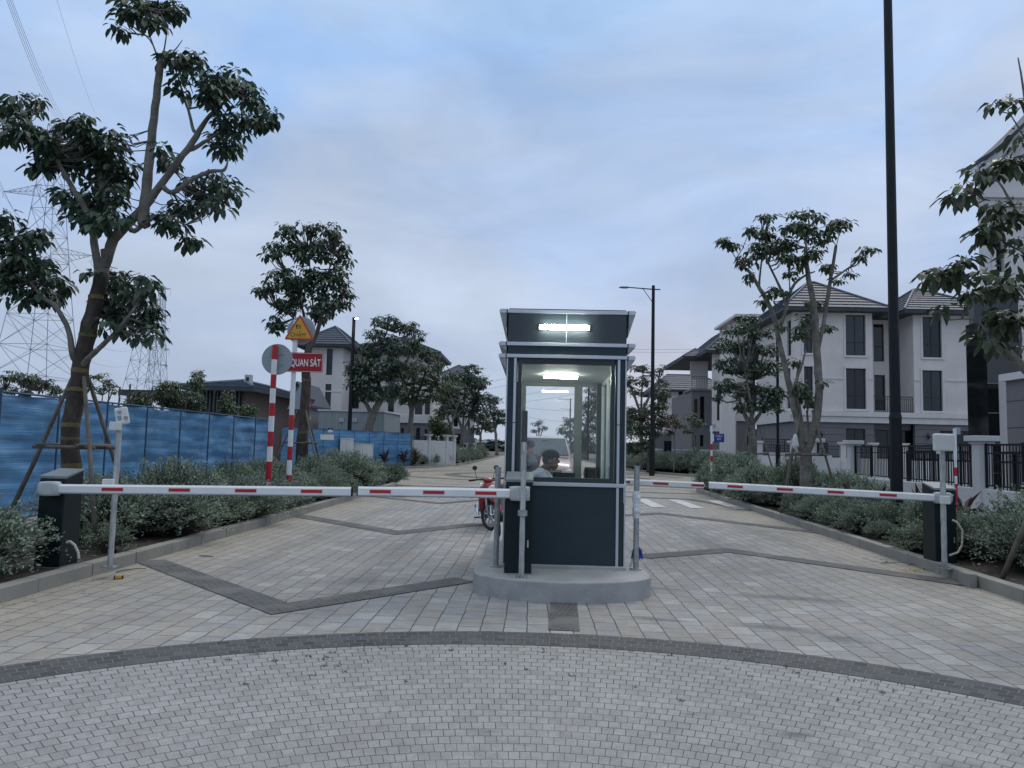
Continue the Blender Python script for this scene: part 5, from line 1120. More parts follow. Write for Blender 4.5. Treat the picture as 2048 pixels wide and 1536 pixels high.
def hip(t, x0, x1, y0, y1, ze, zr, n=9, ridge='x', off=None, name='roof'):
    mb = MB(); eb = MB(); w, h = x1 - x0, y1 - y0
    if ridge == 'x':
        k = off if off is not None else h / 2; ym = (y0 + y1) / 2; R0 = (x0 + k, ym, zr); R1 = (x1 - k, ym, zr)
    else:
        k = off if off is not None else w / 2; xm = (x0 + x1) / 2; R0 = (xm, y0 + k, zr); R1 = (xm, y1 - k, zr)
    a, b, c, d = (x0, y0, ze), (x1, y0, ze), (x1, y1, ze), (x0, y1, ze)
    if ridge == 'x': F_ = [(a, b, R0, R1), (c, d, R1, R0), (d, a, R0, R0), (b, c, R1, R1)]
    else: F_ = [(a, b, R0, R0), (c, d, R1, R1), (d, a, R1, R0), (b, c, R0, R1)]
    for f in F_: course_face(mb, eb, *f, n)
    r = mb.build(name, m_slate, t, world=True, fix=False)
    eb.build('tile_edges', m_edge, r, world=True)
    hp = MB()
    for p, q in ((a, R0), (b, R1 if ridge == 'x' else R0), (c, R1), (d, R0 if ridge == 'x' else R1), (R0, R1)):
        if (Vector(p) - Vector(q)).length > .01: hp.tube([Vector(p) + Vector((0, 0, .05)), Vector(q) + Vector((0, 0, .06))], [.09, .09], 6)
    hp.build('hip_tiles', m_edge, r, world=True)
    MB().box(x0 + .02, y0 + .02, ze - .24, x1 - .02, y1 - .02, ze - .02).build('eaves', m_soffit, r, world=True)
    return r
def railing(t, ax, d, U, z0, z1, step=.14, name='balcony_rail', m=m_frame):
    mb = MB(); gbox(mb, ax, U[0], U[1], z1 - .05, z1, d - .025, d + .025); gbox(mb, ax, U[0], U[1], z0 + .05, z0 + .08, d - .015, d + .015); gbox(mb, ax, U[0], U[1], z1 - .22, z1 - .195, d - .015, d + .015)
    n = max(2, int((U[1] - U[0]) / step))
    for i in range(n + 1): u = U[0] + (U[1] - U[0]) * i / n; gbox(mb, ax, u - .012, u + .012, z0, z1 - .05, d - .011, d + .011)
    return mb.build(name, m, t, world=True)
# ---- H1, the large twin-gabled villa at the right
YF = 55.0; YR = 57.3
h = thing('villa', 'large pale three storey villa with two projecting wings behind the fence at the right', 'house', (25, YF, .1))
zb = .0; ze = at(1690, 622, YF).z; zm0 = at(1690, 845, YF).z; zm1 = at(1690, 823, YF).z
XL0 = at(1586, 750, YF).x; XL1 = at(1746, 750, YF).x; XR0 = at(1828, 750, YF).x; XR1 = at(1976, 750, YF).x
RW = [(1691, 630, 1731, 711), (1692, 737, 1732, 818), (1607, 628, 1625, 706), (1608, 733, 1626, 817)]
RG = [(1692, 857, 1731, 892)]
rw = [rectpx(YF, *r) for r in RW]; rg = [rectpx(YF, *r) for r in RG]
wall(h, 'y', YF, 1, (XL0, XL1), (zm1, ze), rw, m_plaster); wall(h, 'y', YF, 1, (XL0, XL1), (zb, zm0), rg, m_grey, name='ground_floor_wall')
for i, r in enumerate(rw): window(h, 'y', YF, 1, r, curtain=i % 2 == 0)
for r in rg: window(h, 'y', YF, 1, r, surround=False, split=.25)
RW2 = [(1845, 634, 1883, 715), (1845, 741, 1885, 822), (1951, 640, 1971, 717), (1953, 742, 1974, 825)]; RG2 = [(1880, 862, 1960, 893)]
rw = [rectpx(YF, *r) for r in RW2]; rg = [rectpx(YF, *r) for r in RG2]
wall(h, 'y', YF, 1, (XR0, XR1), (zm1, ze), rw, m_plaster); wall(h, 'y', YF, 1, (XR0, XR1), (zb, zm0), rg, m_grey, name='ground_floor_wall')
for i, r in enumerate(rw): window(h, 'y', YF, 1, r, curtain=i % 2 == 1, surround=True)
for r in rg: window(h, 'y', YF, 1, r, surround=False, split=.0, cols=3)
rc = [rectpx(YR, 1747, 648, 1768, 723), rectpx(YR, 1749, 750, 1771, 821)]; rcg = [rectpx(YR, 1751, 858, 1829, 895)]
wall(h, 'y', YR, 1, (XL1, XR0), (zm1, ze), rc, m_plaster); wall(h, 'y', YF + .6, 1, (XL1, XR0), (zb, zm0), [[r[0], r[1], r[2], r[3]] for r in [rectpx(YF + .6, 1751, 860, 1829, 895)]], m_grey, name='ground_floor_wall')
for r in rc: window(h, 'y', YR, 1, r, surround=False, split=.4, cols=1)
window(h, 'y', YF + .6, 1, rectpx(YF + .6, 1751, 860, 1829, 895), surround=False, split=0, cols=3)
for x in (XL1 - .002, XR0 + .002): MB().box(min(x, x - (.3 if x < 26 and x == XL1 - .002 else -.3)), YF + .302, zm1, max(x, x - (.3 if x == XL1 - .002 else -.3)), YR + .3, ze - .001).build('return_wall', m_plaster, h, world=True)
MB().box(XL1 + .3, YF + .25, zm1 - .1, XR0 - .3, YR, zm1 - .02).build('balcony_floor', m_trim, h, world=True)
railing(h, 'y', YF + .2, (XL1 + .05, XR0 - .05), zm1 + .02, at(1790, 793, YF + .2).z)
# mouldings
for z0, z1, e in ((zm0, zm0 + (zm1 - zm0) * .55, .16), (zm0 + (zm1 - zm0) * .55 + .002, zm1 - .002, .26)): MB().box(XL0 - e, YF - e, z0, XR1 + e, YF - .002, z1).build('cornice_band', m_trim, h, world=True)
for xa, xb, yy in ((XL0 - .03, rectpx(YF, 1608, 758, 1626, 760)[0] - .2, 1), (rectpx(YF, 1608, 758, 1626, 760)[1] + .2, rectpx(YF, 1692, 758, 1732, 760)[0] - .2, 1), (rectpx(YF, 1692, 758, 1732, 760)[1] + .2, XL1 + .03, 1), (XR0 - .03, rectpx(YF, 1845, 758, 1885, 760)[0] - .2, 1), (rectpx(YF, 1845, 758, 1885, 760)[1] + .2, rectpx(YF, 1953, 758, 1973, 760)[0] - .2, 1)):
    if xb > xa: z = at(1790, 759, YF).z; MB().box(xa, YF - .05, z - .06, xb, YF - .002, z + .06).build('string_course', m_trim, h, world=True)
# grooves in the grey ground floor
for py in (858, 872, 886):
    z = at(1790, py, YF).z
    for xa, xb in ((XL0, rg[0][0]),):
        pass
    MB().box(XL0 - .001, YF - .004, z - .015, at(1690, py, YF).x, YF - .001, z + .015).build('groove', m_soffit, h, world=True)
    MB().box(at(1733, py, YF).x, YF - .004, z - .015, XL1, YF - .001, z + .015).build('groove', m_soffit, h, world=True)
    MB().box(XR0, YF - .004, z - .015, at(1878, py, YF).x, YF - .001, z + .015).build('groove', m_soffit, h, world=True)
# side wall of the left wing
XS = XL0
rs_ = [rectpx(XS, 1574, 641, 1582, 712, 'x'), rectpx(XS, 1573, 737, 1581, 817, 'x')]
wall(h, 'x', XS + .001, 1, (YF + .302, 64), (zm1, ze), rs_, m_plaster, name='side_wall'); wall(h, 'x', XS + .001, 1, (YF + .302, 64), (zb, zm0), [], m_grey, name='side_wall')
MB().box(XS - .2, YF, zm0, XS - .0, 64, zm1).build('cornice_band', m_trim, h, world=True)
for r in rs_: window(h, 'x', XS, 1, r, surround=False, cols=1)
MB().box(XR1 - .3, YF + .302, zb, XR1 - .001, 66, ze - .01).build('side_wall', m_plaster, h, world=True)
MB().box(XS + .3, 63.7, zb, XR1 - .3, 64, ze - .01).build('rear_wall', m_plaster, h, world=True)
zr1 = at(1635, 567, 59.5).z; zr2 = at(1880, 582, 59.5).z
hip(h, XL0 - .9, XL1 + 1.15, YF - .8, 64.5, ze + .1, zr1, 9, 'x', 3.6)
hip(h, XR0 - .95, XR1 + .9, YF - .8, 64.5, ze + .05, zr2, 9, 'x', 3.2)
hip(h, XL1 - .5, XR0 + .5, YR - 1.0, 64.3, ze + .04, ze + 1.5, 4, 'x', .6)
for px, py in ((1642, 868), (1856, 872)):
    p = at(px, py, YF - .12); MB().tube([(p.x, YF - .15, p.z + .2), (p.x, YF - .2, p.z), (p.x, YF - .15, p.z - .25)], [.05, .11, .04], 8).build('wall_lantern', m_frame, h, world=True)
# set back part with balcony to the left of the big villa
h = thing('villa', 'recessed villa block with a long balcony, half hidden behind the dense dark tree', 'house', (17.5, 66, .1))
Yb = 66.0; X0 = at(1473, 750, Yb).x; X1 = XL0 + .5; z3 = at(1520, 640, Yb).z
rr = [rectpx(Yb, 1500, 668, 1530, 730), rectpx(Yb, 1500, 770, 1530, 822)]
wall(h, 'y', Yb, 1, (X0, X1), (at(1520, 835, Yb).z, z3), rr, m_plaster); wall(h, 'y', Yb, 1, (X0, X1), (0, at(1520, 843, Yb).z), [rectpx(Yb, 1494, 858, 1520, 892)], m_grey, name='ground_floor_wall')
for r in rr: window(h, 'y', Yb, 1, r, surround=False)
window(h, 'y', Yb, 1, rectpx(Yb, 1494, 858, 1520, 892), surround=False)
MB().box(X0 - .2, Yb - .2, at(1520, 843, Yb).z + .002, X1, Yb - .002, at(1520, 828, Yb).z).build('cornice_band', m_trim, h, world=True)
railing(h, 'y', Yb - 1.2, (X0 + .4, X1 - .2), at(1520, 735, Yb).z, at(1520, 704, Yb).z); MB().box(X0 + .3, Yb - 1.3, at(1520, 738, Yb).z - .25, X1 - .1, Yb - .002, at(1520, 738, Yb).z).build('balcony_floor', m_trim, h, world=True)
MB().box(X0 - .5, Yb - 1.6, z3, X1 + .2, Yb + 6, z3 + .22).build('flat_roof', m_trim, h, world=True); MB().box(X0 - .3, Yb - 1.4, z3 - .18, X1 + .1, Yb - .01, z3 - .003).build('eaves', m_soffit, h, world=True)
MB().box(X0, Yb + .302, 0, X0 + .3, Yb + 6, z3 - .01).build('side_wall', m_plaster, h, world=True)
# ---- H2
h = thing('villa', 'villa with grey lower storeys and corner balcony behind the blue street sign', 'house', (17, 80, .1))
Y2 = 80.0; X0 = at(1425, 800, Y2).x; X1 = at(1500, 800, Y2).x; z3 = at(1440, 705, Y2).z; z1 = at(1460, 852, Y2).z
rr = [rectpx(Y2, 1434, 780, 1445, 841), rectpx(Y2, 1455, 768, 1468, 841)]
wall(h, 'y', Y2, 1, (X0, X1), (z1, z3), rr, m_plaster); wall(h, 'y', Y2, 1, (X0, X1), (0, z1 - .6), [rectpx(Y2, 1475, 866, 1482, 895)], m_grey, name='ground_floor_wall')
for r in rr: window(h, 'y', Y2, 1, r, surround=False)
window(h, 'y', Y2, 1, rectpx(Y2, 1475, 866, 1482, 895), surround=False, cols=1)
MB().box(X0 - .2, Y2 - .2, z1 - .6, X1, Y2 + .3, z1 - .001).build('cornice_band', m_trim, h, world=True)
Y3 = 84.0; Xa = at(1383, 800, Y3).x; zg = at(1400, 782, Y3).z
r3 = [rectpx(Y3, 1388, 798, 1395, 845), rectpx(Y3, 1400, 793, 1409, 845), rectpx(Y3, 1400, 870, 1407, 893), rectpx(Y3, 1387, 872, 1392, 893)]
wall(h, 'y', Y3, 1, (Xa, X0 + 1), (0, zg), r3, m_grey)
for r in r3: window(h, 'y', Y3, 1, r, surround=False, cols=1)
MB().box(Xa - .15, Y3 - .15, zg, X0 + 1, Y3 + 3.9, zg + .2).build('balcony_floor', m_grey, h, world=True); MB().box(Xa - .1, Y3 - .1, at(1400, 852, Y3).z, X0 + .9, Y3 - .002, at(1400, 847, Y3).z).build('string_course', m_grey, h, world=True)
railing(h, 'y', Y3 - .05, (Xa, X0 + .3), zg + .2, at(1400, 753, Y3).z, .25)
wall(h, 'y', Y3 + 2.5, 1, (Xa + .4, X0 + 1), (zg + .2, z3 + .3), [rectpx(Y3 + 2.5, 1386, 758, 1392, 778)], m_plaster, name='upper_wall')
MB().box(Xa + .01, Y3 + .302, 0, Xa + .3, 96, zg - .01).build('side_wall', m_grey, h, world=True)
hip(h, X0 - .9, X1 + 3, 79.1, 97, z3 + .1, z3 + 3.4, 8, 'y'); hip(h, Xa - .9, X0 + 2, 84.2, 97, z3 + .08, z3 + 1.4, 5, 'y', 4)
# ---- H3 far
h = thing('villa', 'far pale villa with slate hipped roof just right of the booth', 'house', (20, 105, .1)); Y4 = 105.0
X0 = at(1316, 800, Y4).x; X1 = at(1392, 800, Y4).x; z3 = at(1350, 781, Y4).z; rr = [rectpx(Y4, 1357, 782, 1366, 817)]
wall(h, 'y', Y4, 1, (X0, X1), (0, z3), rr, m_plaster)
for r in rr: window(h, 'y', Y4, 1, r, surround=False, cols=1)
hip(h, X0 - .8, X1 + 5, Y4 - .7, Y4 + 12, z3 + .05, at(1350, 749, Y4 + 5).z, 7, 'x', 3)
h = thing('garage', 'low grey garage in front of the far pale villa', 'garage', (18, 98, .1)); r = rectpx(98, 1328, 882, 1367, 905)
wall(h, 'y', 98, 1, (at(1306, 880, 98).x, at(1386, 880, 98).x), (0, at(1345, 868, 98).z), [r], m_grey); window(h, 'y', 98, 1, r, surround=False, split=0, cols=4)
MB().box(at(1304, 880, 98).x, 97.8, at(1345, 868, 98).z, at(1388, 880, 98).x, 104, at(1345, 864, 98).z).build('flat_roof', m_trim, h, world=True)
# ---- left villa
h = thing('villa', 'pale three storey villa with slate roof between the warning signs and the left street lamp', 'house', (-26, 78, .1)); Y5 = 78.0
XA = at(612, 760, Y5).x; XB = at(684, 760, Y5).x; z3 = at(650, 692, Y5).z; zl = at(650, 838, Y5).z
rr = [rectpx(Y5, 653, 697, 665, 750), rectpx(Y5, 650, 768, 662, 818)]
wall(h, 'y', Y5, 1, (XA, XB), (0, z3), rr, m_plaster)
for r in rr: window(h, 'y', Y5, 1, r, surround=False, cols=1, split=.3)
MB().box(XB - .3, Y5 + .302, 0, XB, 83, z3 - .01).build('side_wall', m_plaster, h, world=True); MB().box(XA, Y5 + .302, 0, XA + .3, 88, z3 - .01).build('side_wall', m_plaster, h, world=True)
z = at(650, 782, Y5).z; MB().box(XA, Y5 - .05, z - .08, XB + .05, Y5 - .002, z + .05).build('string_course', m_trim, h, world=True)
Y6 = 83.0; XC = at(862, 800, Y6).x
rr = [rectpx(Y6, 700, 780, 718, 817), rectpx(Y6, 776, 792, 788, 824), rectpx(Y6, 830, 800, 845, 829), rectpx(Y6, 850, 792, 860, 829), rectpx(Y6, 730, 700, 745, 750), rectpx(Y6, 775, 705, 787, 755)]
rg = [rectpx(Y6, 802, 856, 808, 868), rectpx(Y6, 832, 856, 840, 884), rectpx(Y6, 849, 858, 855, 880)]
zz0 = at(830, 846, Y6).z; zz1 = at(830, 832, Y6).z
wall(h, 'y', Y6, 1, (XB, XC), (zz1, z3), rr, m_plaster); wall(h, 'y', Y6, 1, (XB, XC), (0, zz0), rg, m_grey, name='ground_floor_wall')
for i, r in enumerate(rr): window(h, 'y', Y6, 1, r, surround=False)
for r in rg: window(h, 'y', Y6, 1, r, surround=False, cols=1)
MB().box(XB, Y6 - .25, zz0, XC + .25, Y6 + .3, zz1 - .001).build('cornice_band', m_trim, h, world=True)
MB().box(XC - .3, Y6 + .302, 0, XC, 92, z3 - .01).build('side_wall', m_plaster, h, world=True)
hip(h, XA - 1.2, XB + 1.1, Y5 - .9, 89, z3 + .1, at(660, 657, 83).z, 8, 'y', 4.6)
hip(h, XB - 1, XC + 1, Y6 - .9, 93, z3 + .08, at(760, 674, 87).z, 6, 'x', 5)
h = thing('villa', 'far pale villa with grey ground floor behind the trees left of the booth', 'house', (-12, 118, .1)); Y7 = 118.0
Xp = at(868, 800, Y7).x; Xq = at(950, 800, Y7).x; z3 = at(900, 762, Y7).z; zl = at(900, 857, Y7).z
rr = [rectpx(Y7, 907, 836, 916, 853), rectpx(Y7, 936, 836, 940, 858), rectpx(Y7, 871, 816, 873, 822)]
wall(h, 'y', Y7, 1, (Xp, Xq), (zl, z3), rr, m_plaster); wall(h, 'y', Y7, 1, (Xp, Xq), (0, zl), [rectpx(Y7, 910, 868, 926, 888)], m_grey, name='ground_floor_wall')
for r in rr: window(h, 'y', Y7, 1, r, surround=False, cols=1)
window(h, 'y', Y7, 1, rectpx(Y7, 910, 868, 926, 888), surround=False)
hip(h, Xp - 1, Xq + 1, Y7 - .9, 130, z3 + .1, z3 + 3, 6, 'x', 4)
# ---- low house behind the fence
h = thing('house', 'low slate roofed house with slatted dark front and brown side wall behind the blue fence', 'house', (-18, 44, .1)); m_brown = mat('brown_boards', (.085, .062, .055), .8, 0, .25, 5, stretch=(4, 4, .3))
zc = at(470, 779, 44).z; xc = at(484, 820, 44).x; xa = at(398, 800, 44).x
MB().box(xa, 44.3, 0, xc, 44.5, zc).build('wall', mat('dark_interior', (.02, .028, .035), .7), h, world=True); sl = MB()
for i in range(13): x = xa + (xc - xa) * i / 12; sl.box(x - .05, 44.0, .2, x + .05, 44.12, zc)
sl.build('slats', mat('slat_blue_grey', (.05, .065, .085), .6), h, world=True)
MB().box(xc, 44.0, 0, xc + .25, 54.5, zc).build('side_wall', m_brown, h, world=True)
hip(h, xa - .8, xc + .9, 43.2, 55.5, zc + .12, zc + .75, 5, 'y', 4)
MB().box(at(245, 785, 46).x, 45.5, at(300, 792, 46).z, xa - .9, 50, at(300, 781, 46).z).build('canopy', m_soffit, h, world=True)
for px in (262, 330, 385): MB().box(at(px, 800, 46).x - .06, 45.6, 0, at(px, 800, 46).x + .06, 45.72, at(300, 792, 46).z).build('column', m_brown, h, world=True)
u = thing('rooftop_unit', 'small boxy unit standing on the roof of the low house', 'air unit', at(497, 768, 46)); MB().box(-.18, -.2, -.25, .18, .2, .55).build('casing', m_plast, u); MB().box(-.09, -.205, .0, .09, -.201, .4).build('grille', m_frame, u); MB().tube([(-1.3, 0, .08), (-.18, 0, .08)], [.03, .03], 6).build('duct', m_plast, u)
h = thing('house', 'grey gabled house end between the brown wall and the warning signs', 'house', (at(590, 800, 62).x, 62, .1)); xg0 = at(566, 800, 62).x; xg1 = at(618, 800, 62).x; zg0 = at(590, 812, 62).z; zg1 = at(595, 768, 62).z
MB().extr([(xg0, 0), (xg1, 0), (xg1, zg0), ((xg0 + xg1) / 2 + .1, zg1), (xg0, zg0)], 'y', 62, 68).build('wall', mat('grey_wall', (.22, .24, .26), .8, 0, .06, 2), h, world=True, fix=True)
MB().extr([(xg0 - .2, zg0 - .1), ((xg0 + xg1) / 2 + .1, zg1 + .02), (xg1 + .2, zg0 - .1), (xg1 + .2, zg0 + .1), ((xg0 + xg1) / 2 + .1, zg1 + .22), (xg0 - .2, zg0 + .1)], 'y', 61.7, 68.3).build('roof', m_slate, h, world=True, fix=True)
MB().box(xg0 - .3, 61.2, at(590, 838, 61).z, xg1 + .2, 61.98, at(590, 832, 61).z).build('balcony_floor', m_trim, h, world=True); railing(h, 'y', 61.3, (xg0 - .2, xg1), at(590, 832, 61).z, at(590, 820, 61).z, .3)
# ---- container cabin
h = thing('site_cabin', 'pale blue grey metal cabin with two small vents behind the far blue fence', 'cabin', (at(715, 850, 62).x, 62, .1)); m_cab = mat('cabin_metal', (.26, .31, .33), .6, .1, .06, 1)
x0 = at(637, 845, 62).x; x1 = at(768, 845, 62).x; x2 = at(792, 845, 66).x; zt = at(700, 823, 62).z
MB().prism([(x0, 62), (x1, 62), (x2, 65.5), (x2, 68), (x0, 68)], 0, zt).build('body', m_cab, h, world=True); MB().prism([(x0 - .1, 61.9), (x1 + .05, 61.9), (x2 + .1, 65.4), (x2 + .1, 68.1), (x0 - .1, 68.1)], zt, zt + .12).build('roof', m_trim, h, world=True)
rb = MB()
for i in range(9): x = x0 + (x1 - x0) * (i + .5) / 9; rb.box(x - .015, 61.985, 0, x + .015, 61.998, zt)
rb.build('seams', m_plast, h, world=True)
for px in (683, 710): p = at(px, 840, 62); MB().box(p.x - .2, 61.9, p.z - .16, p.x + .2, 61.984, p.z + .16).build('vent', m_plast, h, world=True)
# ---- electric cabinets, white walls on the left
for i, (x0, x1, yt, Y, lb) in enumerate(((680, 704, 878, 53, 'tall white electrical cabinet left of the left lamp post foot'), (706, 744, 889, 54, 'wide low white electrical cabinet right of the left lamp post foot'), (716, 736, 869, 55.5, 'white cabinet standing behind the low wide one at the far blue fence'))):
    a = at(x0, 895, Y).x; b = at(x1, 895, Y).x; z = at((x0 + x1) / 2, yt, Y).z; t = thing('electrical_cabinet', lb, 'cabinet', ((a + b) / 2, Y, .1)); w = (b - a) / 2
    MB().box(-w, 0, 0, w, .5, z - .1).build('housing', m_wplast, t, bevel=.02); MB().box(-w - .03, -.03, z - .098, w + .03, .53, z - .04).build('lid', m_wplast, t, bevel=.01); MB().box(-.006, -.004, .1, .006, -.001, z - .2).build('door_gap', m_frame, t); MB().box(.03, -.02, z * .45, .06, -.0005, z * .55).build('handle', m_frame, t)
m_wwall = mat('white_wall_paint', (.52, .53, .545), .85, 0, .06, .8, .1, 30, dirt=((.36, .355, .35), .7, .4))
def pillar_wall(label, A, B, z, pill, rail=None, pz=None, pw=.3, capw=.5):
    A = Vector((*A, 0)); B = Vector((*B, 0)); d = (B - A); dn = d.normalized(); nn = Vector((-dn.y, dn.x, 0)) * .1; t = thing('boundary_wall', label, 'wall', (A.x, A.y, .1))
    q = [A - nn, B - nn, B + nn, A + nn]; MB().prism([(v.x, v.y) for v in q], 0, z).build('wall', m_wwall, t, world=True, bevel=.01)
    M = Matrix.Rotation(math.atan2(dn.y, dn.x), 3, 'Z')
    for u in pill:
        p = A.lerp(B, u); MB().obox((p.x, p.y, pz / 2), (pw, pw, pz), M).build('pillar', m_wwall, t, world=True, bevel=.01)
        MB().obox((p.x, p.y, pz + .06), (capw, capw, .12), M).obox((p.x, p.y, pz - .03), (pw + .08, pw + .08, .06), M).build('pillar_cap', m_wwall, t, world=True, bevel=.01)
    if rail:
        us = sorted(pill) if len(pill) > 1 else [0, 1]
        us = sorted(set([0.0] + list(pill) + [1.0]))
        for u0, u1 in zip(us, us[1:]):
            a = A.lerp(B, u0) + dn * .17; b = A.lerp(B, u1) - dn * .17
            if (b - a).length < .4: continue
            mb = MB()
            for zz, th in ((z + .08, .03), (rail - .18, .025), (rail, .04)): mb.bar((a.x, a.y, zz), (b.x, b.y, zz), th, th)
            n = int((b - a).length / .115)
            for i in range(n + 1): p = a.lerp(b, i / n); mb.bar((p.x, p.y, z + .03 if i % 12 == 0 else z + .08), (p.x, p.y, rail + (.04 if i % 12 == 0 else 0)), .045 if i % 12 == 0 else .016, .045 if i % 12 == 0 else .016)
            mb.build('railing', m_black, t, world=True)
    return t
pillar_wall('white garden wall with three capped pillars in front of the left villa', (at(826, 885, 61).x, 61), (at(905, 886, 64).x, 66), at(860, 881, 62).z, [.35, .78, .97], at(860, 874, 62).z, at(860, 871, 62).z)
pillar_wall('low white wall farther up the left side of the road', (at(914, 890, 75).x, 75), (at(952, 892, 100).x, 100), 1.55, [.4, .9], 1.9, 2.0)
# ---- right walls, fence
zc = at(1707, 893, 25).z
t = pillar_wall('white wall with black railing and capped pillars along the right footway', (10.35, 25.2), (9.35, 9.6), .97, [0.0, .515], 1.92, 2.0, .3, .52)
pillar_wall('white wall with railing behind the tall sparse tree', (at(1606, 900, 31).x, 31.5), (10.45, 27.5), 1.62, [.0, .62], 2.05, 2.12)
pillar_wall('far white wall across the street behind the slim black post', (at(1508, 900, 50).x, 50), (at(1600, 905, 50).x, 50), 1.75, [.12], 2.6, 2.35)
pillar_wall('inner pillared wall with railing before the large villa', (14, 47.5), (26, 47.0), 1.5, [.15, .4, .55, .7, .95], 2.2, 2.35)
pillar_wall('white wall pillars below the far villa right of the booth', (at(1306, 915, 66).x, 66), (at(1420, 918, 60).x, 57), 1.1, [.1, .38, .55, .8, .97], 1.5, 1.75)
# metal gate leaf behind the wall
gt = thing('metal_gate', 'dark metal gate with close vertical bars inside the right wall', 'gate', (11.6, 24.2, .12)); mb = MB()
for zz in (.15, 1.55, 1.8): mb.bar((11.6, 24.2, zz), (12.5, 18.8, zz), .05, .05)
for i in range(44): p = Vector((11.6, 24.2, 0)).lerp(Vector((12.5, 18.8, 0)), i / 43); mb.bar((p.x, p.y, .15), (p.x, p.y, 1.8), .02 if i % 11 else .07, .02 if i % 11 else .07)
mb.build('bars', m_black, gt, world=True)
# grey garage wall, black glazed column, white gabled house at the right edge
h = thing('garage', 'grey clad garage with white coping at the right edge behind the railing', 'garage', (15, 20, .1)); XG = 13.5; zt = 3.85
MB().box(XG, 12, 0, XG + 3.5, 22.3, zt).build('wall', m_grey, h, world=True); MB().box(XG - .12, 11.9, zt, XG + 3.6, 22.42, zt + .2).build('coping', m_trim, h, world=True)
for z in (.9, 1.7, 2.5, 3.25): MB().box(XG - .004, 12, z, XG - .001, 22.3, z + .025).build('groove', m_soffit, h, world=True)
h = thing('stair_tower', 'glossy black glazed column between the large villa and the grey garage', 'tower', (14, 23.6, .1)); m_gb = mat('glossy_black_panel', (.006, .008, .011), .08, 0, .3, 2, spec=.8)
x0 = at(1976, 800, 23.5).x; x1 = at(1998, 800, 23.5).x; MB().box(x0, 23.5, 0, x1, 24.6, at(1985, 640, 23.5).z).build('glass_panel', m_gb, h, world=True)
mb = MB()
for z in (1.2, 2.1, 3.0, 3.9, 4.8, 5.7): mb.box(x0 - .006, 23.49, z, x1 + .006, 23.499, z + .015)
mb.build('panel_joints', m_plast, h, world=True); x2 = at(2026, 650, 25).x; MB().box(x1 + .01, 24.7, 4.3, x2, 25.0, at(2010, 590, 25).z).build('side_panel', m_gb, h, world=True)
h = thing('gabled_house', 'tall white gabled house at the upper right edge behind the leaves', 'house', (17, 26, .1)); YG = 26.0
xa = at(1968, 500, YG).x; zc = at(1980, 388, YG).z; e0 = at(1941, 338, YG); e1 = at(2048, 222, YG); slp = (e1.z - e0.z) / (e1.x - e0.x); xm = e0.x + 6.0 / slp; zk = e0.z + 6.0
rw = [rectpx(YG, 1990, 445, 2006, 545)]
wall(h, 'y', YG, 1, (xa, 2 * xm - xa), (0, zc), rw, m_trim)
for r in rw: window(h, 'y', YG, 1, r, cols=1)
def vz(x): u = (x - e0.x) / (xm - e0.x); return e0.z + (zk - e0.z) * (u ** 1.22)
PG = [(xa + .02, zc)] + [(xa + (xm - xa) * i / 10, vz(xa + (xm - xa) * i / 10) - .05) for i in range(11)]; PG += [(2 * xm - x, z) for x, z in reversed(PG)]
MB().extr(PG, 'y', YG + .001, YG + .3).build('gable', m_trim, h, world=True, fix=True)
def verge(off, th, y0, y1, m, name):
    n = 14; Q = [(e0.x + (xm - e0.x) * i / n, vz(e0.x + (xm - e0.x) * i / n) + off) for i in range(n + 1)]; Q += [(2 * xm - x, z) for x, z in reversed(Q[:-1])]
    MB().extr(Q + [(x, z + th) for x, z in reversed(Q)], 'y', y0, y1).build(name, m, h, world=True, fix=True)
verge(-.3, .28, YG - .35, YG - .02, m_trim, 'barge_board'); verge(.0, .16, YG - .5, YG + .6, m_slate, 'roof'); verge(-.62, .14, YG - .2, YG - .02, m_trim, 'barge_moulding')
for i, (z0, z1, e) in enumerate(((zc - .45, zc - .2, .15), (zc - .198, zc - .02, .28))): MB().box(xa - e, YG - e, z0, 2 * xm - xa, YG - .002, z1).build('cornice_band', m_trim, h, world=True)
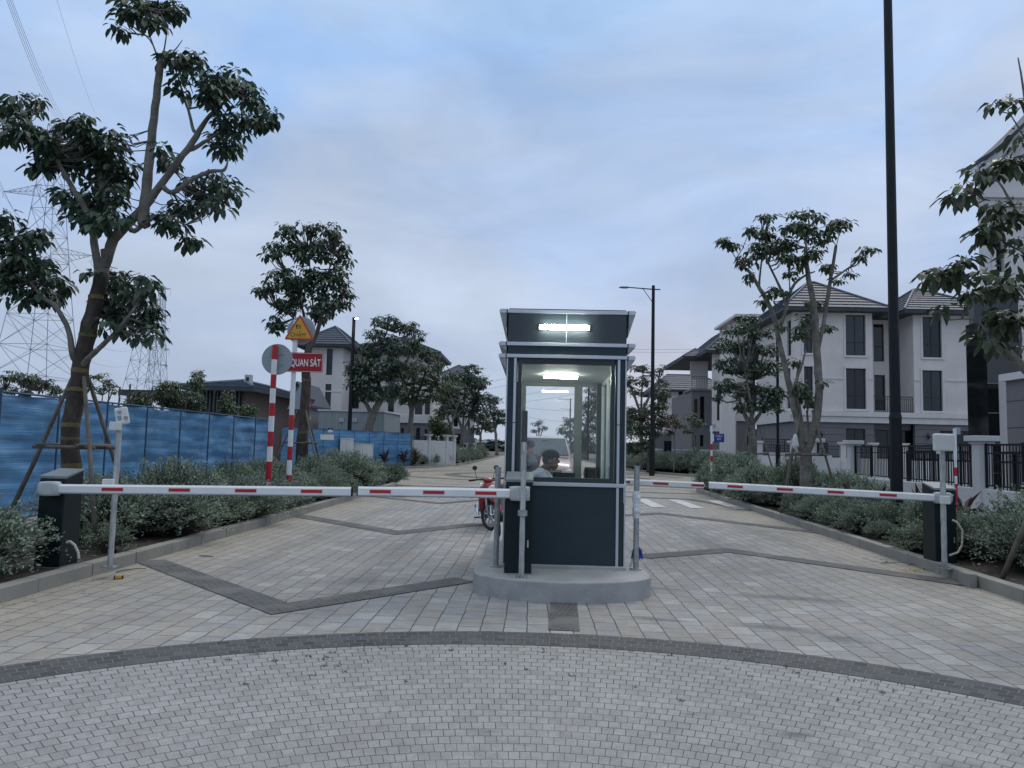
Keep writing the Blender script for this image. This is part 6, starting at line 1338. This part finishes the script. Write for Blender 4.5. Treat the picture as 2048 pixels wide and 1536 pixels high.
# ================================================================ PYLONS AND WIRES
m_steel = mat('pylon_steel', (.32, .36, .42), .7, .2, .05, 1)
def pylon(label, Y, cx0, cy0, hw0, cy1, hw1, levels, arms, r):
    A = at(cx0, cy0, Y); zt = at(cx0, cy1, Y).z; zb = 0; S = Y / F; t = thing('pylon', label, 'pylon', (A.x, Y, 0), 0, 'lattice pylons'); mb = MB()
    zref = A.z
    def hw(z): u = (z - zref) / (zt - zref); return max(hw1 * S, (hw0 + (hw1 - hw0) * (min(1, u) ** .75 if u > 0 else u * 1.1)) * S)
    zs = [zb + (zt - zb) * (1 - (1 - i / levels) ** 1.35) for i in range(levels + 1)]
    def C(z): w = hw(z); return [Vector((A.x - w, Y - w, z)), Vector((A.x + w, Y - w, z)), Vector((A.x + w, Y + w, z)), Vector((A.x - w, Y + w, z))]
    for a, b in zip(zs, zs[1:]):
        p = C(a); q = C(b)
        for k in range(4):
            mb.tube([p[k], q[k]], [r * 1.5] * 2, 4, cap=False); k2 = (k + 1) % 4
            mb.tube([p[k], q[k2]], [r] * 2, 4, cap=False); mb.tube([p[k2], q[k]], [r] * 2, 4, cap=False); mb.tube([q[k], q[k2]], [r] * 2, 4, cap=False)
    mb.build('tower', m_steel, t, world=True); 
    for ay, span in arms:
        z = at(cx0, ay, Y).z; w = hw(z)
        for s in (-1, 1):
            am = MB()
            tip = Vector((A.x + s * span * S, Y, z + w * .2)); n = 6
            rt = [Vector((A.x + s * w, Y - w, z)), Vector((A.x + s * w, Y + w, z)), Vector((A.x + s * w, Y, z + span * S * .22))]
            for q in rt: am.tube([q, tip], [r] * 2, 4, cap=False)
            for i in range(1, n):
                a = [q.lerp(tip, i / n) for q in rt]; b = [q.lerp(tip, (i - 1) / n) for q in rt]
                am.tube([a[0], b[2]], [r * .7] * 2, 4, cap=False); am.tube([a[1], b[2]], [r * .7] * 2, 4, cap=False); am.tube([a[0], b[1]], [r * .7] * 2, 4, cap=False)
            am.tube([tip, tip - Vector((0, 0, 14 * S))], [r * .8] * 2, 4)
            am.build('cross_arm', m_steel, t, world=True)
pylon('nearest lattice pylon behind the large wrapped tree', 170, 72, 760, 60, 250, 9, 13, [(388, 100), (515, 98), (285, 80)], .06)
pylon('left of the two far lattice pylons over the low house', 420, 285, 780, 28, 560, 4, 10, [(600, 26), (640, 30), (680, 26)], .10)
pylon('right of the two far lattice pylons over the low house', 380, 312, 780, 17, 572, 4, 10, [(578, 18), (632, 20), (658, 20), (700, 22), (732, 20)], .09)
def wire(label, pts_, r=.02, n=14, sag=.0, group='power lines'):
    P = [at(x, y, Y) for x, y, Y in pts_]; t = thing('power_line', label, 'power line', P[0], 0, group); mb = MB()
    a, b = P; Q = []
    for i in range(n + 1): u = i / n; q = a.lerp(b, u); q.z -= sag * 4 * u * (1 - u); Q.append(q)
    mb.tube(Q, [r] * len(Q), 5, cap=False); mb.build('cable', m_steel, t, world=True)
wl = '%s power line from the left in the bundle at the upper left corner'
for i in range(4): wire(wl % ORD[i], [(6 + i * 3.5, -20, 70), (118 + i * 5, 245, 168)], .022, sag=1.2)
wire('single thin power line right of the bundle at the upper left', [(108, -20, 90), (190, 225, 200)], .018, sag=1.0)
for i in range(3): wire(ORD[i] + ' power line from the top below the left arm of the nearest pylon', [(-10, 340 + i * 12, 90), (70 + i * 14, 500, 200)], .018, sag=.8)
for i, (a, b) in enumerate((((178, 520), (290, 640)), ((100, 470), (300, 660)), ((0, 590), (150, 690)), ((10, 640), (190, 720)), ((190, 690), (305, 672)), ((170, 720), (300, 705)))): wire(ORD[i] + ' thin power line between the nearest pylon and the far ones', [(*a, 168), (*b, 385)], .035, sag=4)
for i, y in enumerate((688, 693.5, 721, 725)): wire(ORD[i] + ' level power line from the top right of the booth', [(1020, y - 1, 240), (1560, y + 4, 240)], .045, sag=1.5)
for i, (a, b) in enumerate((((850, 772), (1100, 730)), ((850, 784), (1100, 745)), ((880, 800), (1160, 762)), ((880, 806), (1200, 776)), ((1050, 815), (1320, 800)), ((1050, 832), (1250, 828)))): wire(ORD[i] + ' sloping power line from the top behind the booth', [(*a, 230), (*b, 230)], .04, sag=2)
# ================================================================ VEHICLES
def motorbike(label, loc, rz, col, steer=0.0, mirror_l=True):
    t = thing('motorbike', label, 'motorbike', loc, rz)
    R_ = .285; paint = mat('bike_paint_' + col[0], col[1], .28, 0, .05, 3, coat=.6); dk = mat('bike_dark', (.015, .016, .018), .5); ch = mat('chrome', (.6, .62, .64), .18, 1, .05, 4)
    def wheel(x, parts=True, M=None, piv=None):
        w = MB().torus((x, 0, R_), (0, 1, 0), R_ - .036, .036, 36, 10)
        rim = MB().torus((x, 0, R_), (0, 1, 0), R_ - .075, .013, 32, 6).cyl((x, -.05, R_), (x, .05, R_), .045, 14)
        for i in range(5):
            a = i * 2 * PI / 5 + .3
            rim.tube([(x + .03 * math.cos(a), 0, R_ + .03 * math.sin(a)), (x + (R_ - .075) * math.cos(a + .15), 0, R_ + (R_ - .075) * math.sin(a + .15))], [.024, .012], 6)
        dsc = MB().cyl((x, .03, R_), (x, .035, R_), .095, 24)
        for m in (w, rim, dsc):
            if M is not None: m.v = [tuple(M @ (Vector(v) - piv) + piv) for v in m.v]
        wo = w.build('wheel', m_rub, t, smooth=True); rim.build('rim', ch if x > 0 else m_galv, wo, smooth=False); dsc.build('brake_disc', m_galv, wo)
    piv = Vector((.5, 0, 0)); M = Matrix.Rotation(steer, 3, 'Z'); wheel(.62, M=M, piv=piv); wheel(-.60)
    def S(mb): mb.v = [tuple(M @ (Vector(v) - piv) + piv) for v in mb.v]; return mb
    for s in (-1, 1): S(MB().tube([(.62, s * .07, R_), (.56, s * .065, .45), (.50, s * .05, .70)], [.02, .022, .022], 8)).build('fork', m_galv, t, smooth=True)
    fd = MB(); n = 12
    for i in range(n + 1):
        a = RAD(20 + 150 * i / n); r = R_ + .022
        for k, yy in enumerate((-.055, -.04, 0, .04, .055)): fd.v.append((.62 + (r + (0 if k in (0, 4) else .018)) * math.cos(a), yy, R_ + (r + (0 if k in (0, 4) else .018)) * math.sin(a)))
    for i in range(n):
        for k in range(4): fd.f.append((i * 5 + k, i * 5 + k + 1, i * 5 + k + 6, i * 5 + k + 5))
    S(fd).build('front_fender', paint, t, smooth=True)
    cw = MB(); cw.ell((.53, 0, .80), (.12, .13, .17), Matrix.Rotation(RAD(-20), 3, 'Y')); S(cw).build('front_cowl', paint, t, smooth=True)
    hl = MB(); hl.ell((.62, 0, .80), (.05, .095, .08)); S(hl).build('headlight', mat('headlamp_glass', (.45, .48, .5), .1, 0, .1, 8, spec=.9), t, smooth=True)
    S(MB().ell((.50, 0, .965), (.10, .11, .06))).build('handlebar_cover', paint, t, smooth=True)
    hbm = MB().tube([(.36, -.33, .96), (.46, -.12, .985), (.47, .12, .985), (.36, .33, .96)], [.015] * 4, 8); S(hbm).build('handlebar', dk, t, smooth=True)
    for s in (-1, 1):
        S(MB().cyl((.345, s * .36, .955), (.40, s * .23, .97), .02, 8)).build('grip', m_rub, t)
        S(MB().tube([(.42, s * .2, .98), (.40, s * .24, 1.08), (.42, s * .27, 1.17)], [.006] * 3, 6)).build('mirror_stalk', dk, t)
        S(MB().ell((.42, s * .28, 1.205), (.016, .062, .045))).build('mirror', dk, t, smooth=True)
        S(MB().tube([(.42, s * .2, .97), (.49, s * .22, .965)], [.006, .004], 6)).build('brake_lever', ch, t)
    # leg shield and frame cowl
    for s in (-1, 1):
        ls = MB().prism([(.45, s * .05), (.40, s * .15), (.33, s * .17), (.30, s * .10)], [.42, .38, .40, .44], [.84, .72, .68, .72]); ls.build('leg_shield', paint, t, bevel=.01, fix=True)
        MB().extr([(-.62, .58), (-.35, .48), (.0, .46), (.05, .58), (-.25, .72), (-.68, .76)], 'y', s * .10, s * .135).build('side_cover', paint, t, fix=True, bevel=.01)
        MB().ell((.60, s * .13, .70), (.03, .022, .03)).build('indicator', mat('amber_lens', (.5, .18, .02), .25), t, smooth=True)
    MB().tube([(.46, 0, .78), (.30, 0, .56), (.05, 0, .46), (-.25, 0, .5)], [.06, .06, .065, .06], 10).build('frame', dk, t, smooth=True)
    st = MB(); st.ell((-.27, 0, .755), (.40, .13, .055), Matrix.Rotation(RAD(4), 3, 'Y')); st.build('seat', m_rub, t, smooth=True)
    MB().tube([(-.55, .09, .8), (-.72, .1, .84), (-.76, 0, .84), (-.72, -.1, .84), (-.55, -.09, .8)], [.012] * 5, 8).build('grab_rail', ch, t, smooth=True)
    MB().ell((-.70, 0, .70), (.05, .09, .05)).build('tail_light', m_red, t, smooth=True); MB().tube([(-.68, 0, .66), (-.86, 0, .42)], [.05, .07], 8).build('rear_fender', dk, t)
    en = MB(); en.ell((.02, 0, .30), (.18, .11, .12)); en.cyl((.08, 0, .33), (.26, 0, .36), .07, 12, .06); en.build('engine', mat('engine_grey', (.12, .125, .13), .5, .5, .2, 20), t, smooth=False)
    MB().tube([(.25, -.06, .30), (.15, -.12, .2), (-.2, -.15, .22), (-.45, -.16, .30), (-.80, -.17, .37)], [.016, .018, .02, .04, .045], 10).build('exhaust', ch, t, smooth=True)
    for s in (-1, 1): MB().tube([(-.02, s * .09, .27), (-.60, s * .09, R_)], [.018] * 2, 6).build('swing_arm', dk, t); MB().tube([(-.45, s * .1, .62), (-.57, s * .1, .30)], [.022] * 2, 8).build('shock_absorber', ch, t); MB().cyl((.05, s * .1, .2), (.05, s * .24, .2), .014, 8).build('foot_peg', m_rub, t)
    MB().tube([(-.02, .1, .2), (.04, .24, .0)], [.012] * 2, 6).build('side_stand', dk, t)
    t.rotation_euler = (RAD(0), 0, rz)
    return t
p = at(975, 1022, 15.1)
rzb = RAD(-84); o = Vector((.62, 0, 0)); o.rotate(Matrix.Rotation(rzb, 3, 'Z')); motorbike('red motorbike parked at the left side of the island, front wheel turned', (p.x - o.x, 15.1 - o.y, .004), rzb, ('red', (.26, .008, .014)), RAD(38))
motorbike('silver motorbike beside the red one, mostly hidden behind the booth', (at(1010, 990, 16).x, 16.6, .004), RAD(-80), ('silver', (.42, .46, .47)), RAD(20))
motorbike('grey motorbike under the rider behind the booth', (-.02, 17.4, .004), RAD(-62), ('grey', (.12, .13, .14)), RAD(0))
def car(loc, rz):
    t = thing('parked_car', 'beige pink van facing the camera behind the guard booth', 'car', loc, rz)
    paint = mat('beige_car_paint', (.50, .37, .34), .35, 0, .04, 2, coat=.7); dk = mat('car_dark_trim', (.02, .022, .025), .5)
    # cross sections from nose (y=0) to tail; each half profile symmetrical
    secs = [(.0, .70, .42, .95, .62), (.12, .80, .36, 1.10, .70), (.5, .86, .32, 1.18, .74), (.95, .875, .30, 1.28, .76)]
    def loft(secs, name, m, fn, **k):
        mb = MB(); n = None
        for s in secs:
            pr = fn(*s); n = len(pr); mb.v += pr
        for i in range(len(secs) - 1):
            for k_ in range(n): k2 = (k_ + 1) % n; mb.f.append((i * n + k_, i * n + k2, (i + 1) * n + k2, (i + 1) * n + k_))
        mb.f.append(tuple(range(n))); mb.f.append(tuple(range((len(secs) - 1) * n, len(secs) * n))[::-1])
        return mb.build(name, m, t, fix=True, smooth=True, **k)
    def prof(y, w, z0, z1, wt):
        return [(x, y, z) for x, z in ((-w * .9, z0), (-w, z0 + .12), (-w, (z0 + z1) / 2), (-w * .97, z1 - .14), (-wt, z1 - .03), (0, z1 + .02), (wt, z1 - .03), (w * .97, z1 - .14), (w, (z0 + z1) / 2), (w, z0 + .12), (w * .9, z0))]
    loft([(.0, .74, .45, 1.00, .58), (.06, .82, .34, 1.10, .66), (.45, .87, .28, 1.22, .74), (1.05, .885, .26, 1.36, .76), (2.0, .89, .26, 1.38, .8), (4.3, .885, .28, 1.38, .8), (4.45, .84, .4, 1.3, .7)], 'body', paint, prof)
    def cab(y, w, z0, z1, wt): return [(x, y, z) for x, z in ((-w, z0), (-w * .97, z0 + (z1 - z0) * .5), (-wt, z1 - .08), (-wt * .85, z1 - .01), (0, z1 + .03), (wt * .85, z1 - .01), (wt, z1 - .08), (w * .97, z0 + (z1 - z0) * .5), (w, z0))]
    loft([(1.02, .83, 1.3, 1.40, .78), (1.60, .83, 1.3, 1.86, .72), (1.76, .83, 1.3, 1.95, .70), (2.0, .83, 1.3, 2.01, .69), (4.2, .83, 1.3, 1.99, .69), (4.4, .82, 1.3, 1.5, .75)], 'cabin', paint, cab)
    ws = MB(); W = [(-.74, 1.045, 1.40), (.74, 1.045, 1.40), (.64, 1.62, 1.915), (-.64, 1.62, 1.915)]
    n = Vector((0, -.67, .74)) * .06
    ws.add([tuple(Vector(p) + n) for p in W] + [tuple(Vector(p) + n * .2) for p in W], [(0, 1, 2, 3), (7, 6, 5, 4), (0, 4, 5, 1), (1, 5, 6, 2), (2, 6, 7, 3), (3, 7, 4, 0)])
    ws.build('windscreen', mat('windscreen_glass', (.05, .08, .10), .25, 0, .3, 1.5, spec=.4), t, fix=True)
    MB().obox((0, 1.49, 1.86), (.2, .03, .05)).build('rear_view_mirror', dk, t)
    for s in (-1, 1):
        MB().tube([(s * .1, .99, 1.42), (s * .35, 1.0, 1.455), (s * .62 if s < 0 else .05, 1.04, 1.47)], [.008] * 3, 6).build('wiper', dk, t)
        MB().ell((s * .68, .06, .93), (.14, .10, .09)).build('headlight', mat('headlamp_glass', (.45, .48, .5), .1), t, smooth=True)
        MB().ell((s * 1.0, 1.25, 1.42), (.10, .06, .10)).tube([(s * .86, 1.28, 1.38), (s * .98, 1.26, 1.4)], [.03, .03], 6).build('wing_mirror', paint, t, smooth=True)
        for y in (.85, 3.55):
            w = MB().torus((s * .80, y, .33), (1, 0, 0), .25, .085, 28, 10).build('wheel', m_rub, t, smooth=True); MB().cyl((s * .76, y, .33), (s * .885, y, .33), .19, 20).build('rim', m_alu, w)
        MB().extr([(1.45, 1.42), (2.9, 1.42), (2.9, 1.83), (1.85, 1.83)], 'x', s * .80, s * .832).build('side_window', m_dglass, t, fix=True)
    MB().box(-.48, -.035, .80, .48, -.002, .98).build('grille', dk, t); 
    for z in (.84, .89, .94): MB().box(-.46, -.043, z, .46, -.036, z + .014).build('grille_bar', m_alu, t)
    MB().box(-.70, -.09, .42, .70, -.002, .66).build('bumper', paint, t, bevel=.03); MB().box(-.5, -.098, .45, .5, -.091, .58).build('lower_grille', dk, t); MB().box(-.23, -.11, .60, .23, -.099, .72).build('number_plate', m_letter, t)
    return t
car((.40, 23.2, .004), 0)
# ================================================================ PEOPLE
m_skin = mat('skin', (.23, .125, .085), .55, 0, .08, 8)
def remesh(o, v, it=2):
    m = o.modifiers.new('remesh', 'REMESH'); m.mode = 'VOXEL'; m.voxel_size = v; m.use_smooth_shade = True
    s = o.modifiers.new('smooth', 'SMOOTH'); s.factor = .5; s.iterations = it
def person(label, loc, rz, J, shirt, shirtm, legm, cap=None, hairm=None, headturn=0, sleeve=1.0):
    t = thing('person', label, 'person', loc, rz); V = Vector
    J = {k: V(v) for k, v in J.items()}
    b = MB(); H = J['head']; hM = Matrix.Rotation(headturn, 3, 'Z')
    def hp(x, y, z): return H + hM @ V((x, y, z))
    def hs(v):        # skull: narrower jaw
        k = 1 - .28 * max(0, -v.z / .12); return V((v.x * (k if v.x < 0 else 1 - .12 * max(0, -v.z / .12)), v.y * k, v.z))
    b.ell(H, (.098, .077, .122), hM, 20, 14, hs)
    b.ell(hp(.03, 0, -.075), (.06, .05, .05), hM)
    b.tube([hp(.085, 0, .02), hp(.112, 0, -.018), hp(.09, 0, -.03)], [.01, .015, .008], 8)
    b.ell(hp(.09, 0, -.058), (.014, .026, .008), hM)
    for s in (-1, 1): b.ell(hp(-.005, s * .078, -.005), (.018, .008, .032), hM)
    b.tube([hp(-.02, 0, -.06), J['neck'], J['chest']], [.055, .056, .075], 12)
    b.tube([J['chest'], J['belly'], J['hip']], [.13, .12, .13], 14)
    for s in ('l', 'r'):
        sh, el, wr, hd = J['sh' + s], J['el' + s], J['wr' + s], J['hd' + s]
        b.tube([J['neck'].lerp(sh, .3), sh, el, wr], [.05, .052, .040, .027], 10)
        d = (hd - wr).normalized(); side = d.cross(V((0, 0, 1))).normalized(); up = side.cross(d)
        b.tube([wr, wr + d * .045, wr + d * .09], [.025, .033, .030], 8)
        for i, (o_, L_) in enumerate(((-.026, .062), (-.009, .074), (.009, .07), (.026, .055))):
            r0 = wr + d * .085 + side * o_; b.tube([r0, r0 + d * L_ * .5 - up * .006, r0 + d * L_ * .85 - up * .03], [.009, .008, .007], 6)
        th = 1 if s == 'l' else -1; r0 = wr + d * .03 + side * .025 * th; b.tube([r0, r0 + side * .025 * th + d * .02, r0 + side * .03 * th + d * .055], [.011, .009, .008], 6)
        b.tube([J['hip'].lerp(J['hi' + s], .6), J['hi' + s], J['kn' + s], J['an' + s]], [.08, .085, .055, .036], 10)
        b.tube([J['an' + s], J['an' + s] + V((.0, 0, -.05)), J['an' + s] + V((.13, 0, -.065))], [.036, .036, .028], 8)
    o = b.build('body', m_skin, t); remesh(o, .008, 3)
    c = MB(); c.tube([J['neck'] + V((0, 0, -.005)), J['chest'] + V((0, 0, .04)), J['chest'], J['belly'], J['hip']], [.062, .12, .155, .145, .15], 18)
    sc = MB(); sc.tube([J['shl'].lerp(J['shr'], -.02), J['shl'].lerp(J['shr'], 1.02)], [.07, .07], 12); c.v, c.f = (c.v + sc.v, c.f + [tuple(i + len(c.v) for i in f) for f in sc.f])
    for s in ('l', 'r'):
        sh, el, wr = J['sh' + s], J['el' + s], J['wr' + s]
        pts_ = [J['neck'].lerp(sh, .5), sh, el] + ([el.lerp(wr, .9)] if sleeve > .5 else []); c.tube(pts_, [.06, .072, .056] + ([.042] if sleeve > .5 else []), 12)
    # collar
    c.torus(J['neck'] + V((0, 0, .0)), (.2, 0, 1), .062, .014, 20, 6)
    o = c.build(shirt, shirtm, t); remesh(o, .010, 3)
    g = MB()
    for s in ('l', 'r'):
        g.tube([J['hip'] + V((0, 0, -.02)), J['hi' + s], J['kn' + s], J['an' + s] + V((0, 0, .01))], [.13, .11, .078, .06], 12)
    o = g.build('trousers', legm, t); remesh(o, .012, 3)
    f = MB()
    for s in ('l', 'r'): f.tube([J['an' + s] + V((-.05, 0, -.06)), J['an' + s] + V((.05, 0, -.06)), J['an' + s] + V((.16, 0, -.072))], [.045, .048, .03], 10)
    f.build('shoes', m_rub, t, smooth=True)
    for s in (-1, 1): MB().ell(hp(.086, s * .03, .012), (.010, .013, .008), hM).build('eye', m_letterk, t, smooth=True)
    hm = mat('black_hair', (.012, .011, .011), .7, 0, .3, 30)
    hr = MB(); hr.ell(hp(-.016, 0, .016), (.098, .083, .11), hM, 18, 12, lambda v: V((min(v.x, .055), v.y, max(v.z, -.07)))); hr.build('hair', hm, t, smooth=True)
    if cap:
        cm = mat('black_cap', (.006, .006, .006), .8, 0, .1, 10)
        k = MB(); k.ell(hp(-.004, 0, .058), (.118, .10, .09), hM, 20, 12, lambda v: V((v.x, v.y, max(v.z, -.012)))); ko = k.build('cap', cm, t, smooth=True)
        vz = MB(); n = 12; top = []; bot = []
        for i in range(n + 1):
            a = RAD(-62 + 124 * i / n); top.append(hp(.085 + .14 * math.cos(a), .088 * math.sin(a), .046 - .012 * math.cos(a)))
        top = [hp(.07, -.08, .045)] + top + [hp(.07, .08, .045)]
        vz.add([tuple(p) for p in top] + [tuple(p - V((0, 0, .006))) for p in top], [tuple(range(len(top))), tuple(range(2 * len(top) - 1, len(top) - 1, -1))] + [(i, i + len(top), (i + 1) % len(top) + len(top), (i + 1) % len(top)) for i in range(len(top))])
        vz.build('visor', cm, ko, fix=True); MB().ell(hp(.108, 0, .07), (.008, .02, .016), hM).build('badge', mat('gold_thread', (.5, .38, .08), .4, .5), ko, smooth=True)
    return t
m_shirt = mat('white_shirt', (.82, .84, .88), .8, 0, .06, 10, .2, 30); m_trou = mat('navy_trousers', (.015, .018, .028), .85, 0, .1, 8); m_jack = mat('grey_jacket', (.085, .09, .095), .85, 0, .15, 12, .3, 40)
# seated guard (local: x = facing direction)
SZ = .72
g = at(1102, 921, 10.0)
J = dict(head=(.06, 0, 1.22 + .0), neck=(-.04, 0, 1.10), chest=(-.09, 0, .97), belly=(-.07, 0, .74), hip=(-.03, 0, .56), shl=(-.06, .19, 1.05), shr=(-.06, -.19, 1.05), ell=(.17, .22, .78), elr=(.17, -.22, .78), wrl=(.40, .14, .80), wrr=(.40, -.14, .80), hdl=(.50, .12, .80), hdr=(.50, -.12, .80),
         hil=(.06, .11, .53), hir=(.06, -.11, .53), knl=(.44, .13, .52), knr=(.44, -.13, .52), anl=(.44, .13, .10), anr=(.44, -.13, .10))
gz = g.z - 1.22
person('guard in a white shirt and black cap seated inside the booth, facing right', (g.x - .06, 10.0, gz), RAD(-8), J, 'shirt', m_shirt, m_trou, cap=True, sleeve=.2)
ch = thing('stool', 'dark stool under the seated guard inside the booth', 'stool', (g.x - .08, 10.0, .285)); MB().cyl((0, 0, gz + .40 - .285), (0, 0, gz + .45 - .285), .19, 24).build('seat', m_rub, ch); MB().cyl((0, 0, 0), (0, 0, gz + .40 - .285), .03, 10).build('column', m_galv, ch); MB().cyl((0, 0, 0), (0, 0, .03), .2, 20).build('foot', m_galv, ch)
# rider
g = at(1060, 890, 17.2)
J = dict(head=(.0, 0, 1.60), neck=(-.03, 0, 1.44), chest=(-.06, 0, 1.24), belly=(-.06, 0, 1.05), hip=(-.06, 0, .92), shl=(-.03, .20, 1.36), shr=(-.03, -.20, 1.36), ell=(.16, .28, 1.14), elr=(.14, -.28, 1.14), wrl=(.36, .24, 1.06), wrr=(.36, -.24, 1.06), hdl=(.46, .22, 1.05), hdr=(.46, -.22, 1.05),
         hil=(-.04, .12, .88), hir=(-.04, -.12, .88), knl=(.1, .24, .48), knr=(.1, -.24, .48), anl=(.02, .27, .09), anr=(.02, -.27, .09))
person('man in a grey hooded jacket astride a motorbike behind the booth, seen through its window', (g.x, 17.2, g.z - 1.60), RAD(120), J, 'jacket', m_jack, m_trou, headturn=RAD(20))
# items on the desk
t = thing('monitor', 'dark monitor on the desk inside the booth beside the guard', 'monitor', (at(1128, 950, 10.2).x, 10.25, 1.01)); MB().obox((0, 0, .19), (.30, .03, .2)).build('screen', m_frame, t, bevel=.005); MB().cyl((0, 0, 0), (0, 0, .1), .015, 8).build('stem', m_frame, t); MB().cyl((0, 0, 0), (0, 0, .012), .09, 16).build('foot', m_frame, t)
t = thing('bottle', 'small yellow topped bottle on the right of the booth sill', 'bottle', (at(1191, 955, 9.6).x, 9.6, 1.01)); MB().tube([(0, 0, 0), (0, 0, .1), (0, 0, .14), (0, 0, .19), (0, 0, .24)], [.03, .03, .022, .012, .006], 12).build('bottle_body', mat('yellow_plastic', (.55, .55, .08), .4), t, smooth=True)
# ================================================================ SMALL THINGS ON THE GROUND
p = gnd(237, 1158)
t = thing('tape_roll', 'small yellow and black object lying on the slabs near the left kerb', 'litter', (p.x, p.y, .004), RAD(20)); MB().obox((0, 0, .022), (.075, .05, .04)).build('body', mat('yellow_body', (.55, .30, .05), .4), t, bevel=.01)
for s in (-1, 1): MB().obox((s * .042, 0, .018), (.014, .052, .034)).build('end', m_rub, t, bevel=.004)
p = gnd(412, 1114); t = thing('twig', 'thin dark twig lying on the slabs right of the left kerb', 'litter', (p.x, p.y, .006)); MB().tube([(-.1, 0, .006), (0, .006, .008), (.1, -.006, .006)], [.006, .008, .005], 6).build('stick', m_barkd, t)
p = gnd(232, 1146); t = thing('twig', 'curved twig lying against the left kerb behind the yellow object', 'litter', (p.x, p.y, .006)); MB().tube([(0, 0, .004), (.03, .12, .01), (.12, .22, .014), (.22, .28, .01)], [.006, .006, .005, .004], 6).build('stick', m_barkd, t)
def curl(px, py, name, label, col, seed, n=4, L_=.35):
    r = random.Random(seed); p = gnd(px, py); t = thing(name, label, 'litter', (p.x, p.y, .004)); mb = MB()
    for k in range(n):
        P = [Vector((r.uniform(-.1, .1), r.uniform(-.1, .1), .006))]; a = r.uniform(0, 6.28)
        for i in range(8): a += r.uniform(-.8, .8); P.append(P[-1] + Vector((math.cos(a) * L_ / 8, math.sin(a) * L_ / 8, 0))); P[-1].z = .006 + r.uniform(0, .03)
        mb.tube(P, [.0035] * 9, 5)
    mb.build('strands', mat('wire_' + name + str(seed), col, .5), t)
curl(1765, 1127, 'wire_scraps', 'blue and grey wire scraps on the slabs left of the right barrier', (.06, .10, .16), 3)
curl(1835, 1135, 'wire_scraps', 'black wire scraps along the right kerb below the reader pole', (.02, .02, .02), 5, 5, .6)
curl(1828, 1144, 'cable_tie', 'yellow and white cable scrap on the slabs near the right kerb', (.45, .33, .05), 7, 6, .14)
# stones along the beds
st = MB(); r = random.Random(5)
for i in range(260):
    s = r.choice((-1, 1)); y = r.uniform(24, 33) if s < 0 else r.uniform(9, 30)
    x = r.uniform(-9.2, -6.8) if s < 0 else xr(y) + r.uniform(1.6, 2.2); q = r.uniform(.05, .14)
    st.ell((x, y, .12 + q * .3), (q, q * .8, q * .55), Matrix.Rotation(r.uniform(0, 3), 3, 'Z'), 7, 5)
o = st.build('pale_stones', mat('pale_stone', (.33, .32, .29), .9, 0, .2, 5, island=.4)); o['kind'] = 'stuff'; o['label'] = 'pale stones scattered behind the shrubs in the beds'; o['category'] = 'stones'
# distant tree line
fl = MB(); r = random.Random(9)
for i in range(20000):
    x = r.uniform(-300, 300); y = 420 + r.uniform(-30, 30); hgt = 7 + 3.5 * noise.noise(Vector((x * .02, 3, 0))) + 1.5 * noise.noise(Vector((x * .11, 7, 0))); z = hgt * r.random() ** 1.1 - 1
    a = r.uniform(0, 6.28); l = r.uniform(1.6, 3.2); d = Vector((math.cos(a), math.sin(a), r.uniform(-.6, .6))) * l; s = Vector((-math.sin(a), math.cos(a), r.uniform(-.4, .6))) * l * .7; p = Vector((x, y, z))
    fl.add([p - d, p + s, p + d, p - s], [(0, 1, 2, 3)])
o = fl.build('distant_wood', mat('haze_tinted_leaf', (.14, .18, .17), .9, 0, .2, .05, island=.25)); o['kind'] = 'stuff'; o['label'] = 'low far line of trees at the end of the road'; o['category'] = 'trees'  # leaf colour lightened to stand in for haze over the far trees

db = MB(); r = random.Random(44)
for i in range(420):
    sd = r.choice((-1, 1)); y = 4 + 20 * r.random() ** 1.3; off = abs(r.gauss(0, .35)) + .03 if r.random() < .8 else r.uniform(.3, 4.5)
    x = (xl(y) + off) if sd < 0 else (xr(y) - off); l = r.uniform(.006, .022); a = r.uniform(0, 6.28); c, sn = math.cos(a) * l, math.sin(a) * l; z = .014
    if (x - .36) ** 2 < 1.1 and y > 8.1: continue
    db.add([(x - c, y - sn, z), (x + sn * .5, y - c * .5, z + .004), (x + c, y + sn, z), (x - sn * .5, y + c * .5, z + .002)], [(0, 1, 2, 3)])
o = db.build('debris', mat('leaf_debris', (.09, .075, .055), .9, 0, .4, 30, island=.7)); o['kind'] = 'stuff'; o['label'] = 'bits of leaf and grit on the paving along the kerbs'; o['category'] = 'debris'
